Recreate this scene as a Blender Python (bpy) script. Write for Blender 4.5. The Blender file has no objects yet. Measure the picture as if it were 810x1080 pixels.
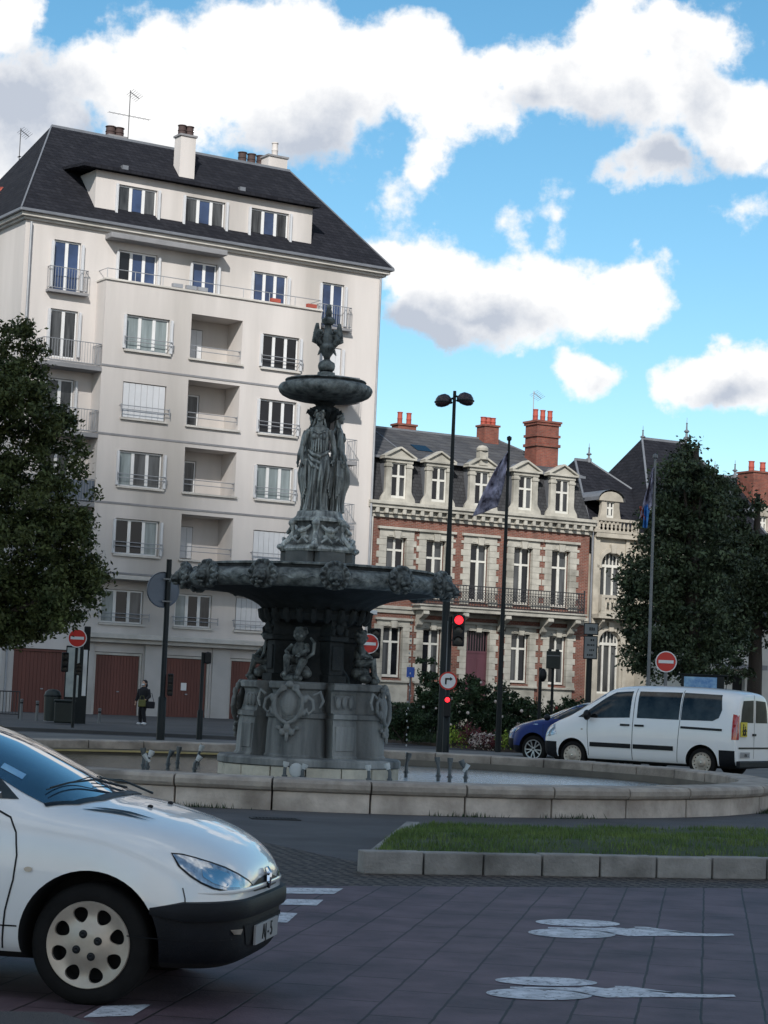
import bpy, bmesh, math, random
from mathutils import Vector, Matrix, noise
from mathutils.bvhtree import BVHTree
R_=math.radians
rnd=random.Random(7)
scene=bpy.context.scene
EXPO=0.12
SHZ=6.
COL=scene.collection
# ---------------------------------------------------------------- camera model
F=2200.;CX,CY=405.,540.;CH=1.6;ROLL=0.042
PT=math.atan(189/F)
FW=Vector((0,math.cos(PT),math.sin(PT)));R0=Vector((1,0,0));U0=Vector((0,-math.sin(PT),math.cos(PT)))
CR=math.cos(ROLL)*R0+math.sin(ROLL)*U0; CU=math.cos(ROLL)*U0-math.sin(ROLL)*R0
def ray(x,y): return FW+CR*((x-CX)/F)+CU*((CY-y)/F)
def gnd(x,y,z=0.):
    d=ray(x,y);t=(z-CH)/d.z;return Vector((d.x*t,d.y*t,z))
def at(x,y,Y):
    d=ray(x,y);t=Y/d.y;return Vector((d.x*t,Y,CH+d.z*t))
def colx(x,y,Y): return at(x,y,Y).x
class Plane:
    """measuring helper: local (s,z) on a facade plane"""
    def __init__(s,x,y,D,deg):
        s.th=R_(deg);p=at(x,y,D);s.O=(p.x,D)
    def __call__(s,x,y,off=0.):
        d=ray(x,y);n=(-math.sin(s.th),math.cos(s.th))
        k=s.O[0]*n[0]+s.O[1]*n[1]+off
        t=k/(d.x*n[0]+d.y*n[1]);p=(d.x*t,d.y*t)
        return ((p[0]-s.O[0])*math.cos(s.th)+(p[1]-s.O[1])*math.sin(s.th),CH+d.z*t)
cam=bpy.data.cameras.new('camera');co=bpy.data.objects.new('camera',cam);COL.objects.link(co)
m=Matrix((CR,CU,-FW)).transposed().to_4x4();m.translation=Vector((0,0,CH));co.matrix_world=m
cam.sensor_fit='VERTICAL';cam.sensor_height=24.;cam.lens=24.*F/1080.;cam.clip_end=5000;cam.clip_start=.1
scene.camera=co
# ---------------------------------------------------------------- materials
def nt(mat):
    mat.use_nodes=True;t=mat.node_tree;t.nodes.clear();return t
def N(t,typ,**kw):
    n=t.nodes.new(typ)
    for k,v in kw.items():
        if k=='op': n.operation=v
        elif isinstance(k,str) and hasattr(n,k) and k not in('inputs',): setattr(n,k,v)
    return n
def L(t,a,b): t.links.new(a,b)
def mat(name,col,rough=.7,metal=0.,var=.12,scale=2.,bump=0.,bscale=30.,coat=0.,spec=.5,col2=None,stain=0.,emit=0.,streak=False,objco=True,island=0.,worn_shading=0.):
    m=bpy.data.materials.new(name);t=nt(m)
    o=N(t,'ShaderNodeOutputMaterial');p=N(t,'ShaderNodeBsdfPrincipled');L(t,p.outputs[0],o.inputs[0])
    p.inputs['Roughness'].default_value=rough;p.inputs['Metallic'].default_value=metal
    p.inputs['Coat Weight'].default_value=coat;p.inputs['Specular IOR Level'].default_value=spec
    tc=N(t,'ShaderNodeTexCoord');src=tc.outputs['Object']
    if streak:
        mp=N(t,'ShaderNodeMapping');mp.inputs['Scale'].default_value=(1,1,.12);L(t,src,mp.inputs[0]);csrc=mp.outputs[0]
    else: csrc=src
    n=N(t,'ShaderNodeTexNoise');n.inputs['Scale'].default_value=scale;n.inputs['Detail'].default_value=6;n.inputs['Roughness'].default_value=.6;L(t,csrc,n.inputs['Vector'])
    c1=[max(0,c*(1-var)) for c in col[:3]]+[1];c2=[min(1,c*(1+var)) for c in col[:3]]+[1]
    if col2: c1=list(col)[:3]+[1];c2=list(col2)[:3]+[1]
    r=N(t,'ShaderNodeValToRGB');r.color_ramp.elements[0].position=.33;r.color_ramp.elements[1].position=.67
    r.color_ramp.elements[0].color=c1;r.color_ramp.elements[1].color=c2
    L(t,n.outputs['Fac'],r.inputs[0]);out=r.outputs[0]
    if stain>0:
        n2=N(t,'ShaderNodeTexNoise');n2.inputs['Scale'].default_value=scale*.35;n2.inputs['Detail'].default_value=8;L(t,csrc,n2.inputs['Vector'])
        r2=N(t,'ShaderNodeValToRGB');r2.color_ramp.elements[0].position=.5;r2.color_ramp.elements[1].position=.7
        r2.color_ramp.elements[0].color=(1,1,1,1);v=1-stain;r2.color_ramp.elements[1].color=(v,v,v*.98,1)
        L(t,n2.outputs['Fac'],r2.inputs[0]);mx=N(t,'ShaderNodeMix');mx.data_type='RGBA';mx.blend_type='MULTIPLY';mx.inputs[0].default_value=1
        L(t,out,mx.inputs[6]);L(t,r2.outputs[0],mx.inputs[7]);out=mx.outputs[2]
    if island>0:
        g=N(t,'ShaderNodeNewGeometry');h=N(t,'ShaderNodeHueSaturation')
        mr=N(t,'ShaderNodeMapRange');mr.inputs[3].default_value=1-island;mr.inputs[4].default_value=1+island
        L(t,g.outputs['Random Per Island'],mr.inputs[0]);L(t,mr.outputs[0],h.inputs['Value']);L(t,out,h.inputs['Color']);out=h.outputs[0]
    if worn_shading>0:
        g=N(t,'ShaderNodeNewGeometry');w1=N(t,'ShaderNodeMapRange');w1.inputs[1].default_value=.465;w1.inputs[2].default_value=.545;w1.inputs[3].default_value=.35;w1.inputs[4].default_value=1+worn_shading;L(t,g.outputs['Pointiness'],w1.inputs[0])  # ridges lightened, recesses darkened: wear and shading painted into the colour
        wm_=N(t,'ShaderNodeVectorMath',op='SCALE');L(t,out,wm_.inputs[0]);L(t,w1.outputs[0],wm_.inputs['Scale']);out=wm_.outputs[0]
    L(t,out,p.inputs['Base Color'])
    if bump>0:
        n3=N(t,'ShaderNodeTexNoise');n3.inputs['Scale'].default_value=bscale;n3.inputs['Detail'].default_value=5;L(t,src,n3.inputs['Vector'])
        b=N(t,'ShaderNodeBump');b.inputs['Strength'].default_value=bump;b.inputs['Distance'].default_value=.02
        L(t,n3.outputs['Fac'],b.inputs['Height']);L(t,b.outputs[0],p.inputs['Normal'])
    if emit>0:
        p.inputs['Emission Color'].default_value=list(col)[:3]+[1];p.inputs['Emission Strength'].default_value=emit
    return m
def mat_blocks(name,c1,c2,mortar,w,h,msize,rough=.85,rotz=0.,wallxz=False,off=.5,noise_s=3.,bump=.3,smooth=.1,freq=2,dirt=.25,spec=.4,warp=0.):
    m=bpy.data.materials.new(name);t=nt(m)
    o=N(t,'ShaderNodeOutputMaterial');p=N(t,'ShaderNodeBsdfPrincipled');L(t,p.outputs[0],o.inputs[0]);p.inputs['Roughness'].default_value=rough;p.inputs['Specular IOR Level'].default_value=spec
    tc=N(t,'ShaderNodeTexCoord')
    if wallxz:
        s=N(t,'ShaderNodeSeparateXYZ');L(t,tc.outputs['Object'],s.inputs[0]);a=N(t,'ShaderNodeMath',op='ADD');L(t,s.outputs[0],a.inputs[0]);L(t,s.outputs[1],a.inputs[1])
        c=N(t,'ShaderNodeCombineXYZ');L(t,a.outputs[0],c.inputs[0]);L(t,s.outputs[2],c.inputs[1]);v=c.outputs[0]
    else:
        mp=N(t,'ShaderNodeMapping');mp.inputs['Rotation'].default_value=(0,0,rotz);L(t,tc.outputs['Object'],mp.inputs[0]);v=mp.outputs[0]
    if warp:
        wn=N(t,'ShaderNodeTexNoise');wn.inputs['Scale'].default_value=3.5;wn.inputs['Detail'].default_value=3;L(t,tc.outputs['Object'],wn.inputs['Vector'])
        ws=N(t,'ShaderNodeVectorMath',op='SCALE');L(t,wn.outputs['Color'],ws.inputs[0]);ws.inputs['Scale'].default_value=warp
        wa=N(t,'ShaderNodeVectorMath',op='ADD');L(t,v,wa.inputs[0]);L(t,ws.outputs[0],wa.inputs[1]);v=wa.outputs[0]
    b=N(t,'ShaderNodeTexBrick');b.offset=off;b.offset_frequency=freq;L(t,v,b.inputs['Vector'])
    b.inputs['Color1'].default_value=list(c1)+[1];b.inputs['Color2'].default_value=list(c2)+[1];b.inputs['Mortar'].default_value=list(mortar)+[1]
    b.inputs['Scale'].default_value=1;b.inputs['Brick Width'].default_value=w;b.inputs['Row Height'].default_value=h;b.inputs['Mortar Size'].default_value=msize;b.inputs['Mortar Smooth'].default_value=smooth
    n=N(t,'ShaderNodeTexNoise');n.inputs['Scale'].default_value=noise_s;n.inputs['Detail'].default_value=8;n.inputs['Roughness'].default_value=.65;L(t,tc.outputs['Object'],n.inputs['Vector'])
    r=N(t,'ShaderNodeValToRGB');r.color_ramp.elements[0].position=.3;r.color_ramp.elements[1].position=.7
    r.color_ramp.elements[0].color=(1-dirt,1-dirt,1-dirt,1);r.color_ramp.elements[1].color=(1+dirt*.4,1+dirt*.4,1+dirt*.4,1);L(t,n.outputs['Fac'],r.inputs[0])
    mx=N(t,'ShaderNodeMix');mx.data_type='RGBA';mx.blend_type='MULTIPLY';mx.inputs[0].default_value=1;L(t,b.outputs['Color'],mx.inputs[6]);L(t,r.outputs[0],mx.inputs[7])
    L(t,mx.outputs[2],p.inputs['Base Color'])
    n3=N(t,'ShaderNodeTexNoise');n3.inputs['Scale'].default_value=60;n3.inputs['Detail'].default_value=4;L(t,tc.outputs['Object'],n3.inputs['Vector'])
    sb=N(t,'ShaderNodeMath',op='MULTIPLY_ADD');sb.inputs[1].default_value=-1.0;L(t,b.outputs['Fac'],sb.inputs[0]);m3=N(t,'ShaderNodeMath',op='MULTIPLY');m3.inputs[1].default_value=.35;L(t,n3.outputs['Fac'],m3.inputs[0]);L(t,m3.outputs[0],sb.inputs[2])
    bp=N(t,'ShaderNodeBump');bp.inputs['Strength'].default_value=bump;bp.inputs['Distance'].default_value=.015;L(t,sb.outputs[0],bp.inputs['Height']);L(t,bp.outputs[0],p.inputs['Normal'])
    return m
M={}
M['render']=mat('cream_render',(.52,.488,.468),.9,var=.09,scale=.6,stain=.3,streak=True,bump=.1,bscale=60)
M['render_low']=mat('ground_floor_render',(.42,.40,.385),.9,var=.06,scale=1,stain=.2,bump=.1)
M['trimgrey']=mat('grey_band',(.2,.2,.21),.8)
M['ledge']=mat('pale_ledge',(.46,.44,.41),.85,stain=.25,scale=1.5)
M['slate']=mat_blocks('slate_roof',(.012,.013,.018),(.02,.021,.027),(.007,.007,.009),.3,.18,.012,spec=.12,rough=.85,wallxz=True,bump=.4)
M['slate2']=mat_blocks('old_slate_roof',(.055,.058,.066),(.085,.086,.09),(.03,.03,.034),.32,.2,.012,spec=.2,rough=.85,wallxz=True,noise_s=1.2,bump=.4,dirt=.35)
M['mansard']=mat_blocks('mansard_slate',(.035,.036,.04),(.05,.052,.056),(.02,.02,.022),.25,.16,.012,spec=.12,rough=.85,wallxz=True)
M['pvc']=mat('white_window_frame',(.62,.62,.62),.45,var=.04)
M['glass']=mat('dark_window_glass',(.006,.007,.010),.08,var=.5,scale=.8,spec=.35)
M['glassb']=mat('blue_curtained_glass',(.028,.048,.105),.1,var=.4,scale=.7,spec=.35)
M['glassg']=mat('net_curtained_glass',(.12,.15,.155),.12,scale=3.5,streak=True,spec=.35,col2=(.24,.28,.29))
M['glassd']=mat('dim_curtained_glass',(.008,.009,.011),.1,scale=3.,streak=True,spec=.35,col2=(.085,.09,.095))
M['shutter']=mat('white_shutter',(.52,.53,.55),.6,var=.04,scale=3)
M['rail']=mat('grey_railing',(.28,.29,.31),.5,metal=.3)
M['raildark']=mat('dark_ironwork',(.02,.02,.023),.5)
M['garage']=mat('brown_garage_door',(.115,.036,.026),.6,var=.15,scale=1.5,streak=True)
M['pot']=mat('dark_chimney_pot',(.05,.03,.028),.8)
M['potred']=mat('red_chimney_pot',(.30,.06,.04),.75)
M['zinc']=mat('zinc_flashing',(.17,.18,.2),.5,metal=.4)
M['brick']=mat_blocks('red_brick',(.19,.060,.038),(.135,.044,.030),(.21,.18,.155),.23,.075,.008,wallxz=True,noise_s=1.5,dirt=.4)
M['brickch']=mat_blocks('chimney_brick',(.23,.065,.042),(.16,.045,.032),(.15,.11,.09),.23,.075,.008,wallxz=True,noise_s=1.5,dirt=.4)
M['stone']=mat('pale_limestone',(.35,.335,.295),.85,var=.18,scale=2.,stain=.45,bump=.2)
M['stonec']=mat('cream_limestone',(.35,.32,.27),.85,var=.12,scale=2.,stain=.35,bump=.2)
M['woodfr']=mat('white_painted_wood',(.52,.51,.47),.6)
M['doorp']=mat('purple_painted_door',(.085,.03,.042),.5,var=.2,streak=True)
M['iron']=mat('weathered_cast_iron',(.016,.019,.020),.6,spec=.25,metal=.1,scale=7,bump=.6,bscale=25,col2=(.125,.135,.13),stain=.4,worn_shading=1.2)
M['irond']=mat('dark_cast_iron',(.015,.018,.019),.7,spec=.25,metal=.1,scale=5,bump=.4,bscale=25,col2=(.03,.035,.037))
M['statue']=mat('streaked_cast_iron',(.030,.034,.035),.5,metal=.15,scale=13,bump=.4,bscale=40,col2=(.24,.25,.235),streak=True,stain=.5,worn_shading=1.3)  # pale streaks paint the vertical highlights of the drapery into the colour
M['fstone']=mat('fountain_base_stone',(.050,.056,.058),.75,scale=2.2,col2=(.27,.278,.27),stain=.65,bump=.5,bscale=18,streak=True)
M['fblock']=mat('pedestal_stone',(.07,.075,.075),.85,scale=3,col2=(.13,.135,.13),stain=.35,bump=.4)
M['plinth']=mat('pale_plinth_stone',(.42,.38,.31),.8,scale=3,col2=(.62,.57,.46),stain=.4,bump=.3)
M['pool']=mat('pool_rim_stone',(.36,.30,.255),.85,scale=2.2,col2=(.62,.54,.47),stain=.5,bump=.5,bscale=22)
M['poolcap']=mat('pool_coping_stone',(.22,.19,.165),.85,scale=3,col2=(.40,.35,.30),stain=.5,bump=.5,bscale=22)
M['poolin']=mat('pool_lining',(.10,.09,.078),.8,scale=1.2,col2=(.16,.145,.12),stain=.3)
M['poolband']=mat('yellow_pool_band',(.36,.29,.13),.8,var=.2)
M['asphalt']=mat('asphalt',(.058,.056,.06),.9,scale=1.2,col2=(.085,.083,.088),stain=.25,bump=.5,bscale=120)
M['asphalt2']=mat('street_asphalt',(.05,.05,.053),.9,scale=.6,col2=(.075,.075,.078),stain=.3,bump=.3,bscale=60)
M['street']=mat('pale_street',(.12,.115,.11),.9,scale=.6,col2=(.17,.165,.16),stain=.3)
M['paver']=mat_blocks('purple_stone_pavers',(.098,.066,.078),(.116,.078,.092),(.020,.016,.017),.9,.325,.008,rough=.6,rotz=R_(-81),noise_s=1.6,bump=.5,dirt=.6,smooth=.3,warp=.022,spec=.22)
M['cobble']=mat_blocks('cobble_setts',(.13,.105,.09),(.085,.07,.062),(.025,.02,.018),.12,.12,.022,rough=.8,rotz=R_(12),noise_s=4,bump=1.,dirt=.5,warp=.12)
M['kerb']=mat('concrete_kerb',(.18,.172,.162),.9,scale=4,col2=(.30,.288,.27),stain=.45,bump=.5,bscale=35)
M['paint']=mat('white_road_paint',(.36,.38,.42),.7,scale=8,col2=(.62,.64,.68),stain=.3)
def wear_paint(m):
    t=m.node_tree;o=[n for n in t.nodes if n.type=='OUTPUT_MATERIAL'][0];p=[n for n in t.nodes if n.type=='BSDF_PRINCIPLED'][0]
    tc=N(t,'ShaderNodeTexCoord');n=N(t,'ShaderNodeTexNoise');n.inputs['Scale'].default_value=26;n.inputs['Detail'].default_value=9;n.inputs['Roughness'].default_value=.75;L(t,tc.outputs['Object'],n.inputs['Vector'])
    r=N(t,'ShaderNodeMapRange');r.inputs[1].default_value=.53;r.inputs[2].default_value=.64;L(t,n.outputs['Fac'],r.inputs[0]);tr=N(t,'ShaderNodeBsdfTransparent');mx=N(t,'ShaderNodeMixShader')
    sc=N(t,'ShaderNodeMath',op='MULTIPLY');sc.inputs[1].default_value=.85;L(t,r.outputs[0],sc.inputs[0]);L(t,sc.outputs[0],mx.inputs[0]);L(t,p.outputs[0],mx.inputs[1]);L(t,tr.outputs[0],mx.inputs[2]);L(t,mx.outputs[0],o.inputs[0])
wear_paint(M['paint'])
M['black']=mat('black_plastic',(.008,.009,.011),.45,var=.2,spec=.25)
M['bumper']=mat('charcoal_bumper_plastic',(.009,.010,.013),.55,spec=.18,var=.2,scale=6,bump=.15,bscale=200)
M['rubber']=mat('tyre_rubber',(.009,.0085,.0085),.85,spec=.2,var=.25,scale=8)
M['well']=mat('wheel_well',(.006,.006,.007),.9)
M['white']=mat('white_car_paint',(.74,.745,.75),.26,var=.05,scale=1.4,coat=.8,stain=.12)
M['whitevan']=mat('white_van_paint',(.76,.76,.76),.3,var=.02,coat=.6)
M['blue']=mat('blue_car_paint',(.005,.022,.14),.4,var=.1,coat=.0,spec=.3)
M['blue2']=mat('mid_blue_car_paint',(.01,.03,.14),.25,var=.1,coat=.9)
M['silver']=mat('silver_roof_paint',(.45,.46,.48),.3,metal=.3,coat=.6)
M['hub']=mat('silver_hubcap',(.43,.37,.31),.38,metal=.35,scale=7,stain=.3)
M['alloy']=mat('two_tone_alloy',(.42,.42,.43),.3,metal=.7)
M['chrome']=mat('chrome',(.6,.62,.65),.12,metal=1.)
M['lampgl']=mat('clear_headlamp',(.20,.24,.30),.08,metal=.55,scale=22,col2=(.62,.66,.70),coat=1)
M['tail']=mat('red_tail_lens',(.35,.012,.015),.15,coat=1)
M['screen']=mat('windscreen_glass',(.03,.07,.12),.04,var=.5,scale=1.2,spec=1.,coat=1.)
M['carglass']=mat('car_window_glass',(.004,.005,.006),.05,scale=2.6,col2=(.045,.05,.05),spec=.4,stain=.5)
M['rearglass']=mat('dark_rear_glass',(.006,.007,.008),.3,spec=.08,scale=3,col2=(.03,.035,.035))
M['plate']=mat('number_plate_white',(.3,.3,.31),.5)
M['signred']=mat('sign_red',(.50,.018,.012),.4,var=.04)
M['signwhite']=mat('sign_white',(.66,.66,.66),.45,var=.03)
M['signgrey']=mat('sign_back_grey',(.10,.12,.15),.45,metal=.3)
M['signblue']=mat('sign_blue',(.02,.09,.42),.4)
M['post']=mat('dark_green_post',(.008,.011,.012),.5,spec=.25)
M['postgrey']=mat('grey_galvanised_post',(.16,.165,.17),.5,metal=.4)
M['redlamp']=mat('lit_red_signal',(1.,.02,.03),.4,emit=2.2,var=0)
M['lens']=mat('unlit_signal_lens',(.02,.02,.018),.3)
M['lampbrown']=mat('dark_lamp_bowl',(.03,.018,.022),.3)
M['flag']=mat('grey_violet_flag',(.02,.018,.035),.8,scale=4.5,col2=(.50,.48,.62))
M['flagblue']=mat('bright_blue_flag',(.05,.24,.62),.8)
M['flagdark']=mat('navy_flag',(.03,.035,.09),.8)
M['flagorange']=mat('orange_flag',(.42,.10,.06),.8)
M['bark']=mat('bark',(.05,.04,.032),.9,bump=.6)
M['leafL']=mat('broad_tree_leaves',(.022,.036,.012),.6,spec=.25,scale=1.3,col2=(.080,.095,.030),island=.45)
M['leafR']=mat('evergreen_leaves',(.014,.026,.014),.55,spec=.3,scale=1.6,col2=(.075,.10,.048),island=.5)
M['leafS']=mat('shrub_leaves',(.014,.028,.014),.6,spec=.2,scale=1.5,col2=(.045,.075,.032),island=.5)
M['leafY']=mat('yellow_green_leaves',(.22,.30,.03),.6,island=.3)
M['leafRed']=mat('dark_red_leaves',(.11,.018,.022),.6,island=.4)
M['petal']=mat('pale_petals',(.65,.55,.5),.6,island=.2)
M['grass']=mat('grass_blades',(.035,.085,.010),.7,scale=1.5,col2=(.12,.17,.035),island=.4)
M['soil']=mat('grassy_soil',(.03,.045,.015),.95,var=.3)
M['earth']=mat('bed_soil',(.07,.05,.04),.95,var=.3)
M['skin']=mat('skin',(.42,.25,.18),.6)
M['cloth']=mat('black_cloth',(.010,.010,.013),.9)
M['bagy']=mat('olive_yellow_bag',(.11,.11,.03),.7)
M['shoe']=mat('white_shoe',(.65,.65,.65),.7)
M['mask']=mat('pale_face_mask',(.55,.6,.62),.8)
M['nozzle']=mat('weathered_nozzle',(.08,.09,.095),.5,metal=.4,var=.25,scale=12)
M['nozcap']=mat('pale_nozzle_cap',(.42,.44,.44),.5)
M['bin']=mat('dark_green_bin',(.006,.012,.010),.5)
M['poster']=mat('pale_poster_panel',(.36,.38,.36),.4,col2=(.26,.29,.28),scale=4)
M['posterblue']=mat('blue_poster',(.03,.16,.42),.3,scale=5,col2=(.25,.45,.62))
M['towerw']=mat('pale_far_wall',(.5,.48,.44),.85,var=.08,stain=.15)
M['hidden']=mat('grate_iron',(.015,.014,.014),.7)
M['signdir']=mat('grey_direction_panel',(.16,.17,.17),.5)
# ---------------------------------------------------------------- mesh builder
def norm_axes(a,b):
    d=(Vector(b)-Vector(a));d.normalize()
    u=Vector((0,0,1)) if abs(d.z)<.95 else Vector((1,0,0))
    p=d.cross(u).normalized();q=p.cross(d).normalized();return d,p,q
class MB:
    def __init__(s): s.v=[];s.f=[];s.mx=None
    def add(s,vs,fs):
        o=len(s.v)
        for v in vs:
            v=Vector(v)
            if s.mx: v=s.mx@v
            s.v.append(v)
        s.f+= [tuple(i+o for i in f) for f in fs];return s
    def box(s,x0,x1,y0,y1,z0,z1):
        if x0>x1:x0,x1=x1,x0
        if y0>y1:y0,y1=y1,y0
        if z0>z1:z0,z1=z1,z0
        return s.add([(x0,y0,z0),(x1,y0,z0),(x1,y1,z0),(x0,y1,z0),(x0,y0,z1),(x1,y0,z1),(x1,y1,z1),(x0,y1,z1)],
            [(0,3,2,1),(4,5,6,7),(0,1,5,4),(1,2,6,5),(2,3,7,6),(3,0,4,7)])
    def quad(s,a,b,c,d): return s.add([a,b,c,d],[(0,1,2,3)])
    def prism(s,poly,z0,z1,plane='xy'):
        n=len(poly)
        def P(p,w):
            if plane=='xy': return (p[0],p[1],w)
            if plane=='xz': return (p[0],w,p[1])
            return (w,p[0],p[1])
        vs=[P(p,z0) for p in poly]+[P(p,z1) for p in poly]
        fs=[tuple(range(n))[::-1],tuple(range(n,2*n))]+[(i,(i+1)%n,n+(i+1)%n,n+i) for i in range(n)]
        return s.add(vs,fs)
    def lathe(s,prof,c=(0,0,0),n=32,a0=0,a1=2*math.pi,rf=None):
        full=abs(a1-a0-2*math.pi)<1e-6;k=n if full else n+1
        vs=[]
        for r,z in prof:
            for i in range(k):
                a=a0+(a1-a0)*i/n;rr=r*(rf(a,z) if rf else 1)
                vs.append((c[0]+rr*math.cos(a),c[1]+rr*math.sin(a),c[2]+z))
        fs=[]
        for j in range(len(prof)-1):
            for i in range(n):
                i2=(i+1)%k if full else i+1
                fs.append((j*k+i,j*k+i2,(j+1)*k+i2,(j+1)*k+i))
        return s.add(vs,fs)
    def tube(s,pts,r,n=8,cap=True):
        pts=[Vector(p) for p in pts];m=len(pts)
        rs=r if isinstance(r,(list,tuple)) else [r]*m
        vs=[];pp=None
        for i,p in enumerate(pts):
            a=pts[max(0,i-1)];b=pts[min(m-1,i+1)]
            d=(b-a).normalized()
            if pp is None: _,p1,_=norm_axes(a,b)
            else:
                p1=pp-d*pp.dot(d)
                if p1.length<1e-5: _,p1,_=norm_axes(a,b)
                p1.normalize()
            pp=p1;q=d.cross(p1)
            for k in range(n):
                t=2*math.pi*k/n;vs.append(p+(p1*math.cos(t)+q*math.sin(t))*rs[i])
        fs=[(i*n+k,i*n+(k+1)%n,(i+1)*n+(k+1)%n,(i+1)*n+k) for i in range(m-1) for k in range(n)]
        if cap: fs+=[tuple(range(n))[::-1],tuple(range((m-1)*n,m*n))]
        return s.add(vs,fs)
    def bar(s,a,b,w,h=None):
        h=h or w;d,p,q=norm_axes(a,b);a=Vector(a);b=Vector(b);vs=[]
        for c in(a,b):
            for u,v in((-1,-1),(1,-1),(1,1),(-1,1)): vs.append(c+p*u*w/2+q*v*h/2)
        return s.add(vs,[(3,2,1,0),(4,5,6,7),(0,1,5,4),(1,2,6,5),(2,3,7,6),(3,0,4,7)])
    def ell(s,c,r,n=12,m=8,rot=None):
        vs=[];c=Vector(c)
        r=r if isinstance(r,(tuple,list)) else (r,r,r)
        def T(x,y,z):
            v=Vector((x*r[0],y*r[1],z*r[2]))
            if rot: v=rot@v
            return c+v
        vs.append(T(0,0,-1))
        for j in range(1,m):
            ph=-math.pi/2+math.pi*j/m
            for i in range(n):
                t=2*math.pi*i/n;vs.append(T(math.cos(ph)*math.cos(t),math.cos(ph)*math.sin(t),math.sin(ph)))
        vs.append(T(0,0,1));fs=[]
        for i in range(n):
            fs.append((0,1+(i+1)%n,1+i));b=1+(m-2)*n;fs.append((b+i,b+(i+1)%n,len(vs)-1))
        for j in range(m-2):
            for i in range(n): a=1+j*n;fs.append((a+i,a+(i+1)%n,a+n+(i+1)%n,a+n+i))
        return s.add(vs,fs)
    def loft(s,rings,cap=True):
        n=len(rings[0]);vs=[p for r in rings for p in r]
        fs=[(j*n+i,j*n+(i+1)%n,(j+1)*n+(i+1)%n,(j+1)*n+i) for j in range(len(rings)-1) for i in range(n)]
        if cap: fs+=[tuple(range(n))[::-1],tuple(range((len(rings)-1)*n,len(rings)*n))]
        return s.add(vs,fs)
    def mesh(s,name,smooth=False,recalc=True):
        me=bpy.data.meshes.new(name);me.from_pydata([tuple(v) for v in s.v],[],s.f)
        if recalc:
            bm=bmesh.new();bm.from_mesh(me);bmesh.ops.recalc_face_normals(bm,faces=bm.faces);bm.to_mesh(me);bm.free()
        if smooth:
            me.polygons.foreach_set('use_smooth',[True]*len(me.polygons))
            try: me.set_sharp_from_angle(angle=R_(40))
            except Exception: pass
        me.update();return me
    def build(s,name,m,parent=None,smooth=False,bevel=0.,recalc=True):
        return link(name,s.mesh(name,smooth,recalc),m,parent,bevel)
def link(name,me,m=None,parent=None,bevel=0.):
    o=bpy.data.objects.new(name,me);COL.objects.link(o)
    if m is not None:
        me.materials.clear();me.materials.append(M[m] if isinstance(m,str) else m)
    if parent: o.parent=parent
    if bevel>0:
        b=o.modifiers.new('bevel','BEVEL');b.width=bevel;b.segments=2;b.limit_method='ANGLE';b.angle_limit=R_(40)
    return o
def tag(o,label=None,cat=None,group=None,kind=None):
    if label:o['label']=label
    if cat:o['category']=cat
    if group:o['group']=group
    if kind:o['kind']=kind
    return o
def empty(name,loc=(0,0,0),rz=0.,label=None,cat=None,group=None,sc=1.):
    o=bpy.data.objects.new(name,None);COL.objects.link(o);o.location=loc;o.rotation_euler=(0,0,rz);o.scale=(sc,sc,sc)
    o.empty_display_size=.2
    return tag(o,label,cat,group)
def dup(o,parent=None,**kw):
    c=o.copy();COL.objects.link(c);c.parent=parent
    for k,v in kw.items():
        if k in('label','group','category'): c[k]=v
        else: setattr(c,k,v)
    for ch in [x for x in KIDS(o)]: dup(ch,c)
    return c
def KIDS(o): return [x for x in COL.objects if x.parent==o]
def evalmesh(me,mods):
    o=bpy.data.objects.new('tmp',me);COL.objects.link(o)
    for typ,kw in mods:
        md=o.modifiers.new(typ,typ)
        for k,v in kw.items(): setattr(md,k,v)
    dg=bpy.context.evaluated_depsgraph_get();dg.update()
    r=bpy.data.meshes.new_from_object(o.evaluated_get(dg),depsgraph=dg)
    bpy.data.objects.remove(o);return r
def remesh(mb,name,vox,smooth_it=2):
    me=mb.mesh(name,recalc=False)
    r=evalmesh(me,[('REMESH',dict(mode='VOXEL',voxel_size=vox)),('SMOOTH',dict(factor=.5,iterations=smooth_it))])
    r.name=name;r.polygons.foreach_set('use_smooth',[True]*len(r.polygons));return r
def boolean(me,cutter):
    o2=bpy.data.objects.new('cut',cutter);COL.objects.link(o2)
    r=evalmesh(me,[('BOOLEAN',dict(operation='DIFFERENCE',object=o2,solver='EXACT'))])
    bpy.data.objects.remove(o2);return r
FONT=None
def text_mesh(name,txt,size,depth,m,parent,mx):
    cu=bpy.data.curves.new('t','FONT');cu.body=txt;cu.size=size;cu.extrude=depth;cu.align_x='CENTER';cu.align_y='CENTER'
    o=bpy.data.objects.new('t',cu);COL.objects.link(o);dg=bpy.context.evaluated_depsgraph_get();dg.update()
    me=bpy.data.meshes.new_from_object(o.evaluated_get(dg),depsgraph=dg);bpy.data.objects.remove(o)
    me.transform(mx);me.name=name;return link(name,me,m,parent)
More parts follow.
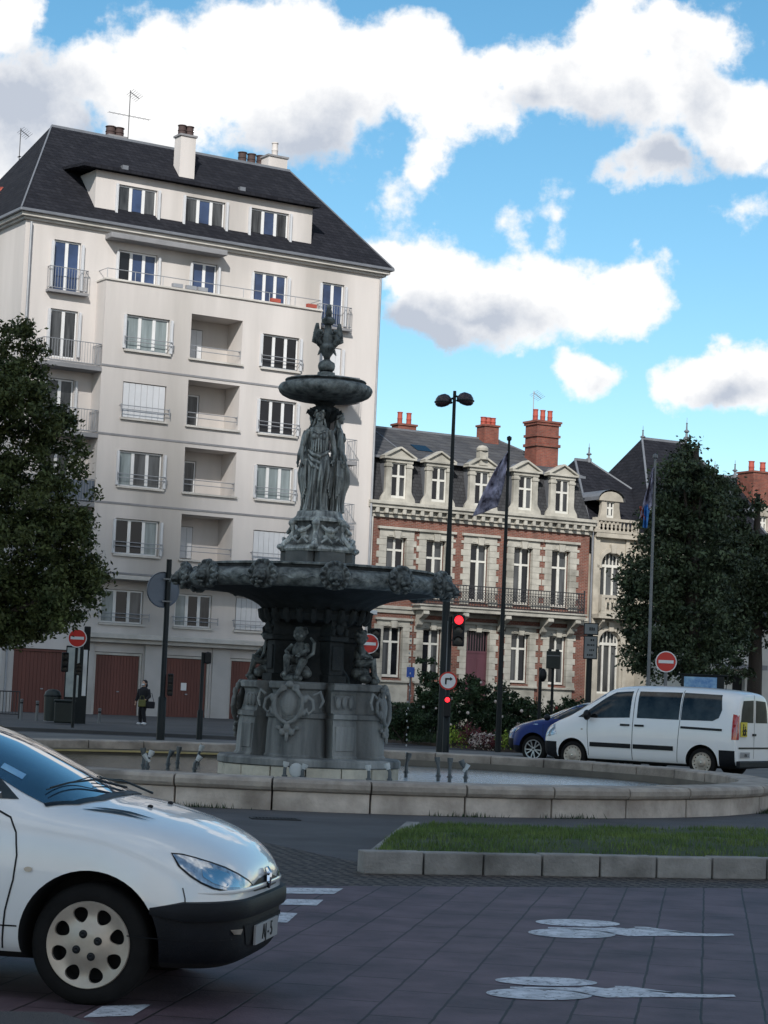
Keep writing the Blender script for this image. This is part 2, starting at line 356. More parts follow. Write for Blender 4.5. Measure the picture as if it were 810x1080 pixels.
# wall with rectangular holes in the local xz plane at depth y; reveals go to +y
def wall_holes(mb,x0,x1,z0,z1,holes,y=0.,rev=.25):
    xs=sorted({x0,x1}|{v for h in holes for v in(h[0],h[1]) if x0<v<x1});zs=sorted({z0,z1}|{v for h in holes for v in(h[2],h[3]) if z0<v<z1})
    for i in range(len(xs)-1):
        for j in range(len(zs)-1):
            cx,cz=(xs[i]+xs[i+1])/2,(zs[j]+zs[j+1])/2
            if any(h[0]<cx<h[1] and h[2]<cz<h[3] for h in holes): continue
            mb.quad((xs[i],y,zs[j]),(xs[i+1],y,zs[j]),(xs[i+1],y,zs[j+1]),(xs[i],y,zs[j+1]))
    for a,b,c,d in [h[:4] for h in holes]:
        r=y+rev
        mb.quad((a,y,c),(a,r,c),(a,r,d),(a,y,d));mb.quad((b,y,c),(b,y,d),(b,r,d),(b,r,c))
        mb.quad((a,y,d),(a,r,d),(b,r,d),(b,y,d));mb.quad((a,y,c),(b,y,c),(b,r,c),(a,r,c))
# ================================================================ SETTING
def sheet(name,poly,z,m,kind='structure',h=None):
    mb=MB()
    if h: mb.prism(poly,z-h,z)
    else: mb.add([(p[0],p[1],z) for p in poly],[tuple(range(len(poly)))])
    return tag(mb.build(name,m,recalc=False),kind=kind)
sheet('ground',[(-900,-300),(900,-300),(900,2500),(-900,2500)],0,'asphalt2')
def lineat(a,b,x): t=(x-a.x)/(b.x-a.x);return (x,a.y+(b.y-a.y)*t)
e1a,e1b=gnd(300,935),gnd(810,938)
k1a,k1b=gnd(382,922),gnd(810,928)
c0=gnd(280,889)
sheet('paved_road',[(-30,-20),(30,-20),lineat(e1a,e1b,30),lineat(e1a,e1b,-12),(-30,12)],.008,'paver')
sheet('cobbled_gutter',[lineat(e1a,e1b,-12),lineat(e1a,e1b,30),lineat(k1a,k1b,30),(k1a.x,k1a.y),(k1a.x+.0,k1a.y+1.1),(c0.x,c0.y),(-12,c0.y-1.)],.004,'cobble')
sheet('plaza_pavement',[(-12.,c0.y-1.),(c0.x,c0.y),(k1a.x,k1a.y+1.1),(k1a.x,k1a.y),lineat(k1a,k1b,30),(30,46),(-30,46),(-30,16)],.0025,'asphalt')
sheet('far_street',[(-60,46.5),(30,46.5),(30,60),(-60,60.5)],.005,'street')
sheet('far_pavement',[(-60,61.5),(-2.5,61.5),(0,65.5),(0,74),(40,96),(40,120),(-60,120)],.10,'asphalt2',h=.13)
sheet('garden_bed_ground',[(.2,66.5),(4,60.5),(25,60.5),(40,96),(.2,74.1)],.09,'earth',h=.1)
# ---- grass island with kerb
kd=(k1b-k1a).normalized();kn=Vector((-kd.y,kd.x,0))
isl=empty('grass_island_kerb',(k1a.x,k1a.y,0),math.atan2(kd.y,kd.x),'low concrete block kerb edging the grass strip in front of the basin','kerb')
mb=MB();x=0.
KH=.2
i=0
while x<16:
    w=.565;mb.box(x+.012,x+w-.006,0,.2,0,KH-.004*(i%3));x+=w;i+=1
mb2=MB();y=.2
Wk=Matrix.Translation((k1a.x,k1a.y,0))@Matrix.Rotation(math.atan2(kd.y,kd.x),4,'Z')
be=Wk.inverted()@gnd(428,873,.1);SL=be.x/be.y;SA=math.atan2(be.x,be.y);print('side kerb',be)
for j in range(int(be.length/.6)):
    mb2.mx=Matrix.Rotation(-SA,4,'Z')@Matrix.Translation((0,.21+j*.6,0));mb2.box(0,.16,.01,.59,0,KH-.03)
mb.build('kerb_block',  'kerb',isl,bevel=.012);mb2.build('kerb_block','kerb',isl,bevel=.012)
I2W=Matrix.Translation((k1a.x,k1a.y,0))@Matrix.Rotation(math.atan2(kd.y,kd.x),4,'Z')
gp=[(.1,.19),(16,.19),(16,6.5),(6,5.9),(2.4,4.9),(1.3,4.4)]
mb=MB();gs=[];nx,ny=80,30
def gz(u,v): return .17+.07*math.sin(min(1,v/3.)*math.pi)*min(1,u/2)+.02*noise.noise(Vector((u,v,0)))
def inside(p,poly):
    c=False;n=len(poly);x,y=p
    for i in range(n):
        a,b=poly[i],poly[(i+1)%n]
        if (a[1]>y)!=(b[1]>y) and x<(b[0]-a[0])*(y-a[1])/(b[1]-a[1])+a[0]: c=not c
    return c
vs=[];fs=[]
def left(v): return .1+v*SL+max(0,v-3.6)**2*.8
def back(u): return 4.6+min(1.6,u*.12)
for j in range(ny+1):
    for i in range(nx+1):
        a=i/nx;bb=j/ny
        v=.19+bb*(4.3+1.4*a);u=left(v)+(16-left(v))*a
        edge=max(0,min(1,(4.3+1.4*a+.19-v)/.35))
        vs.append(I2W@Vector((u,v,gz(u,v)*edge)))
for j in range(ny):
    for i in range(nx): k=j*(nx+1)+i;fs.append((k,k+1,k+nx+2,k+nx+1))
mb.add(vs,fs);tag(mb.build('grass_bank',  'soil',smooth=True,recalc=False),kind='structure')
def blades(name,m,pts,h0,h1,w,kind='stuff',lab=None):
    vs=[];fs=[]
    for p in pts:
        a=rnd.random()*6.28;h=rnd.uniform(h0,h1);dx,dy=math.cos(a)*w,math.sin(a)*w
        lx,ly=rnd.gauss(0,.3)*h,rnd.gauss(0,.3)*h
        o=len(vs);vs+=[(p[0]-dx,p[1]-dy,p[2]-.01),(p[0]+dx,p[1]+dy,p[2]-.01),(p[0]+lx,p[1]+ly,p[2]+h)];fs.append((o,o+1,o+2))
    me=bpy.data.meshes.new(name);me.from_pydata(vs,[],fs);o=link(name,me,m);tag(o,lab,kind=kind);return o
pts=[]
for i in range(42000):
    bb=rnd.random();a=rnd.random()**1.3*.62;v=.17+bb*(4.25+1.4*a);u=left(v)+(16-left(v))*a
    p=I2W@Vector((u,v,gz(u,v)*max(0,min(1,(4.3+1.4*a+.19-v)/.35))))
    if noise.noise(Vector((u*1.5,v*1.5,3)))+.55>rnd.random()*.8: pts.append(p)
blades('grass','grass',pts,.02,.06,.006,lab='short rough green grass growing behind the kerb').__setitem__('category','grass')
pts=[]
for i in range(9000):
    x=rnd.uniform(6.3,12);y=rnd.uniform(38,45)
    if math.hypot(x+1.2,y-35.1)>8.3 and noise.noise(Vector((x*.7,y*.7,9)))>-.2: pts.append((x,y,.004))
blades('verge_grass','grass',pts,.04,.13,.01,lab='patchy grass verge beyond the basin under the van').__setitem__('category','grass')
# weeds at the pool foot
pts=[]
for i in range(500):
    a=rnd.choice([-1.05,-1.25,-.42,-.38,-.2,-1.7])+rnd.gauss(0,.03);r=7.83+abs(rnd.gauss(0,.05));pts.append((-1.2+r*math.cos(a),35.1+r*math.sin(a),.003))
blades('weeds','leafS',pts,.02,.09,.008,lab='small weeds sprouting along the foot of the basin wall').__setitem__('category','weeds')
# ---- painted marks on the road
def gpoly(name,pxs,z,m,lab,cat,group=None):
    mb=MB();ps=[gnd(*p,z) for p in pxs];mb.add(ps,[tuple(range(len(ps)))]);o=mb.build(name,m,recalc=False);return tag(o,lab,cat,group)
def ellp(cx,cy,rx,ry,n=28,sl=0.): return [(cx+rx*math.cos(2*math.pi*i/n),cy+ry*math.sin(2*math.pi*i/n)+sl*rx*math.cos(2*math.pi*i/n)) for i in range(n)]
def marking(ox,oy,k,lab):
    e=empty('road_marking',gnd(ox,oy),0,lab,'road marking','white markings on the pavers')
    inv=Matrix.Translation(gnd(ox,oy)).inverted();z=.012
    T=lambda p:(ox+(p[0]-512)*k,oy+(p[1]-1048)*k)
    def part(name,px):
        mb=MB();ps=[inv@gnd(*T(p),z) for p in px];mb.add(ps,[tuple(range(len(ps)))]);mb.build(name,'paint',e,recalc=False)
    part('painted_oval',ellp(576,1035,54,4.5,sl=.03));part('painted_oval',ellp(568.5,1048.5,56,5.8,sl=.03))
    part('painted_stem',[(538,1040.5),(610,1041.5),(618,1040),(640,1042.5),(650,1041),(672,1043.5),(735,1048.5),(774,1049),(776,1051),(750,1052),(700,1051.5),(640,1052),(612,1047.5),(600,1045),(538,1042)])
    part('painted_stem',[(648,1039.8),(662,1040),(715,1047),(708,1048),(680,1044.5),(650,1041.5)])
marking(512,1048,1.,'larger and nearer white marking of two ovals and a tapering stem on the purple pavers')
marking(556.5,984,.826,'smaller and farther white marking of two ovals and a tapering stem, nearer the kerb')
def slabs(lst,lab,group):
    for px,l in lst: gpoly('painted_slab',px,.012,'paint',l,'road marking',group)
slabs([([(303,936),(362,937),(352,943),(290,942)],'white painted slab touching the cobbles beyond the hatchback bumper'),
 ([(303,948),(341,949),(334,955),(296,954)],'small white painted slab, middle one of the steps by the hatchback bumper'),
 ([(286,962),(314,963),(303,973),(272,972)],'white painted slab right beside the hatchback plate'),
 ([(108,1061),(160,1059),(140,1071),(88,1073)],'white painted slab in front of the hatchback front wheel')],'',
 'checkered white slabs across the road')
sheet('worn_road_edge',[tuple(gnd(-60,1068))[:2],tuple(gnd(60,1070))[:2],tuple(gnd(110,1085))[:2],tuple(gnd(60,1200))[:2],tuple(gnd(-300,1200))[:2]],.0115,'asphalt')
# drain
gr=empty('drain_grate',gnd(290,864,.003),R_(10),'dark iron drain grate set in the pavement before the basin','drain')
mb=MB();mb.box(-.3,.3,-.16,-.12,0,.012);mb.box(-.3,.3,.12,.16,0,.012);mb.box(-.3,-.26,-.12,.12,0,.012);mb.box(.26,.3,-.12,.12,0,.012);mb.build('frame','hidden',gr)
mb=MB()
for i in range(12): mb.box(-.25+i*.043,-.23+i*.043,-.12,.12,0,.009)
mb.build('grille','hidden',gr)
# ================================================================ SKY
w=bpy.data.worlds.new('World');scene.world=w;w.use_nodes=True;t=w.node_tree;t.nodes.clear()
SUN_EL=R_(34);SUN_AZ=math.atan2(-.11,-1.25)  # x over y
wo=N(t,'ShaderNodeOutputWorld');bg=N(t,'ShaderNodeBackground');L(t,bg.outputs[0],wo.inputs[0])
sky=N(t,'ShaderNodeTexSky');sky.sky_type='NISHITA';sky.sun_disc=False;sky.sun_elevation=SUN_EL;sky.sun_rotation=SUN_AZ;sky.air_density=1.0;sky.dust_density=.3;sky.ozone_density=2.
SKYGAIN=1.0
bg.inputs['Strength'].default_value=.11
hs=N(t,'ShaderNodeHueSaturation');hs.inputs['Saturation'].default_value=1.24;hs.inputs['Value'].default_value=1.18;hs.inputs['Hue'].default_value=.485;L(t,sky.outputs[0],hs.inputs['Color'])
def math_(op,a,b=None,c=None,clamp=False):
    n=N(t,'ShaderNodeMath',op=op);n.use_clamp=clamp
    for i,v in enumerate((a,b,c)):
        if v is None: continue
        if isinstance(v,(int,float)): n.inputs[i].default_value=v
        else: L(t,v,n.inputs[i])
    return n.outputs[0]
tc=N(t,'ShaderNodeTexCoord');sp=N(t,'ShaderNodeSeparateXYZ');L(t,tc.outputs['Generated'],sp.inputs[0])
az=math_('ARCTAN2',sp.outputs[0],sp.outputs[1]);el=math_('ARCSINE',sp.outputs[2])
cb=N(t,'ShaderNodeCombineXYZ');L(t,az,cb.inputs[0]);L(t,el,cb.inputs[1])
# warp
nz=N(t,'ShaderNodeTexNoise');nz.inputs['Scale'].default_value=14;nz.inputs['Detail'].default_value=9;nz.inputs['Roughness'].default_value=.55;L(t,cb.outputs[0],nz.inputs['Vector'])
sub=N(t,'ShaderNodeVectorMath',op='SUBTRACT');L(t,nz.outputs['Color'],sub.inputs[0]);sub.inputs[1].default_value=(.5,.5,.5)
scl=N(t,'ShaderNodeVectorMath',op='SCALE');L(t,sub.outputs[0],scl.inputs[0]);scl.inputs['Scale'].default_value=.055
wv=N(t,'ShaderNodeVectorMath',op='ADD');L(t,cb.outputs[0],wv.inputs[0]);L(t,scl.outputs[0],wv.inputs[1])
def azel(x,y):
    d=ray(x,y).normalized();return math.atan2(d.x,d.y),math.asin(d.z)
def field(blobs):
    acc=None
    for cx,cy,rx,ry,a in blobs:
        u,v=azel(cx,cy)
        s1=N(t,'ShaderNodeVectorMath',op='SUBTRACT');L(t,wv.outputs[0],s1.inputs[0]);s1.inputs[1].default_value=(u,v,0)
        s2=N(t,'ShaderNodeVectorMath',op='MULTIPLY');L(t,s1.outputs[0],s2.inputs[0]);s2.inputs[1].default_value=(F/rx,F/ry,0)
        ln=N(t,'ShaderNodeVectorMath',op='LENGTH');L(t,s2.outputs[0],ln.inputs[0])
        f=math_('MULTIPLY',math_('SUBTRACT',1.,ln.outputs['Value']),a)
        acc=f if acc is None else math_('SMOOTH_MAX',acc,f,.12)
    return acc
B1=[(0,120,120,95,1),(110,80,75,50,1),(170,95,100,95,1),(270,60,120,90,1),(345,100,105,82,1),(430,75,75,68,1),(475,105,82,62,1),(565,80,85,52,1),(650,62,80,70,.85),(700,85,80,72,.72),(762,118,55,62,.85),(690,165,62,36,.8),(640,25,50,38,.8),(730,30,70,36,.8),(5,10,40,60,1),
 (448,178,28,48,.6),(395,262,42,34,1),(455,290,85,55,1),(470,330,90,34,1),(540,312,85,62,1),(600,300,80,50,1),(668,300,56,45,1),(626,387,42,34,.95),(738,392,56,36,1),(800,402,64,40,1),(590,226,26,38,.32),(538,238,36,20,.28),(415,212,44,30,.3),(765,212,44,22,.28),(800,165,50,26,.35)]
f1=field(B1)
n2=N(t,'ShaderNodeTexNoise');n2.inputs['Scale'].default_value=44;n2.inputs['Detail'].default_value=10;n2.inputs['Roughness'].default_value=.6;L(t,cb.outputs[0],n2.inputs['Vector'])
nn=math_('MULTIPLY',math_('SUBTRACT',n2.outputs['Fac'],.5),1.15)
ff=math_('ADD',f1,nn)
# distant clouds elsewhere round the sky
n4=N(t,'ShaderNodeTexNoise');n4.inputs['Scale'].default_value=3.2;n4.inputs['Detail'].default_value=9;n4.inputs['Roughness'].default_value=.55;L(t,tc.outputs['Generated'],n4.inputs['Vector'])
away=math_('MULTIPLY_ADD',math_('ABSOLUTE',az),4.,-1.1,clamp=True)
gen=math_('MULTIPLY_ADD',math_('SUBTRACT',n4.outputs['Fac'],.5),3.,.12)
gen=math_('ADD',gen,math_('MULTIPLY',math_('SUBTRACT',away,1.),3.))
ff=math_('MAXIMUM',ff,gen)
mr=N(t,'ShaderNodeMapRange');mr.interpolation_type='SMOOTHSTEP';mr.inputs[1].default_value=.03;mr.inputs[2].default_value=.36;L(t,ff,mr.inputs[0])
G1=[(10,110,110,75,1),(80,150,100,50,.8),(330,150,100,55,.75),(560,112,60,24,.5),(640,120,80,60,.55),(700,165,70,32,.9),(450,345,110,32,1.0),(500,330,110,30,.8),(735,110,24,70,.3),(630,398,26,18,.4),(770,415,60,20,.6)]
g1=field(G1)
gg=math_('ADD',math_('MULTIPLY',g1,1.25),math_('MULTIPLY',math_('SUBTRACT',n2.outputs['Fac'],.5),1.5),None,clamp=True)
cr=N(t,'ShaderNodeValToRGB');cr.color_ramp.elements[0].color=(1,1,1,1);cr.color_ramp.elements[1].color=(.52,.57,.66,1);cr.color_ramp.elements[1].position=.85;L(t,gg,cr.inputs[0])
cs=N(t,'ShaderNodeVectorMath',op='SCALE');L(t,cr.outputs[0],cs.inputs[0]);cs.inputs['Scale'].default_value=8.8
mx=N(t,'ShaderNodeMix');mx.data_type='RGBA';L(t,mr.outputs[0],mx.inputs[0]);L(t,hs.outputs[0],mx.inputs[6]);L(t,cs.outputs[0],mx.inputs[7]);L(t,mx.outputs[2],bg.inputs[0])
sl=bpy.data.lights.new('sun','SUN');sl.energy=4.8;sl.angle=R_(1.2);sl.color=(1,.96,.90);so=bpy.data.objects.new('sun',sl);COL.objects.link(so)
sd=Vector((math.sin(SUN_AZ)*math.cos(SUN_EL),math.cos(SUN_AZ)*math.cos(SUN_EL),math.sin(SUN_EL)))
so.rotation_euler=sd.to_track_quat('Z','Y').to_euler();so.location=(0,-20,60)
vs_=scene.view_settings;vs_.view_transform='Standard';vs_.look='None';vs_.exposure=EXPO;vs_.gamma=1
try: vs_.use_curve_mapping=False
except: pass
# unseen cloudbank added behind the camera so its shadow lies on the square
mb=MB();H=300.
edge=Vector((0,96,SHZ))+sd*((H-SHZ)/sd.z)
rr=random.Random(3)
for i in range(26):
    for j in range(7):
        mb.ell((edge.x-330+i*26+rr.uniform(-8,8),edge.y-42-j*26+rr.uniform(-6,6),H+rr.uniform(0,12)),(30,26 if j else 22+rr.uniform(-2,2),14+8*rr.random()),10,6)
tag(link('shade_cloud',remesh(mb,'shade_cloud',6.,1),mat('cloud_white',(.8,.8,.82),.95)),'unseen grey cloudbank added behind the viewer to shade the square','shade_cloud')
# ================================================================ APARTMENT BLOCK
K=.9412
P1=Plane(28,222,93*K,31.5)
def p1(x,y,off=0.): s,z=P1(x,y,off*K);return s/K,z/K
ap=empty('apartment_building',(P1.O[0],P1.O[1],0),P1.th,'tall cream apartment block with dark slate hipped roof, loggias and brown garage doors','building',sc=K)
LW=18.95;DP=10.6
FT=[None,5.85,9.05,12.17,15.33,18.45,21.6];FB=[None,4.3,7.42,10.53,13.67,16.82,20.15]
PX0,PX1=3.65,15.0
def window(par,x0,x1,z0,z1,y,panes,gl='glassd',style='rail',name='window',shut=False):
    w=.065;mb=MB();mb.box(x0,x0+w,y,y+.07,z0,z1);mb.box(x1-w,x1,y,y+.07,z0,z1);mb.box(x0+w,x1-w,y,y+.07,z0,z0+w);mb.box(x0+w,x1-w,y,y+.07,z1-w,z1)
    for i in range(1,panes):
        c=x0+(x1-x0)*i/panes;mb.box(c-.075,c+.075,y-.01,y+.06,z0+w,z1-w)
    f=mb.build(name,'pvc',par)
    if shut:
        mb=MB();n=max(4,int((x1-x0)/.28))
        for i in range(n):
            a=x0+.02+(x1-x0-.04)*i/n;b=x0+.02+(x1-x0-.04)*(i+1)/n;mb.box(a+.008,b-.008,y-.09,y-.06,z0+.02,z1-.02)
        mb.build('shutter','shutter',f)
    else:
        gls=gl if isinstance(gl,list) else [gl]*panes
        for i in range(panes):
            a=x0+(x1-x0)*i/panes;b=x0+(x1-x0)*(i+1)/panes
            mb=MB();mb.quad((a+.04,y+.03,z0+.04),(b-.04,y+.03,z0+.04),(b-.04,y+.03,z1-.04),(a+.04,y+.03,z1-.04));mb.build('pane',gls[i],f)
    return f
def frail(par,x0,x1,z,y,depth=.0,m='rail',bars=False,h=.4,ends=True):
    """balconet rail"""
    mb=MB()
    for k in (0,.45,) if not bars else (0,):
        mb.tube([(x0,y,z-k*h),(x1,y,z-k*h)],.02,6)
    if bars:
        mb.tube([(x0,y,z-h+.04),(x1,y,z-h+.04)],.018,6);n=int((x1-x0)/.13)
        for i in range(n+1): c=x0+(x1-x0)*i/n;mb.tube([(c,y,z-h+.04),(c,y,z)],.011,5,False)
        if depth:
            for xx in (x0,x1):
                mb.tube([(xx,y,z),(xx,y+depth,z)],.02,6);mb.tube([(xx,y,z-h+.04),(xx,y+depth,z-h+.04)],.018,6);n2=max(1,int(depth/.13))
                for i in range(n2+1): c=y+depth*i/n2;mb.tube([(xx,c,z-h+.04),(xx,c,z)],.011,5,False)
    else:
        for xx in(x0,x1): mb.tube([(xx,y,z),(xx,y+.18,z)],.02,6);mb.bar((xx,y,z+.06),(xx,y,z-.28*h-.2),.03)
    return mb
# main wall (y=0)
holes=[]
wins=[]
for f in range(1,7): 
    pass
# column data
cL=(1.43,2.78);cA=(4.75,6.95);cLo=(8.05,10.75);cC=(11.85,13.85);cR=(15.52,16.8)
main_h=[]
main_h+=[(1.3,3.0,4.3,5.85),(4.66,6.8,4.3,5.85),(8.42,10.35,4.3,5.85),(11.6,13.6,4.3,5.85),(15.3,17.0,4.3,5.85)]
f6=[(1.43,2.75,19.25),(4.65,6.62,20.0),(8.45,9.76,20.0),(11.74,13.58,20.0),(15.54,16.8,19.4)]
main_h+=[(a,b,z,21.6) for a,b,z in f6]
frL={5:(16.2,18.42),4:(13.15,15.25),3:(10.0,12.1),2:(6.75,8.9)}
for f,(z0,z1) in frL.items(): main_h+=[(cL[0],cL[1],z0,z1),(cR[0],cR[1],z0,z1)]
gar=[(.6,3.35),(4.5,6.9),(7.98,10.4),(11.45,13.8),(14.95,17.7)]
main_h+=[(a,b,0.02,2.97) for a,b in gar]
for f in (2,3,4,5): main_h.append((cLo[0]-.05,cLo[1]+.05,FB[f]-.07,FT[f]+.5))
mb=MB();wall_holes(mb,0,LW,0,22.3,main_h,0,.22)
mb.quad((0,0,0),(0,DP,0),(0,DP,22.3),(0,0,22.3));mb.quad((LW,0,0),(LW,DP,0),(LW,DP,22.3),(LW,0,22.3));mb.quad((0,DP,0),(LW,DP,0),(LW,DP,22.3),(0,DP,22.3))
mb.build('wall','render',ap,recalc=False)
# inner dark backing is the floor plates: simple back wall of openings
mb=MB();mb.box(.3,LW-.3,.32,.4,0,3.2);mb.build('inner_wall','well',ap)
# projection
ph=[]
for f in (2,3,4,5): ph+=[(cA[0],cA[1],FB[f],FT[f]),(cLo[0],cLo[1],FB[f]-.02,FT[f]+.45),(cC[0],cC[1],FB[f],FT[f])]
mb=MB();wall_holes(mb,PX0,PX1,6.42,19.95,ph,-1,.22)
mb.quad((PX0,-1,6.42),(PX0,0,6.42),(PX0,0,19.95),(PX0,-1,19.95));mb.quad((PX1,-1,6.42),(PX1,0,6.42),(PX1,0,19.95),(PX1,-1,19.95))
mb.quad((PX0,-1,6.42),(PX1,-1,6.42),(PX1,0,6.42),(PX0,0,6.42));mb.quad((PX0,-1,19.75),(PX1,-1,19.75),(PX1,0,19.75),(PX0,0,19.75))
for f in (2,3,4,5):
    a,b=cLo;z0,z1=FB[f]-.02,FT[f]+.45
    mb.quad((a,-.78,z0),(a,.5,z0),(a,.5,z1),(a,-.78,z1));mb.quad((b,-.78,z0),(b,.5,z0),(b,.5,z1),(b,-.78,z1))
    mb.quad((a,-.78,z0),(b,-.78,z0),(b,.5,z0),(a,.5,z0));mb.quad((a,-.78,z1),(b,-.78,z1),(b,.5,z1),(a,.5,z1))
    wall_holes(mb,a,b,z0,z1,[(a+.05,a+1.35,z0+.12,z1-.45)],.5,.1)
mb.build('projecting_wall','render',ap,recalc=False)
for z in (6.5,9.68,12.8,15.93): MB().box(PX0-.02,PX1+.02,-1.03,-1.003,z,z+.09).build('floor_band','trimgrey',ap)
MB().box(PX0-.05,PX1+.05,-1.08,0,19.9,20.0).build('ledge','ledge',ap,bevel=.02);MB().box(PX0-.04,PX1+.04,-1.06,-.004,6.28,6.46).build('ledge','ledge',ap,bevel=.02);MB().box(PX0-.1,LW,-.62,-.003,3.59,3.82).box(PX0-.1,LW,-.42,-.005,3.4,3.6).build('ledge','ledge',ap,bevel=.02)
def sill(par,x0,x1,z,y,m='ledge'): MB().box(x0-.08,x1+.08,y-.12,y+.15,z-.09,z).build('sill',m,par)
def strips(par,x0,x1,z0,z1,y):
    for a in (x0-.14,x1+.02): MB().box(a,a+.051,y-.16,y-.005,z0,z1).box(a+.049,a+.11,y-.13,y-.006,z0+.002,z1-.002).build('shutter','shutter',par)
G=['glassd','glassg','glassg'];RG=random.Random(11)
for f in (2,3,4,5):
    for c,k in ((cA,0),(cC,1)):
        shut=(f==4 and k==0) or (f==2 and k==1)
        gl={(5,0):'glassg',(3,0):['glassg','glassd','glassd'],(2,0):['glass','glass','glassg'],(5,1):'glass',(4,1):'glass',(3,1):'glassg'}.get((f,k),'glassd')
        w_=window(ap,c[0]+.02,c[1]-.02,FB[f]+.02,FT[f]-.02,-.86,3,gl,shut=shut)
        sill(w_,c[0],c[1],FB[f],-1)
        if not shut: strips(w_,c[0],c[1],FB[f]+.03,FT[f]-.05,-1)
        frail(ap,c[0]-.12,c[1]+.12,FB[f]+.55,-1.2).build('balcony_rail','rail',w_)
    a,b=cLo;z0,z1=FB[f]-.02,FT[f]+.45
    w_=window(ap,a+.07,a+1.33,z0+.14,z1-.47,.54,2,'glassg' if f in(5,2) else 'glassd',name='loggia_window',shut=(f in(5,2)))
    mb=frail(ap,a+.02,b-.02,z0+.62,-.93,h=.5);mb.build('loggia_rail','rail',w_);sill(w_,a,b,z0+.01,-1)
for i,(a,b,z) in enumerate(f6):
    n=2 if i in(0,2,4) else 3
    w_=window(ap,a+.02,b-.02,z+.02,21.58,.1,n,'glassb' if i!=1 else ['glass','glassb','glassb'],name='french_window');strips(w_,a,b,z+.1,21.5,0)
    if i in(0,4):
        frail(ap,a-.25,b+.3,z+1.05,-.3,.28,bars=True,h=1.0).build('balcony_rail','rail',w_);MB().box(a-.3,b+.35,-.34,-.003,z-.12,z-.0).build('balcony_slab','trimgrey',w_)
# terrace rail
mb=MB();mb.tube([(PX0+.05,0,20.45),(PX0+.05,-.95,20.45),(PX1-.05,-.95,20.45),(PX1-.05,0,20.45)],.02,6)
for i in range(9): x=PX0+.05+(PX1-PX0-.1)*i/8;mb.tube([(x,-.95,20.0),(x,-.95,20.45)],.018,6)
tr=mb.build('terrace_rail','rail',ap)
for x in (7.0,7.7,8.3,12.2,14.2): 
    fb=MB().box(x,x+.5,-1.05,-.85,20.02,20.2).build('flower_box','rail' if x<9 else 'potred',tr)
# retracted awning
MB().box(3.9,9.9,-.75,-.003,21.95,22.2).build('awning','trimgrey',ap,bevel=.03)
for f in (5,4,3,2):
    z0,z1=frL[f]
    for c,bx in ((cL,(.75,3.63)),(cR,(15.02,17.35))):
        w_=window(ap,c[0]+.02,c[1]-.02,z0+.02,z1-.02,.1,2,'glassd' if c is cL else 'glass',name='french_window',shut=(c is cR and f==5));strips(w_,c[0],c[1],z0+.1,z1-.05,0)
        zs=z0-.35;MB().box(bx[0],bx[1],-1.05,-.003,zs-.2,zs).build('balcony_slab','trimgrey',w_,bevel=.01)
        frail(ap,bx[0]+.04,bx[1]-.04,zs+1.05,-1.0,.97,bars=True,h=1.0).build('balcony_rail','rail',w_)
        if f==3 and c is cL: MB().box(bx[0]+.03,bx[1]-.03,-.98,-.96,zs+.05,zs+.98).build('balcony_panel','signgrey',w_)
for i,(a,b) in enumerate([(1.3,3.0),(4.66,6.8),(8.42,10.35),(11.6,13.6),(15.3,17.0)]):
    w_=window(ap,a+.02,b-.02,4.32,5.83,.1,3 if i in(1,2) else 2,['glassg','glass','glassd'][:3 if i in(1,2) else 2],shut=(i==3));sill(w_,a,b,4.3,0)
    if i>0: frail(ap,a-.2,b+.2,4.75,-.3).build('balcony_rail','rail',w_)
for i,(a,b) in enumerate(gar):
    mb=MB();n=14
    for k in range(n):
        u=a+.12+(b-a-.24)*k/n;v=a+.12+(b-a-.24)*(k+1)/n;mb.box(u+.006,v-.006,.12,.16,.02,2.82)
    g_=mb.build('garage_door','garage',ap)
    mb=MB();mb.box(a+.01,a+.11,.06,.18,.02,2.95);mb.box(b-.11,b-.01,.06,.18,.02,2.95);mb.box(a+.11,b-.11,.06,.18,2.84,2.95);mb.build('door_frame','ledge' if i else 'garage',g_)
    MB().box((a+b)/2+.02,(a+b)/2+.14,.08,.118,1.15,1.2).build('handle','rail',g_)
    if i==2: MB().box((a+b)/2-.2,(a+b)/2+.08,.1,.119,1.35,1.7).build('notice','signwhite',g_)
mb=MB()
for a,b in list(zip([x[1]+.08 for x in gar],[x[0]-.08 for x in gar[1:]]))+[(-.02,.5),(17.8,LW)]: MB().box(a,b,-.12,-.003,0,3.38).build('pillar','render_low',ap)
for x in(.22,LW-.15): MB().tube([(x,-.14,.1),(x,-.14,22.2)],.055,8).build('downspout','rail',ap)
# cornice + roof
mb=MB();e=.35
def ringbox(mb,e,z0,z1): mb.box(-e,LW+e,-e,DP+e,z0,z1)
ringbox(mb,.15,22.3,22.42);ringbox(mb,.3,22.42,22.6);mb.build('cornice','ledge',ap,bevel=.02)
mb=MB();ringbox(mb,.45,22.6,22.74);mb.build('gutter','zinc',ap,bevel=.02)
rz=28.3;ry=5.3;e=.4
mb=MB();A,B,C_,D_=(-e,-e,22.74),(LW+e,-e,22.74),(LW+e,DP+e,22.74),(-e,DP+e,22.74);Rl=(3.1,ry,rz);Rr=(16.3,ry,rz)
mb.add([A,B,C_,D_,Rl,Rr],[(0,1,5,4),(1,2,5),(2,3,4,5),(3,0,4)]);rf=mb.build('roof','slate',ap,recalc=False)
mb=MB();mb.bar(Rl,Rr,.12);mb.bar(A,Rl,.07);mb.bar(B,Rr,.07);mb.build('ridge_flashing','zinc',rf)
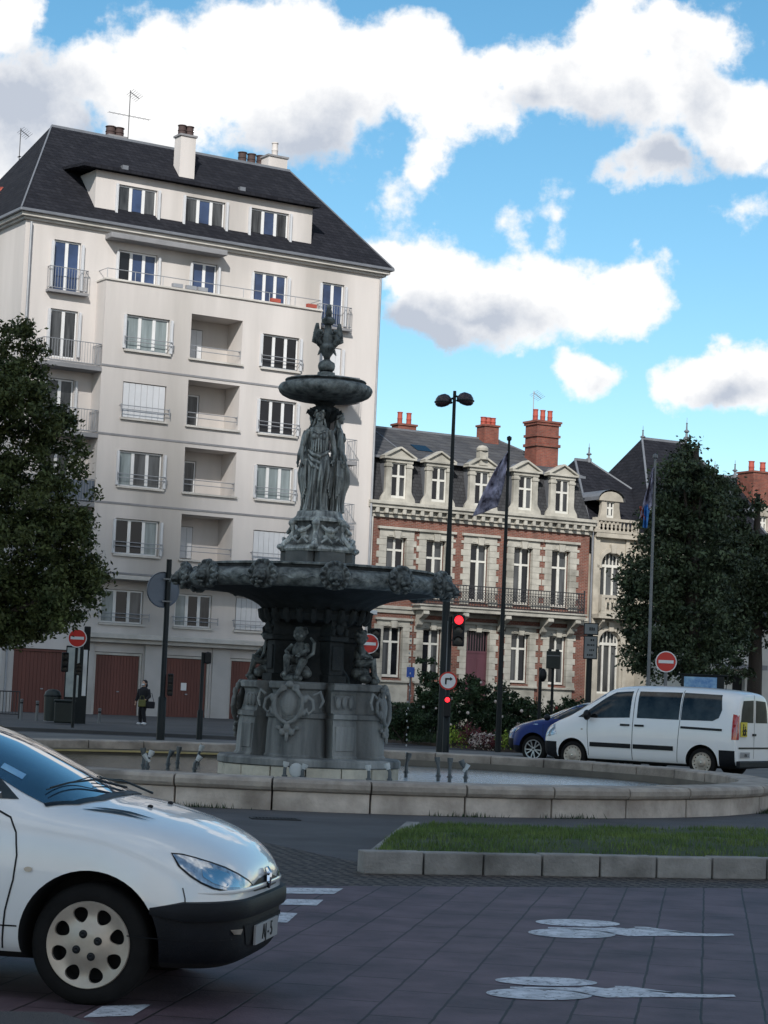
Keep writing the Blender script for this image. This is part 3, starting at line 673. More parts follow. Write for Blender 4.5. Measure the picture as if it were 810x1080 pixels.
# dormer
dx0,dx1,dy=3.45,15.0,.35
mb=MB();dh=[(4.6,6.6,23.35,24.75),(8.08,10.2,23.35,24.75),(11.6,13.7,23.35,24.75)]
wall_holes(mb,dx0,dx1,22.85,25.25,dh,dy,.2);mb.add([(dx0,dy,22.8),(dx0,dy,25.25),(dx0,2.6,25.3)],[(0,1,2)]);mb.add([(dx1,dy,22.8),(dx1,dy,25.25),(dx1,2.6,25.3)],[(0,1,2)])
dm=mb.build('dormer','render',rf,recalc=False)
mb=MB();mb.add([(dx0-.8,-.05,25.24),(dx1+.3,-.05,25.24),(dx1+.3,2.7,25.54),(dx0-.8,2.7,25.54),(dx0-.8,-.05,25.38),(dx1+.3,-.05,25.38),(dx1+.3,2.7,25.68),(dx0-.8,2.7,25.68)],[(0,3,2,1),(4,5,6,7),(0,1,5,4),(1,2,6,5),(2,3,7,6),(3,0,4,7)]);mb.build('dormer_roof','slate',rf)
for a,b,c,d in dh:
    w_=window(rf,a+.02,b-.02,c+.02,d-.02,dy+.1,3,['glassd','glassb','glassd'],name='dormer_window');sill(w_,a,b,c,dy,'trimgrey');strips(w_,a,b,c,d,dy)
def chimney(par,x0,x1,y0,y1,z0,z1,mm,pots,potm,pr=.16,ph=.6,cap=.06):
    mb=MB();mb.box(x0,x1,y0,y1,z0,z1);c=mb.build('chimney',mm,par);MB().box(x0-cap,x1+cap,y0-cap,y1+cap,z1+.002,z1+.1).build('cap','trimgrey' if mm=='render' else mm,c)
    for i in range(pots):
        px=x0+(x1-x0)*(i+.5)/pots;mb=MB();r=pr
        mb.lathe([(r*1.05,0),(r,.08),(r,ph*.4),(r*1.12,ph*.45),(r,ph*.5),(r*.95,ph*.9),(r*1.15,ph*.93),(r*1.1,ph),(r*.8,ph)],(px,(y0+y1)/2,z1+.1),12);mb.build('chimney_pot',potm,c,smooth=True)
    return c
def chim_px(pl,xa,xb,ybot,ytop,y,par,mm,pots,potm,dep=.8,**k):
    a=pl(xa,(ybot+ytop)/2,y);b=pl(xb,(ybot+ytop)/2,y);zt=pl((xa+xb)/2,ytop,y)[1];zb=pl((xa+xb)/2,ybot,y)[1]
    return chimney(par,a[0],b[0],y,y+dep,zb-1.2,zt,mm,pots,potm,**k)
chim_px(p1,190,206,183,144,3.4,rf,'render',2,'pot',dep=.7,pr=.2,ph=.5)
chim_px(p1,115,133,150,145,6.2,rf,'render',2,'pot',pr=.24,ph=.5)
chim_px(p1,254,283,178,174,6.2,rf,'render',3,'pot',pr=.22,ph=.55)
chim_px(p1,283,303,182,166,5.6,rf,'render',1,'render',pr=.16,ph=.75)
def antenna(par,base,h,arm,el,m='raildark'):
    x,y,z=base;mb=MB();mb.tube([(x,y,z),(x,y,z+h)],.022,6)
    mb.tube([(x-arm,y,z+h*.55),(x+arm,y,z+h*.55)],.014,5)
    for i in range(9): c=x-arm+2*arm*i/8;mb.tube([(c,y-.15,z+h*.55),(c,y+.15,z+h*.55)],.008,4)
    a=Vector((x,y,z+h*.97));b=a+Vector((el,-.1,-.28));mb.tube([a,b],.02,5)
    for i in range(6): c=a.lerp(b,i/5);mb.tube([c+Vector((.1,-.22,.12)),c+Vector((-.1,.22,-.12))],.009,4)
    return mb.build('antenna',m,par)
q=p1(135,145,6.);antenna(rf,(q[0],6.,q[1]-.5),2.9,1.1,.45)
q=p1(16,170,8.);antenna(rf,(q[0]+.2,8.,q[1]-1.5),3.2,.05,.4)
for px,py in((138,174),(262,197)): 
    s,z=p1(px,py,2.5);MB().box(s-.15,s+.15,z-22.74-.5,z-22.74-.1,z-.15,z+.1).build('roof_vent','zinc',rf)
q=p1(3,222,6.);chimney(rf,q[0]-.5,q[0]+.35,5.6,6.4,q[1]-2,q[1]+.6,'brickch',1,'potred',pr=.14,ph=.4)
# ================================================================ BRICK HOUSE
K2=K*1.032
P2=Plane(392,530,100*K2,29)
def p2(x,y,off=0.): s,z=P2(x,y,off*K2);return s/K2,z/K2
bh=empty('brick_house',(P2.O[0],P2.O[1],0),P2.th,'red brick town house with pale stone quoins, mansard dormers and long iron balcony','house',sc=K2)
HW=12.75;HD=10.
cs_=[1.46,3.68,6.22,8.77,11.03]
up=[(c-.56,c+.56,6.5 if i in(2,3) else 6.75,9.1) for i,c in enumerate(cs_)]
lo=[(c-.55,c+.55,2.3,4.78) for i,c in enumerate(cs_)];lo[2]=(5.62,6.96,.35,4.8)
up=[(a,b,6.2 if i>0 else 7.0,d) for i,(a,b,c,d) in enumerate(up)]
mb=MB();wall_holes(mb,0,HW,0,10.2,up+lo,0,.3);mb.quad((0,0,0),(0,HD,0),(0,HD,10.2),(0,0,10.2));mb.quad((HW,0,0),(HW,HD,0),(HW,HD,10.2),(HW,0,10.2));mb.quad((0,HD,0),(HW,HD,0),(HW,HD,10.2),(0,HD,10.2))
mb.build('wall','brick',bh,recalc=False)
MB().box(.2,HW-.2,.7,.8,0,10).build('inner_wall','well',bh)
def surround(a,b,z0,z1,w=.36,top=.42,key=True):
    mb=MB();h=.3;z=z0-.12;i=0
    while z<z1+.1:
        ww=w if i%2 else w+.14;zz=min(z+h,z1+.12)
        mb.box(a-ww,a+.003,-.05,.2,z,zz-.008);mb.box(b-.003,b+ww,-.05,.2,z,zz-.008);z+=h;i+=1
    mb.box(a-w,b+w,-.06,.2,z1-.002,z1+top-.12);mb.box(a-w-.12,b+w+.12,-.18,.2,z1+top-.12,z1+top)
    if key:
        c=(a+b)/2;mb.prism([(c-.13,z1-.06),(c+.13,z1-.06),(c+.19,z1+.30),(c-.19,z1+.30)],-.14,.1,'xz');mb.box(a+.1,c-.25,-.085,-.05,z1+.05,z1+.14);mb.box(c+.25,b-.1,-.085,-.05,z1+.05,z1+.14)
    return mb
def cas(par,a,b,z0,z1,y,trans=.7,name='window',m='woodfr'):
    """tall casement with a transom"""
    w=.07;mb=MB();zt=z0+(z1-z0)*trans
    mb.box(a,a+w,y,y+.07,z0,z1);mb.box(b-w,b,y,y+.07,z0,z1);mb.box(a+w,b-w,y,y+.07,z0,z0+.12);mb.box(a+w,b-w,y,y+.07,z1-w,z1);mb.box(a+w,b-w,y-.01,y+.06,zt-.05,zt+.05)
    c=(a+b)/2;mb.box(c-.075,c+.075,y-.012,y+.05,z0+.12,zt-.05);mb.box(c-.05,c+.05,y-.012,y+.05,zt+.05,z1-w);f=mb.build(name,m,par)
    for k,(u,v) in enumerate(((a,c),(c,b))):
        mb=MB();mb.quad((u+.03,y+.04,z0+.05),(v-.03,y+.04,z0+.05),(v-.03,y+.04,z1-.05),(u+.03,y+.04,z1-.05));mb.build('pane','glass' if (k+int(a*3))%2 else 'glassd',f)
    return f
for i,(a,b,c,d) in enumerate(up):
    s_=surround(a,b,c,d,.40,.48).build('window_surround','stone',bh,bevel=.01);cas(s_,a+.05,b-.05,c+.05,d,.22)
for i,(a,b,c,d) in enumerate(lo):
    s_=surround(a,b,c,d,.36,.42).build('door_surround' if i==2 else 'window_surround','stone',bh,bevel=.01)
    if i==2:
        mb=MB();mb.box(a,b,.2,.27,c,d-1.05);mb.box(a,b,.18,.28,d-1.1,d-.98)
        for k in range(2):
            for zz in((.3,1.3),(1.5,3.1)):
                u=a+.12+k*(b-a)/2;mb.box(u,u+(b-a)/2-.24,.175,.2,c+zz[0],c+zz[1])
        dd=mb.build('door','doorp',s_,bevel=.01)
        mb=MB()
        for k in range(9): u=a+.06+(b-a-.12)*k/8;mb.tube([(u,.2,d-.98),(u,.2,d-.02)],.018,6)
        mb.build('door_grille','doorp',dd);MB().quad((a,.26,d-1),(b,.26,d-1),(b,.26,d),(a,.26,d)).build('pane','glass',dd)
        mb=MB();mb.box(a-.5,b+.5,-.9,-.06,0,.17);mb.box(a-.3,b+.3,-.6,-.061,.17,.34);mb.build('steps','stone',bh)
    else:
        cas(s_,a+.05,b-.05,c+.05,d,.22);MB().box(a-.45,b+.45,-.2,.2,c-.2,c-.1).build('sill','stone',s_,bevel=.01)
        MB().box(a-.35,b+.35,-.06,-.003,.9,c-.2).build('panel','stone',s_)
# stone quoins at ends and bands
def quoin(x0,x1,z0,z1,side):
    mb=MB();z=z0;i=0
    while z<z1:
        e=.14 if i%2 else 0;zz=min(z+.3,z1)
        mb.box(x0-(e if side>0 else 0),x1+(e if side<0 else 0),-.045,-.003,z,zz-.008);z+=.3;i+=1
    return mb
mb=MB();mb.box(0,HW,-.1,-.003,0,1.0);mb.box(0,HW,-.09,-.003,5.42,5.62);mb.box(0,HW,-.16,-.004,5.62,5.78);mb.build('stone_band','stone',bh,bevel=.012)
mb=MB();mb.box(-.32,HW+.05,-.12,-.003,10.02,10.2);mb.box(-.32,HW+.08,-.42,.2,10.45,10.62);mb.box(-.32,HW+.1,-.52,.3,10.62,10.78);mb.box(-.32,HW+.05,-.2,.0,10.2,10.45);mb.build('cornice','stone',bh,bevel=.015)
n=26
for i in range(n): x=.15+(HW-.3)*i/(n-1);MB().box(x-.09,x+.09,-.4,-.2,10.2,10.45).build('corbel','stone',bh,bevel=.02)
mb=MB();mb.tube([(HW+.12,-.12,0),(HW+.12,-.12,10.4)],.06,8);mb.build('downspout','zinc',bh)
MB().box(-.34,-.003,-.25,.3,0,10.0).build('pilaster','ledge',bh)
# balcony
bx0,bx1=2.5,11.9
mb=MB();mb.box(bx0-.1,bx1+.1,-1.0,-.2,5.64,5.84);mb.box(bx0-.2,bx1+.2,-1.08,-.2,5.84,5.92);bs=mb.build('balcony_slab','stone',bh,bevel=.015)
for x in(2.75,5.0,7.45,9.95,11.6):
    mb=MB();mb.prism([(-.17,5.62),(-.95,5.62),(-.98,5.45),(-.75,5.3),(-.5,5.2),(-.38,4.95),(-.17,4.8)],x-.16,x+.16,'yz');mb.build('corbel','stone',bs,bevel=.02)
mb=MB();y=-.95;z0,z1=5.95,6.95
mb.box(bx0,bx1,y-.03,y+.03,z1-.03,z1+.02);mb.box(bx0,bx1,y-.02,y+.02,z0,z0+.04);mb.box(bx0,bx1,y-.02,y+.02,z0+.16,z0+.19);mb.box(bx0,bx1,y-.02,y+.02,z1-.2,z1-.17)
n=58
for i in range(n+1):
    x=bx0+(bx1-bx0)*i/n;mb.tube([(x,y,z0),(x,y,z1)],.016,5,False)
    if i<n:
        xc=x+(bx1-bx0)/n/2
        for zc,r in((z0+.34,.055),(z0+.5,.05),(z0+.66,.055)): mb.tube([(xc+r*math.cos(k*math.pi/4),y,zc+r*1.2*math.sin(k*math.pi/4)) for k in range(9)],.014,4,False)
for x in(bx0,bx1): mb.box(x-.03,x+.03,y-.03,y+.03,z0,z1+.15);mb.box(x-.015,x+.015,y,-.22,z1-.03,z1);mb.box(x-.012,x+.012,y,-.22,z0,z0+.04)
for x in(bx0,bx1):
    for k in range(5): mb.tube([(x,y+.15+k*.14,z0),(x,y+.15+k*.14,z1)],.011,5,False)
mb.build('balcony_railing','raildark',bs)
# roof: mansard lower slope then shallow upper slope
mz0,mz1=10.78,13.0
mb=MB();mb.add([(-.3,.15,mz0),(HW+.1,.15,mz0),(HW-.4,.75,mz1),(-.3,.75,mz1),(-.3,HD,mz0),(HW+.1,HD,mz0),(-.3,HD-.6,mz1),(HW-.4,HD-.6,mz1)],[(0,1,2,3),(1,5,7,2),(0,3,6,4),(4,6,7,5)]);mn=mb.build('mansard','mansard',bh,recalc=False)
mb=MB();ry2=5.0;rz2=15.05
mb.add([(-.4,.45,mz1),(HW-.15,.45,mz1),(HW-2.5,ry2,rz2),(-.4,ry2,rz2),(-.4,HD-.4,mz1),(HW-.15,HD-.4,mz1)],[(0,1,2,3),(1,5,2),(3,2,5,4),(0,3,4)]);r2=mb.build('roof','slate2',bh,recalc=False)
mb=MB();mb.box(-.4,HW-.1,.38,.5,mz1-.06,mz1+.06);mb.bar((-.4,ry2,rz2),(HW-2.5,ry2,rz2),.14);mb.bar((HW-.15,.45,mz1),(HW-2.5,ry2,rz2),.1);mb.tube([(2.4,.5,mz1+.02),(2.4,ry2,rz2)],.04,5);mb.build('ridge_flashing','zinc',r2)
s,z=p2(446,465,2.2);mb=MB();zz=13.0+(2.2-.45)*(2.05/4.55);mb.add([(s-.45,1.9,zz-.1),(s+.45,1.9,zz-.1),(s+.45,2.7,zz+.27),(s-.45,2.7,zz+.27)],[(0,1,2,3)]);mb.build('skylight','glass',r2)
def ldormer(cx,crest=False):
    w=.42;x0,x1=cx-w,cx+w
    mb=MB();z0=10.8;
    for sx in(-1,1):
        a=cx+sx*w;b=cx+sx*(w+.3);mb.box(min(a,b),max(a,b),-.02,.2,z0,12.72);mb.prism([(cx+sx*(w+.3),z0),(cx+sx*(w+.55),z0),(cx+sx*(w+.5),z0+.22),(cx+sx*(w+.34),z0+.45),(cx+sx*(w+.3),z0+.6)],-.01,.16,'xz')
        mb.box(min(a,b)-.04,max(a,b)+.04,-.06,.2,12.5,12.62)
    mb.box(x0,x1,-.02,.2,z0,11.0);mb.box(x0-.34,x1+.34,-.05,.25,12.72,12.88);mb.box(x0-.48,x1+.48,-.15,.4,12.88,12.98)
    mb.prism([(x0-.42,12.98),(x1+.42,12.98),(cx,13.40)],-.02,.3,'xz')
    for sx in(-1,1): mb.bar((cx+sx*(w+.48),.1,12.98),(cx,.1,13.47),.5,.09)
    if crest:
        mb.box(cx-.24,cx+.24,-.08,.28,13.02,13.72);mb.lathe([(0,.35),(.2,.3),(.3,.18),(.3,.05),(0,0)],(cx,.1,13.7),12);mb.lathe([(.2,0),(.16,.15),(.05,.2)],(cx,-.1,13.3),8)
    d=mb.build('dormer','stone',r2,bevel=.012)
    mb=MB();mb.box(x0-.3,x0-.25,.2,2.2,z0,12.9);mb.box(x1+.25,x1+.3,.2,2.2,z0,12.9);mb.add([(x0-.42,.28,12.99),(cx,.28,13.41),(cx,2.5,13.41),(x0-.42,2.5,12.99),(x1+.42,.28,12.99),(x1+.42,2.5,12.99)],[(0,1,2,3),(1,4,5,2)])
    mb.build('dormer_roof','zinc',r2,recalc=False);cas(r2,x0,x1,11.0,12.72,.08,.62,name='dormer_window')
for i,c in enumerate((1.45,3.72,6.2,8.78,11.0)): ldormer(c,i==2)
# chimneys
chim_px(p2,420,439,458,449,5.2,r2,'brickch',2,'potred',dep=.7,pr=.13,ph=.62)
chim_px(p2,511,526,470,450,4.4,r2,'brickch',3,'potred',dep=.8,pr=.15,ph=.42)
c=chim_px(p2,566,589,492,446,1.6,r2,'brickch',3,'potred',dep=1.1,pr=.13,ph=.62,cap=.12)
a=p2(566,470,1.6)[0];b=p2(589,470,1.6)[0];zt=p2(580,446,1.6)[1];mb=MB();mb.box(a-.07,b+.07,1.53,2.77,zt-.75,zt-.62);mb.box(a-.08,b+.08,1.52,2.78,zt-1.25,zt-1.1);mb.box(a-.07,b+.07,1.53,2.77,zt-.14,zt-.02);mb.build('brick_course','brickch',c)
q=p2(561,472,3.5);antenna(r2,(q[0],3.5,q[1]-.4),3.4,.0,.4,'rail')
# ================================================================ STONE MANSION to the right
sm=empty('stone_mansion',(P2.O[0],P2.O[1],0),P2.th,'cream stone mansion with arched windows, balustrades and steep dark slate pavilion roofs behind the tree','mansion',sc=K2)
def balus(x0,x1,z0,z1,y,par,name='balustrade'):
    mb=MB();mb.box(x0,x1,y-.12,y+.12,z0,z0+.14);mb.box(x0,x1,y-.14,y+.14,z1-.14,z1);mb.box(x0,x0+.22,y-.13,y+.13,z0+.14,z1-.14);mb.box(x1-.22,x1,y-.13,y+.13,z0+.14,z1-.14)
    h=z1-z0-.28;n=max(2,int((x1-x0-.44)/.24))
    for i in range(n): x=x0+.22+(x1-x0-.44)*(i+.5)/n;mb.lathe([(.06,0),(.07,.06*h),(.04,.15*h),(.085,.38*h),(.05,.7*h),(.04,.85*h),(.07,.94*h),(.06,h)],(x,y,z0+.14),8)
    return mb.build(name,'stonec',par,smooth=True)
def arch_wall(mb,x0,x1,z0,z1,a,b,zb,zs,y,rev=.3,n=14):
    """wall piece with round-headed opening"""
    c=(a+b)/2;r=(b-a)/2;top=zs+r
    mb.quad((x0,y,z0),(x1,y,z0),(x1,y,zb),(x0,y,zb));mb.quad((x0,y,zb),(a,y,zb),(a,y,zs),(x0,y,zs));mb.quad((b,y,zb),(x1,y,zb),(x1,y,zs),(b,y,zs))
    pts=[(c-r*math.cos(math.pi*i/n),zs+r*math.sin(math.pi*i/n)) for i in range(n+1)]
    for i in range(n):
        p,q=pts[i],pts[i+1];u0=x0 if i==0 else p[0];
        mb.quad((p[0],y,p[1]),(q[0],y,q[1]),(q[0],y,z1),(p[0],y,z1));mb.quad((p[0],y,p[1]),(q[0],y,q[1]),(q[0],y+rev,q[1]),(p[0],y+rev,p[1]))
    mb.quad((x0,y,zs),(a,y,zs),(a,y,z1),(x0,y,z1));mb.quad((b,y,zs),(x1,y,zs),(x1,y,z1),(b,y,z1))
    mb.quad((a,y,zb),(a,y+rev,zb),(a,y+rev,zs),(a,y,zs));mb.quad((b,y,zb),(b,y+rev,zb),(b,y+rev,zs),(b,y,zs));mb.quad((a,y,zb),(b,y,zb),(b,y+rev,zb),(a,y+rev,zb))
def arch_window(par,a,b,zb,zs,y):
    c=(a+b)/2;r=(b-a)/2;mb=MB();w=.07
    pts=[(c-r*math.cos(math.pi*i/16),y,zs+r*math.sin(math.pi*i/16)) for i in range(17)];mb.tube(pts,.05,6)
    mb.box(a,a+w,y-.03,y+.04,zb,zs);mb.box(b-w,b,y-.03,y+.04,zb,zs);mb.box(a,b,y-.04,y+.05,zs-.08,zs+.06);mb.box(a,b,y-.03,y+.04,zb,zb+.1)
    for i in(1,2): x=a+(b-a)*i/3;mb.box(x-.045,x+.045,y-.035,y+.035,zb,zs);
    for i in range(1,6): x=a+(b-a)*i/6;h=math.sqrt(max(0,r*r-(x-c)**2));mb.box(x-.025,x+.025,y-.03,y+.03,zs,zs+h)
    f=mb.build('window','woodfr',par);mb=MB();pl=[(a,zb),(b,zb)]+[(c+r*math.cos(math.pi*i/16),zs+r*math.sin(math.pi*i/16)) for i in range(17)];mb.add([(p[0],y+.05,p[1]) for p in pl],[tuple(range(len(pl)))]);mb.build('pane','glassd',f)
def arch_trim(par,a,b,zs,y):
    c=(a+b)/2;r=(b-a)/2;mb=MB();rings=[]
    for i in range(17):
        t_=math.pi*i/16;co_,si=math.cos(t_),math.sin(t_);rings.append([(c-(r+.02)*co_,y-.1,zs+(r+.02)*si),(c-(r+.24)*co_,y-.1,zs+(r+.24)*si),(c-(r+.24)*co_,y+.05,zs+(r+.24)*si),(c-(r+.02)*co_,y+.05,zs+(r+.02)*si)])
    mb.loft(rings);mb.prism([(c-.12,zs+r-.05),(c+.12,zs+r-.05),(c+.18,zs+r+.42),(c-.18,zs+r+.42)],y-.2,y,'xz');mb.box(a-.3,a+.0,y-.12,y,zs-.16,zs);mb.box(b,b+.3,y-.12,y,zs-.16,zs);mb.build('arch_trim','stonec',par,bevel=.01)
MX0,MX1=13.0,31.
bays=[(13.12,15.6),(22.8,25.2)]
mb=MB();
a,b=13.5,14.85
arch_wall(mb,13.0,15.8,0,5.75,a,b,2.0,4.55,0.);arch_wall(mb,13.0,15.8,5.75,10.2,a,b,6.95,8.55,0.)
mb.box(15.8,22.6,-1.2,9,0,10.2)
arch_wall(mb,22.6,25.4,0,5.75,23.3,24.65,2.0,4.55,0.);arch_wall(mb,22.6,25.4,5.75,10.2,23.3,24.65,6.95,8.55,0.)
mb.box(25.4,31,-.5,9,0,10.2);mb.box(13.0,25.4,.9,9,0,10.2);mb.build('wall','stonec',sm,recalc=False)
for a,b in((13.5,14.85),(23.3,24.65)):
    arch_window(sm,a,b,2.0,4.55,.25);arch_window(sm,a,b,6.95,8.55,.25);arch_trim(sm,a,b,4.55,0);arch_trim(sm,a,b,8.55,0)
    balus(a-.35,b+.35,6.05,7.0,-.55,sm,'window_balustrade');MB().box(a-.5,b+.5,-.72,-.003,5.8,6.04).build('balcony_slab','stonec',sm,bevel=.02)
    mb=MB()
    for x in(a-.2,b+.05): mb.prism([(-.003,5.79),(-.6,5.79),(-.6,5.65),(-.3,5.4),(-.003,5.1)],x,x+.16,'yz')
    mb.build('corbel','stonec',sm,bevel=.02)
    balus(a-.65,b+.75,9.95+.25,10.85+.1,-.2,sm,'roof_balustrade')
mb=MB();mb.box(13.0,15.79,-.3,-.003,9.95,10.19);mb.box(22.61,25.39,-.3,-.003,9.95,10.19);mb.box(13.0,13.36,-.12,-.003,0,9.95);mb.box(15.0,15.2,-.12,-.003,0,9.95);mb.box(15.5,22.9,-1.45,-.301,10.0,10.3);mb.box(25.1,31.2,-.8,-.55,10.0,10.3);mb.build('cornice','stonec',sm,bevel=.02)
mb=MB()
for c in (17.3,19.2,21.1): 
    for z in(2.,6.6): MB().box(c-.5,c+.5,-1.26,-1.21,z,z+2.3).build('window','glassd',sm)
for c in(27,29): 
    for z in(2.,6.6): MB().box(c-.5,c+.5,-.56,-.51,z,z+2.3).build('window','glassd',sm)
def pyr(par,x0,x1,y0,y1,z0,rx0,rx1,rz,m='slate',yr=None):
    yr=(y0+y1)/2 if yr is None else yr
    mb=MB();mb.add([(x0,y0,z0),(x1,y0,z0),(x1,y1,z0),(x0,y1,z0),(rx0,yr,rz),(rx1,yr,rz)],[(0,1,5,4),(1,2,5),(2,3,4,5),(3,0,4)]);r=mb.build('roof',m,par,recalc=False)
    mb=MB();mb.bar((rx0,yr,rz),(rx1,yr,rz),.14);mb.bar((x0,y0,z0),(rx0,yr,rz),.1);mb.bar((x1,y0,z0),(rx1,yr,rz),.1);mb.build('ridge_flashing','zinc',r);return r
def finial(par,x,y,z,h):
    mb=MB();mb.lathe([(.16,-.1),(.16,.12*h),(.07,.16*h),(.06,.3*h),(.15,.36*h),(.15,.4*h),(.05,.46*h),(.035,.7*h),(.06,.74*h),(.015,.78*h),(.01,h)],(x,y,z),8);mb.build('finial','zinc',par,smooth=True)
# left small pavilion roof
def P2w(x,y,o): return p2(x,y,o)
a=P2w(621,486,5.);r_=pyr(sm,13.0,20.2,.4,9.6,10.6,a[0]-.9,a[0],a[1]);finial(r_,a[0],5.,a[1],.95)
a=P2w(677,467,5.);b=P2w(724,463,5.);r_=pyr(sm,15.9,24.0,-1.1,9.4,10.3,a[0],b[0],(a[1]+b[1])/2,yr=5.);finial(r_,a[0]+.05,5.,a[1]-.05,1.0);finial(r_,b[0],5.,b[1]-.05,1.25)
a=P2w(753,503,5.);b=P2w(775,502,5.);r_=pyr(sm,22.9,30.8,.3,9.4,10.5,a[0],b[0],(a[1]+b[1])/2,yr=5.);finial(r_,a[0]+.05,5.,a[1]-.05,.95);finial(r_,b[0],5.,b[1]-.05,.95)
pyr(sm,25.3,36,-.6,9.4,10.3,26.5,35,14.6,'slate2',yr=6.)
def oeil(cx,y,z):
    mb=MB();mb.box(cx-.55,cx-.24,y,y+.25,z,z+1.25);mb.box(cx+.24,cx+.55,y,y+.25,z,z+1.25);mb.box(cx-.24,cx+.24,y,y+.25,z,z+.35);mb.prism([(cx+.75*math.cos(k*math.pi/10),z+1.2+.5*math.sin(k*math.pi/10)) for k in range(11)],y-.08,y+.3,'xz')
    mb.prism([(cx-.75,z),(cx-.55,z),(cx-.55,z+.9),(cx-.62,z+.5)],y,y+.2,'xz');mb.prism([(cx+.55,z),(cx+.75,z),(cx+.62,z+.5),(cx+.55,z+.9)],y,y+.2,'xz');d=mb.build('dormer','stonec',sm,bevel=.015)
    cas(sm,cx-.24,cx+.24,z+.35,z+1.2,y+.08,.6,name='dormer_window')
    mb=MB();n=9;rg=[]
    for yy in(y-.12,y+2.2): rg.append([(cx+.85*math.cos(k*math.pi/n),yy,z+1.22+.58*math.sin(k*math.pi/n)) for k in range(n+1)])
    k=len(rg[0]);mb.add(rg[0]+rg[1],[(i,i+1,k+i+1,k+i) for i in range(k-1)]);mb.build('dormer_roof','zinc',sm)
oeil(14.25,.35,10.7);oeil(24.3,.35,10.7)
q=P2w(794,531,3.);q2=P2w(814,500,3.);chimney(sm,q[0],q[0]+1.6,3.,4.4,11.5,q2[1],'brickch',2,'potred')
# white garden pavilion bottom right
gh=empty('white_outbuilding',at(812,760,86.),R_(29),'low pale rendered outbuilding with a dark doorway at the right edge behind the van','outbuilding')
gh.location.z=0
mb=MB();wall_holes(mb,-3.4,3,0,5.0,[(-2.0,-1.35,.3,2.9),(.2,1.2,1,2.6)],0,.25);mb.box(-3.4,3,.3,4,0,5.0);mb.build('wall','towerw',gh,recalc=False)
mb=MB();mb.quad((-2,.2,.3),(-1.35,.2,.3),(-1.35,.2,2.9),(-2,.2,2.9));mb.build('door','well',gh);mb=MB();mb.quad((.2,.2,1),(1.2,.2,1),(1.2,.2,2.6),(.2,.2,2.6));mb.build('window','glassd',gh)
mb=MB();mb.prism([(-.4,5.0),(4.4,5.0),(2,6.1)],-3.6,3.2,'yz');mb.build('roof','slate2',gh)
mb=MB();mb.box(-2.9,-.6,-.5,-.003,3.1,3.3);mb.build('awning','trimgrey',gh)
# garden fence with spikes behind van
fe=empty('iron_fence',at(690,760,80).xy.to_3d(),R_(14),'dark spiked iron fence on a low wall behind the van','fence');fe.location.z=0
mb=MB();mb.box(-1,9,-.12,.12,0,.7);mb.build('low_wall','stonec',fe);mb=MB()
for i in range(72): x=-.9+i*.137;mb.tube([(x,0,.7),(x,0,1.7)],.015,5);mb.lathe([(.03,0),(.0,.14)],(x,0,1.7),5)
mb.box(-1,9,-.02,.02,1.5,1.54);mb.box(-1,9,-.02,.02,.85,.89);mb.build('railing','raildark',fe)
# ================================================================ POOL
PC=(-1.2,35.1);PR=7.8
pl=empty('fountain_basin_wall',(PC[0],PC[1],0),R_(4),'wide round basin wall of weathered beige stone blocks around the fountain','basin wall')
NB=38;RH=.42
cap=MB();wal=MB();inn=MB()
for i in range(NB):
    a0=2*math.pi*i/NB+.0016;a1=2*math.pi*(i+1)/NB-.0016;n=6
    dr=rnd.uniform(-.008,.008);dz=rnd.uniform(-.004,.004)
    prof=[(PR-.6,RH-.15),(PR-.6,RH-.02),(PR-.57,RH),(PR-.02,RH),(PR+.02,RH-.015),(PR+.045,RH-.05),(PR+.045,RH-.11),(PR+.02,RH-.15),(PR-.02,RH-.165),(PR-.6,RH-.165)]
    rings=[]
    for k in range(n+1):
        a=a0+(a1-a0)*k/n;rings.append([((r+dr)*math.cos(a),(r+dr)*math.sin(a),z+dz) for r,z in prof])
    cap.loft(rings)
    rings=[]
    for k in range(n+1):
        a=a0+(a1-a0)*k/n;rings.append([((r)*math.cos(a),(r)*math.sin(a),z) for r,z in [(PR-.55,0),(PR-.55,RH-.17),(PR-.03+dr,RH-.17),(PR-.03+dr,.0)]])
    wal.loft(rings)
cap.build('coping','poolcap',pl,bevel=.006);wal.build('wall_blocks','pool',pl,bevel=.008)
inn.lathe([(PR-.61,RH-.16),(PR-.62,0.02),(0,.02)],n=96);inn.build('lining','poolin',pl,smooth=True)
mb=MB();mb.lathe([(PR-.625,.20),(PR-.70,.20),(PR-.70,.235),(PR-.625,.235)],n=96,a0=R_(95),a1=R_(170));mb.build('ledge','poolband',pl)  # thin yellow strip along the far inner wall of the basin
wm=bpy.data.materials.new('pool_water');t=nt(wm);o=N(t,'ShaderNodeOutputMaterial');p=N(t,'ShaderNodeBsdfPrincipled');L(t,p.outputs[0],o.inputs[0])
p.inputs['Roughness'].default_value=.12;p.inputs['Specular IOR Level'].default_value=1.
tc=N(t,'ShaderNodeTexCoord');n1=N(t,'ShaderNodeTexNoise');n1.inputs['Scale'].default_value=1.3;n1.inputs['Detail'].default_value=6;mp=N(t,'ShaderNodeMapping');mp.inputs['Location'].default_value=(3,1,0);L(t,tc.outputs['Object'],mp.inputs[0])
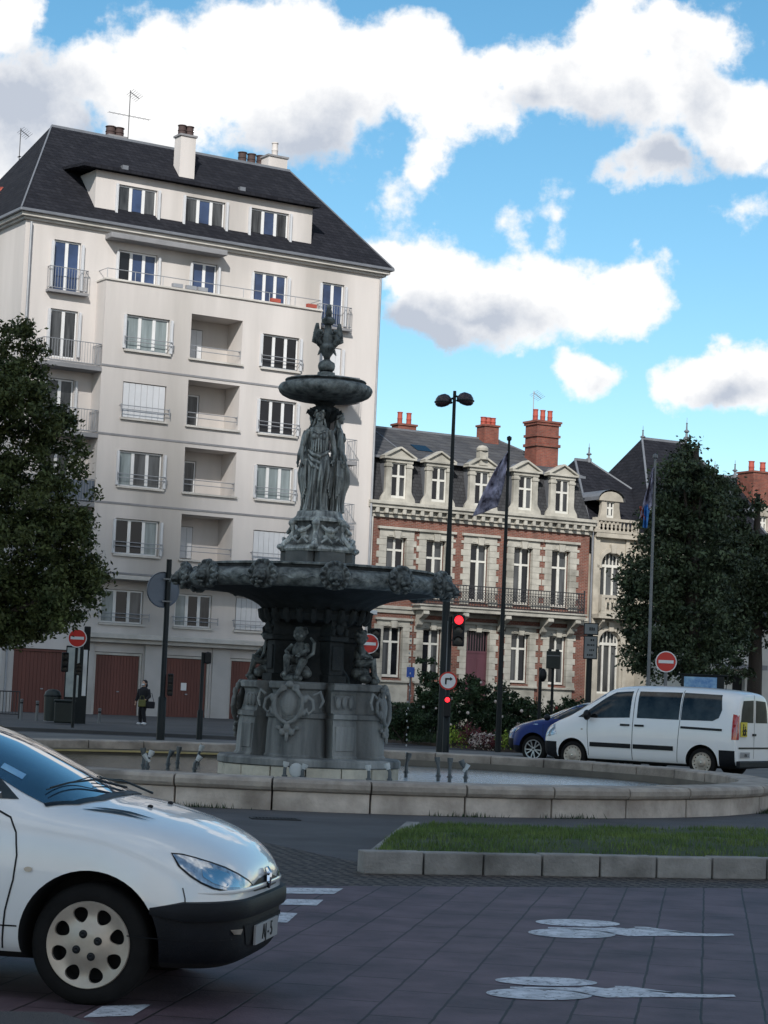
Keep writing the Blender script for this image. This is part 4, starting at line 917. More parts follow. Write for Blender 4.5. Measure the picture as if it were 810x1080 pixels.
# pale patch: froth plus sky reflection painted into the colour, by distance to centre
vm=N(t,'ShaderNodeVectorMath',op='SUBTRACT');L(t,tc.outputs['Object'],vm.inputs[0]);vm.inputs[1].default_value=(3.3,-.3,0)
v2=N(t,'ShaderNodeVectorMath',op='MULTIPLY');L(t,vm.outputs[0],v2.inputs[0]);v2.inputs[1].default_value=(1/3.1,1/4.2,0);v3=N(t,'ShaderNodeVectorMath',op='LENGTH');L(t,v2.outputs[0],v3.inputs[0])
nf=N(t,'ShaderNodeTexNoise');nf.inputs['Scale'].default_value=9;nf.inputs['Detail'].default_value=8;nf.inputs['Roughness'].default_value=.75;L(t,tc.outputs['Object'],nf.inputs['Vector'])
ma=N(t,'ShaderNodeMath',op='MULTIPLY_ADD');L(t,nf.outputs['Fac'],ma.inputs[0]);ma.inputs[1].default_value=1.6;L(t,v3.outputs['Value'],ma.inputs[2])
mr_=N(t,'ShaderNodeMapRange');mr_.inputs[1].default_value=1.5;mr_.inputs[2].default_value=2.0;mr_.inputs[3].default_value=1;mr_.inputs[4].default_value=0;L(t,ma.outputs[0],mr_.inputs[0])
mxx=N(t,'ShaderNodeMix');mxx.data_type='RGBA';L(t,mr_.outputs[0],mxx.inputs[0]);mxx.inputs[6].default_value=(.055,.05,.04,1);mxx.inputs[7].default_value=(.68,.78,.84,1);L(t,mxx.outputs[2],p.inputs['Base Color'])
nb_=N(t,'ShaderNodeTexNoise');nb_.inputs['Scale'].default_value=7;nb_.inputs['Detail'].default_value=5;L(t,tc.outputs['Object'],nb_.inputs['Vector']);b=N(t,'ShaderNodeBump');b.inputs['Strength'].default_value=.9;b.inputs['Distance'].default_value=.04;L(t,nb_.outputs['Fac'],b.inputs['Height']);L(t,b.outputs[0],p.inputs['Normal'])
M['water']=wm
mb=MB();mb.add([(0,0,0)]+[((PR-.6)*math.cos(2*math.pi*i/96),(PR-.6)*math.sin(2*math.pi*i/96),0) for i in range(96)],[(0,1+i,1+(i+1)%96) for i in range(96)])
wo_=mb.build('water','water',recalc=False);wo_.location=(PC[0],PC[1],.15);tag(wo_,kind='structure')
# ================================================================ FOUNTAIN
FB_=at(325,820,35.);fx=FB_.x
fo=empty('fountain',(fx,35.,0),0,'tall dark cast iron fountain with three draped women, two bowls, lion masks and seated cherubs','fountain')
def zf(y): return 1.6+(725.5-y)/62.8
def flute(n,a,ph=0): return lambda t_,z: 1+a*math.cos(n*(t_-ph))
def part(mb,name,m='iron',par=None,smooth=True,bevel=0.): return mb.build(name,m,par or fo,smooth=smooth,bevel=bevel)
# plinth
mb=MB();n=8
def ngon(r,n,ph=0): return [(r*math.cos(2*math.pi*(i+.5)/n+ph),r*math.sin(2*math.pi*(i+.5)/n+ph)) for i in range(n)]
for i in range(16):
    a0=2*math.pi*i/16+.006;a1=2*math.pi*(i+1)/16-.006
    P=[(1.0,a0),(1.5,a0),(1.52,(a0+a1)/2),(1.5,a1),(1.0,a1)];mb.prism([(r*math.cos(a),r*math.sin(a)) for r,a in P],.0,.33)
part(mb,'plinth_block','plinth',smooth=False,bevel=.012)
mb=MB();mb.lathe([(0,.332),(1.50,.332),(1.53,.35),(1.53,.44),(1.50,.47),(1.30,.48),(0,.48)],n=48);part(mb,'plinth','fstone')
# lobed base
PHC=R_(-105)  # angle of first cherub (front, slightly left)
PHP=PHC+R_(45)
def base_ring(z,rl,cl,rp):
    """quatrefoil outline with rectangular piers between the lobes"""
    pts=[];n=256
    for i in range(n):
        a=2*math.pi*i/n;best=0
        for k in range(4):
            c=PHC+k*math.pi/2;d=(a-c+math.pi)%(2*math.pi)-math.pi
            if abs(d)<1.2:
                q=rl*rl-(cl*math.sin(d))**2
                if q>0: best=max(best,cl*math.cos(d)+math.sqrt(q))
            c=PHP+k*math.pi/2;d=(a-c+math.pi)%(2*math.pi)-math.pi
            if abs(d)<math.atan2(.24,rp): best=max(best,rp/math.cos(d))
        best=max(best,.74*rp)
        pts.append((best*math.cos(a),best*math.sin(a),z))
    return pts
prof=[(.46,.52,.78,1.22),(.50,.52,.78,1.22),(.53,.50,.77,1.19),(.95,.49,.76,1.17),(1.10,.475,.75,1.14),(1.12,.51,.76,1.18),(1.19,.51,.76,1.18),(1.21,.47,.74,1.12),(1.30,.45,.73,1.10),(1.5,.43,.72,1.07),(1.56,.44,.73,1.09),(1.59,.49,.74,1.15),(1.67,.50,.74,1.16),(1.70,.47,.73,1.12)]
mb=MB();mb.loft([base_ring(*p) for p in prof]);part(mb,'base','fstone')
# cartouches on lobes (shield, scrolls, drop ornament)
def cart():
    mb=MB();mb.ell((0,0,.05),(.15,.06,.2),16,12)
    for s in(-1,1):
        mb.tube([(s*.05,-.02,.30),(s*.14,-.05,.27),(s*.22,-.04,.16),(s*.235,-.04,.02),(s*.2,-.04,-.12),(s*.1,-.04,-.22),(0,-.04,-.26)],[.03,.04,.035,.04,.045,.035,.03],8)
        mb.ell((s*.12,-.03,.33),(.06,.05,.05));mb.ell((s*.27,-.02,.14),(.05,.04,.07));mb.ell((s*.26,-.02,-.08),(.045,.04,.06))
        mb.tube([(s*.28,0,.2),(s*.4,0,.12),(s*.42,.0,-.02),(s*.34,-.01,-.1),(s*.3,-.02,0)],[.035,.03,.03,.025,.02],7)
        mb.tube([(s*.4,.0,.2),(s*.5,.04,.27),(s*.55,.07,.12),(s*.5,.05,0)],[.03,.03,.03,.02],7);mb.ell((s*.08,-.02,-.4),(.05,.04,.06));mb.ell((s*.16,0,-.33),(.05,.03,.04))
    mb.ell((0,-.03,.37),(.07,.06,.06));mb.ell((0,-.03,-.33),(.06,.05,.07));mb.ell((0,-.03,-.48),(.035,.03,.08));mb.ell((0,.03,.05),(.24,.05,.28))
    return remesh(mb,'cartouche',.012,1)
cm=cart()
for k in range(4):
    a=PHC+k*math.pi/2;o=link('cartouche',cm,'fstone',fo);r=1.25;o.location=(r*math.cos(a),r*math.sin(a),1.28);o.rotation_euler=(R_(-4),0,a+math.pi/2)
for k in range(4):
    a=PHP+k*math.pi/2;mb=MB();mb.mx=Matrix.Rotation(a,4,'Z')
    mb.box(1.1,1.20,-.17,.17,.60,1.0);part(mb,'pier_panel','fstone',smooth=False,bevel=.012);mb=MB();mb.mx=Matrix.Rotation(a,4,'Z');mb.box(1.0,1.115,-.17,.17,1.26,1.5)
    for j in range(3): mb.ell((1.13,-.12+.12*j,1.38),(.04,.05,.1))
    part(mb,'pier_panel','fstone',smooth=False,bevel=.015)
# shaft with piers behind the cherubs
mb=MB();mb.lathe([(.62,1.68),(.60,1.8),(.50,1.95),(.48,2.5),(.52,2.62),(.7,2.72)],n=32,rf=flute(8,.05,PHC));part(mb,'shaft','irond')
for k in range(4):
    a=PHP+k*math.pi/2;mb=MB();mb.mx=Matrix.Rotation(a,4,'Z')
    mb.box(.3,.86,-.17,.17,1.7,1.82);mb.box(.3,.80,-.13,.13,1.82,2.38);mb.box(.802,.83,-.09,.09,1.9,2.3);mb.box(.3,.88,-.17,.17,2.38,2.46);mb.box(.3,.84,-.14,.14,2.46,2.72)
    for s in(-1,1): mb.tube([(.84,s*.1,2.62),(.9,s*.12,2.56),(.88,s*.12,2.48)],.03,6)
    mb.ell((.87,0,2.58),(.06,.08,.1));part(mb,'pier','irond',smooth=False,bevel=.01)
# bowl underside
mb=MB();mb.lathe([(.7,2.68),(.86,2.72),(.90,2.82),(.86,2.88),(.95,2.96),(1.05,3.02),(1.25,3.10),(1.6,3.17),(1.95,3.22)],n=96,rf=flute(24,.012));part(mb,'bowl_underside','irond')
for k in range(24):
    mb=MB();a=2*math.pi*k/24;mb.tube([(.84*math.cos(a),.84*math.sin(a),2.68),(.885*math.cos(a),.885*math.sin(a),2.77),(.93*math.cos(a),.93*math.sin(a),2.90)],[.04,.075,.05],6);part(mb,'leaf_moulding','irond')
# lower bowl: torus band + lip
mb=MB();mb.lathe([(1.9,3.22),(2.02,3.20),(2.12,3.24),(2.17,3.31),(2.17,3.38),(2.12,3.45),(2.02,3.50),(1.97,3.51),(1.97,3.545),(2.0,3.56),(2.0,3.59),(1.94,3.60),(1.88,3.58),(1.8,3.46),(1.0,3.36),(0,3.34)],n=128);part(mb,'lower_bowl','iron')
for k in range(12):
    mb=MB();a0=R_(-90+9+30*k)+.13
    for s in(0,1):
        pts=[]
        for j in range(9):
            u=j/8;a=a0+(u*.11 if s==0 else .26-u*.11);z=3.34+.022*math.sin(u*6.28);r=2.165;pts.append((r*math.cos(a),r*math.sin(a),z))
        mb.tube(pts,[.010+.016*math.sin(math.pi*j/8) for j in range(9)],6)
    part(mb,'scroll_ornament','iron')
def lion():
    mb=MB();mb.ell((0,-.02,0),(.165,.13,.19),16,12);mb.ell((0,-.11,-.02),(.10,.10,.11));mb.ell((0,-.19,-.04),(.055,.06,.045));mb.ell((0,-.2,-.0),(.03,.03,.02))
    mb.ell((0,-.16,-.12),(.06,.06,.03))
    for s in(-1,1):
        mb.ell((s*.055,-.17,-.055),(.045,.05,.035));mb.ell((s*.055,-.12,.06),(.035,.03,.02));mb.ell((s*.12,-.03,.15),(.04,.03,.045))
        for j in range(6):
            a=R_(-70+j*28);mb.tube([(s*.12*math.cos(a),-.05,.12*math.sin(a)),(s*.175*math.cos(a)+s*.01,-.05,.185*math.sin(a)),(s*.20*math.cos(a+.35),.0,.21*math.sin(a+.35))],[.04,.05+.012*(j%2),.04],6)
    for j in range(3): mb.tube([(-.05+.05*j,-.06,.13),(-.06+.06*j,-.05,.21),(-.06+.06*j,.0,.215)],[.03,.035,.025],6)
    mb.ell((0,.03,0),(.21,.08,.22));mb.tube([(0,-.2,-.08),(0,-.27,-.1)],.018,6);return remesh(mb,'lion_head',.011,1)
lm=lion()
for k in range(12):
    a=R_(-90+9+30*k);o=link('lion_head',lm,'iron',fo);r=2.19;o.location=(r*math.cos(a),r*math.sin(a),3.37);o.rotation_euler=(0,0,a+math.pi/2);o.scale=(1.08,1.05,1.02)
# seated cherubs
def cherub():
    mb=MB();mb.ell((0,0,.28),(.12,.10,.16));mb.ell((0,-.0,.14),(.14,.12,.1));mb.ell((0,-.01,.55),(.105,.11,.12),14,10);mb.tube([(0,0,.4),(0,0,.48)],.05,8)
    for j in range(14):
        a=j*2.4;mb.ell((.09*math.cos(a),.02+.08*math.sin(a)*.8,.58+.05*((j%4)/3)),.035,8,6)
    mb.ell((0,-.12,.54),(.02,.025,.02));
    for s in(-1,1): mb.ell((s*.05,-.09,.52),(.03,.03,.03))
    mb.tube([(-.11,0,.38),(-.2,-.04,.27),(-.13,-.17,.24)],[.045,.04,.03],8);mb.tube([(.11,0,.38),(.17,-.1,.3),(.06,-.2,.22)],[.045,.04,.03],8)
    mb.tube([(-.07,-.02,.13),(-.11,-.24,.18),(-.10,-.26,-.05),(-.12,-.33,-.10)],[.075,.065,.045,.03],8);mb.tube([(.07,-.02,.13),(.14,-.22,.12),(.08,-.28,-.10),(.09,-.35,-.14)],[.075,.065,.045,.03],8)
    mb.tube([(.16,.02,.5),(.25,-.03,.42),(.24,-.05,.25),(.14,-.1,.16)],[.02,.03,.03,.025],7)
    mb.ell((0,-.02,-.03),(.2,.16,.12));mb.ell((.16,-.12,-.06),(.1,.1,.08));mb.ell((-.14,-.1,-.1),(.12,.12,.08));mb.ell((0,-.24,-.14),(.16,.1,.08))
    for i in range(4):
        for k in range(5): mb.tube([(-.04-.02*k,-.15-.01*k,.22),(-.05-.025*k,-.19,.2)],.012,5)
    for s,(hx,hy,hz) in((0,(-.13,-.17,.24)),(1,(.06,-.2,.22))):
        for k in range(5): mb.tube([(hx+(k-2)*.012,hy,hz),(hx+(k-2)*.018,hy-.05,hz-.02-.004*k)],.0095,5)
    return remesh(mb,'cherub',.012,1)
chm=cherub()
for k in range(4):
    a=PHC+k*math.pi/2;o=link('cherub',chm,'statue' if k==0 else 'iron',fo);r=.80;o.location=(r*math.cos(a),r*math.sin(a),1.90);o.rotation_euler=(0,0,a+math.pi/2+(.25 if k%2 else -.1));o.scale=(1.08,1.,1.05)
# pedestal of the women
mb=MB()
for i in range(6):
    a0=2*math.pi*i/6+R_(-95);q=[]
    for r,a in((.56,a0+.01),(.65,a0+.16),(.65,a0+math.pi/3-.16),(.56,a0+math.pi/3-.01),(.2,a0+.5)): q.append((r*math.cos(a),r*math.sin(a)))
    mb.prism(q,3.3,3.86)
part(mb,'pedestal_block','fblock',smooth=False,bevel=.012)
mb=MB();mb.lathe([(.64,3.862),(.66,3.90),(.62,3.95),(.55,3.99),(.50,4.08),(.44,4.22),(.41,4.33),(.42,4.36),(.46,4.38),(.46,4.42),(.40,4.47),(.38,4.55),(.30,4.57),(0,4.57)],n=72,rf=flute(6,.05,R_(-95)));part(mb,'pedestal','statue')
mb=MB()
for k in range(6):
    a=R_(-95)+k*math.pi/3;mb.mx=Matrix.Rotation(a,4,'Z')
    mb.tube([(.42,0,4.4),(.50,0,4.33),(.46,0,4.2),(.52,0,4.08),(.62,0,3.98),(.68,0,3.92)],[.05,.06,.045,.05,.055,.04],8);mb.ell((.69,0,3.93),(.06,.08,.05));mb.ell((.5,0,4.34),(.06,.07,.06))
    mb.mx=Matrix.Rotation(a+math.pi/6,4,'Z')
    mb.ell((.46,0,4.18),(.05,.09,.11));mb.tube([(.45,-.16,4.3),(.5,-.08,4.22),(.52,0,4.2),(.5,.08,4.22),(.45,.16,4.3)],[.02,.035,.04,.035,.02],7)
    mb.tube([(.56,-.2,4.0),(.58,-.1,4.08),(.57,0,4.0),(.58,.1,4.08),(.56,.2,4.0)],[.02,.035,.025,.035,.02],7)
    for s in(-1,1): mb.ell((.49,s*.1,4.1),(.04,.05,.04))
mb.mx=None;part(mb,'garland_ornament','statue')
# women
def woman(seed,flip=1):
    rr=random.Random(seed);mb=MB();n=72;rings=[]
    P=[(0,.175,.16,.16),(.04,.165,.15,.20),(.12,.15,.14,.20),(.3,.145,.135,.18),(.5,.152,.14,.16),(.66,.165,.145,.14),(.80,.17,.142,.09),(.88,.165,.132,.05),(.97,.135,.108,.035),(1.03,.125,.10,.02),(1.10,.138,.108,.015),(1.18,.148,.112,.0),(1.26,.15,.102,0),(1.33,.165,.088,0),(1.38,.15,.075,0),(1.41,.10,.06,0),(1.44,.052,.05,0),(1.50,.045,.047,0),(1.53,.05,.05,0)]
    ph=rr.random()*6
    for z,rx,ry,fa in P:
        r=[]
        for i in range(n):
            t_=2*math.pi*i/n
            f=1+fa*(.8*math.cos(9*t_+ph+2.2*z*flip)+.55*math.cos(15*t_+1.3*ph-3*z)+.3*math.cos(23*t_+5*z))
            kn=.10*math.exp(-((z-.55)/.22)**2)*max(0,math.cos(t_-R_(-90+25*flip)))**3
            r.append(((rx+kn*.3)*f*math.cos(t_)+.03*flip*math.exp(-((z-.85)/.3)**2),(ry+kn)*f*math.sin(t_),z))
        rings.append(r)
    mb.loft(rings)
    for s in(-1,1): mb.ell((s*.062,-.085,1.235),(.055,.05,.055));
    # head, face, hair
    mb.ell((0,-.01,1.60),(.072,.085,.10),16,12);mb.ell((0,.03,1.63),(.088,.085,.085),14,10);mb.ell((0,.11,1.60),(.05,.05,.05));mb.ell((0,-.096,1.59),(.012,.016,.02));mb.ell((0,-.08,1.545),(.022,.012,.008));mb.ell((0,-.07,1.515),(.03,.025,.02))
    for s in(-1,1):
        mb.ell((s*.028,-.083,1.617),(.014,.008,.007))
        for j in range(4): mb.ell((s*(.05+.012*j),-.06+.035*j,1.665-.022*j),.026,8,6)
        mb.tube([(s*.06,.04,1.55),(s*.09,.03,1.45),(s*.11,-.02,1.38)],[.025,.022,.015],6)
    # arms
    for s in(-1,1):
        hz=.86 if s*flip>0 else .82;hx=.245 if s*flip>0 else .25
        pts=[(s*.155,0,1.35),(s*.205,.01,1.25),(s*.25,.02,1.08),(s*(hx+.018),-.03,.95),(s*hx,-.07,hz)]
        mb.tube(pts,[.05,.048,.042,.035,.026],10);mb.ell((s*hx,-.08,hz-.035),(.022,.035,.04))
        for k in range(4): mb.tube([(s*hx-.012+.008*k,-.10+.018*k,hz-.05),(s*hx-.012+.006*k,-.11+.02*k,hz-.125+.006*abs(k-1))],.0095,5)
        mb.tube([(s*(hx-.02),-.1,hz-.03),(s*(hx-.04),-.125,hz-.08)],.0105,5)
    # overfold of the tunic and cloth held at the hips
    for k in range(3):
        z=.99-.075*k;mb.tube([(-.16*flip,-.03,z+.02),(-.08*flip,-.125-.01*k,z-.06-.02*k),(.03*flip,-.14-.01*k,z-.10-.03*k),(.12*flip,-.1,z-.03-.03*k),(.17*flip,-.02,z+.02)],[.015,.03,.036,.028,.012],7)
    for s in(-1,1):
        for k in range(4): mb.tube([(s*(.19+.012*k),-.05+.03*k,.86),(s*(.2+.015*k),-.05+.03*k,.6),(s*(.175+.01*k),-.05+.03*k,.36-.05*k)],[.016,.026,.012],6)
    for k in range(7): a=-.9+.3*k;mb.tube([(.13*math.sin(a),-.1*math.cos(a)-.01,1.19),(.135*math.sin(a*1.05),-.108*math.cos(a)-.012,1.07),(.15*math.sin(a),-.115*math.cos(a)-.01,.97)],[.01,.014,.01],5)
    mb.tube([(-.1,-.09,1.33),(0,-.13,1.28),(.1,-.09,1.33)],.012,6)
    return remesh(mb,'statue_woman',.0095,1)
for i,(a,fl,rr_,m_) in enumerate(((R_(-108),1,.21,'statue'),(R_(14),-1,.25,'statue'),(R_(133),1,.25,'statue'))):
    me=woman(5+i*7,fl);o=link('statue_woman',me,m_,fo);o.location=(rr_*math.cos(a)+.0,rr_*math.sin(a),4.56);o.rotation_euler=(0,0,a+math.pi/2+(R_(18) if i==0 else 0));o.scale=(1.06,1.,1.01)
mb=MB();mb.lathe([(.12,4.56),(.1,4.8),(.09,5.9),(.11,6.1),(.17,6.18),(.24,6.26),(.20,6.33),(.14,6.36),(.2,6.42)],n=24,rf=flute(8,.06));part(mb,'column','irond')
mb=MB()
for k in range(10):
    a=2*math.pi*k/10;mb.mx=Matrix.Rotation(a,4,'Z');mb.tube([(.12,0,6.1),(.2,0,6.2),(.29,0,6.27),(.3,0,6.22)],[.03,.045,.04,.015],6)
mb.mx=None;part(mb,'capital_leaves','irond')
mb=MB();mb.lathe([(.12,6.40),(.25,6.41),(.5,6.45),(.66,6.49),(.74,6.53),(.78,6.575),(.795,6.62),(.79,6.67),(.76,6.705),(.71,6.725),(.68,6.73),(.67,6.755),(.69,6.775),(.68,6.79),(.63,6.79),(.6,6.74),(.3,6.70),(0,6.70)],n=96);part(mb,'upper_bowl','iron')
mb=MB()
for k in range(30):
    a=2*math.pi*k/30;mb.mx=Matrix.Rotation(a,4,'Z');mb.tube([(.77,-.06,6.63),(.782,-.02,6.65),(.782,.02,6.62),(.77,.06,6.64)],[.01,.017,.017,.01],5)
mb.mx=None;part(mb,'bead_ornament','iron')
# finial: drum, ball, winged vase
mb=MB();mb.lathe([(.17,6.69),(.16,6.72),(.15,6.84),(.145,6.93),(.10,6.94),(.13,6.98),(.145,7.04),(.13,7.10),(.08,7.13),(.05,7.16),(.06,7.2),(.10,7.26),(.125,7.33),(.14,7.36),(.13,7.40),(.10,7.44),(.095,7.52),(.085,7.6),(.06,7.68),(.055,7.74),(.08,7.76),(.11,7.79),(.115,7.84),(.085,7.87),(.05,7.89),(.055,7.96),(.04,8.02),(.045,8.06),(.03,8.1),(0,8.1)],n=32,rf=flute(12,.02));part(mb,'finial','iron')
mb=MB()
for s in(-1,1):
    mb.tube([(s*.07,0,7.36),(s*.13,-.04,7.42),(s*.16,-.05,7.5),(s*.12,-.07,7.58)],[.05,.06,.05,.035],8);mb.ell((s*.12,-.09,7.62),(.04,.05,.04))
    for j in range(9):
        u=j/8;mb.tube([(s*(.09+.03*u),.0,7.38+.012*j),(s*(.17+.03*math.sin(u*3)),.02,7.45+.022*j),(s*(.265-.075*u),.03,7.48+.038*j)],[.03,.045,.03],6)
    mb.tube([(s*.1,0,7.34),(s*.13,0,7.27),(s*.16,0,7.22)],[.03,.025,.01],6)
mb.ell((0,0,7.5),(.13,.1,.16));me=remesh(mb,'winged_figures',.011,1);link('winged_figures',me,'iron',fo)
# ================================================================ NOZZLES
def nozzle(px,py,h,lean=0.,az_=0.,capc='nozcap',fork=False):
    pp_=gnd(px,py,.15);pp_=at(px,py,33.15) if 290<px<415 else pp_
    e=empty('water_nozzle',pp_,az_);e.location.z=.02
    H=h+.13;mb=MB();mb.tube([(0,0,0),(0,0,.13+h*.55),(lean*.4,0,.13+h*.72)],[.03,.028,.026],8);mb.lathe([(.045,0),(.045,.03),(.03,.04)],(0,0,.1+h*.25),8);mb.build('pipe','nozzle',e,smooth=True)
    a=Vector((lean*.4,0,.13+h*.7));b=Vector((lean,0,H));mb=MB();mb.tube([a,a.lerp(b,.35),a.lerp(b,.36),b],[.036,.036,.047,.05],10);mb.build('head',capc,e,smooth=True)
    if fork:
        b=Vector((-lean*.6-.02,0,H-.06));mb=MB();mb.tube([a-Vector((0,0,.08)),b],[.03,.042],8);mb.build('head','nozcap' if capc=='nozzle' else capc,e,smooth=True)
    return e
NZ=[(151,812,.36,-.02,0,'nozzle',0,'dull grey nozzle at the left end of the row, in front of the yellow strip'),
(155,814,.34,.07,0,'nozcap',1,'forked grey nozzle second from the left, leaning right'),
(177,810,.30,.06,0,'nozzle',0,'slim leaning nozzle left of the forked one by the plinth'),
(187,809,.35,.02,0,'nozzle',0,'slim upright nozzle midway between the left end and the plinth'),
(205,814,.26,.09,0,'nozcap',0,'short bent nozzle nearest the left side of the plinth'),
(209,806,.34,.06,0,'nozcap',0,'taller leaning nozzle just left of the fountain plinth'),
(300,819,.28,.02,0,'nozcap',0,'white capped nozzle standing before the plinth, left of the round lamp'),
(319,819,.25,.04,0,'nozcap',0,'white capped nozzle just right of the round pool lamp'),
(389,819,.28,-.02,0,'nozcap',0,'white capped nozzle before the right end of the plinth'),
(411,820,.32,-.06,0,'nozcap',0,'thick pale nozzle leaning left at the right corner of the plinth'),
(428,820,.42,.04,0,'nozzle',0,'tall dark nozzle at the left edge of the pale water'),
(462,824,.40,-.03,0,'nozzle',0,'dark nozzle standing in pale water, left of the close pair'),
(474,825,.40,0,0,'nozzle',0,'dark nozzle in pale water, right one of the close pair'),
(491,825,.36,-.09,0,'nozzle',1,'dark forked nozzle farthest right in the pale water')]
for a in NZ:
    e=nozzle(*a[:7]);tag(e,a[7],'nozzle','water nozzles standing in the basin')
e=empty('pool_lamp',(colx(312,819,33.2),33.2,.17),0,'round white underwater lamp leaning against the plinth','pool lamp');mb=MB();mb.mx=Matrix.Translation((0,0,.13))@Matrix.Rotation(R_(80),4,'X');mb.lathe([(0,-.03),(.10,-.03),(.115,0),(.11,.02),(.09,.03),(0,.035)],n=20);mb.build('lens','nozcap',e,smooth=True);MB().box(-.02,.02,.02,.05,-.13,.08).build('bracket','nozzle',e)
# thin water jet of drops right of the base
e=at(429,745,36.)
mb=MB()
for i in range(26): mb.ell((rnd.gauss(0,.012),0,3.0-i*.105+rnd.uniform(-.02,.02)),(.012,.012,.02),6,4)
dj=mb.build('water_drops','nozcap');dj.location=(e.x+.02,36.,.1);tag(dj,'thin string of falling water drops right of the fountain base','water drops',kind='stuff')
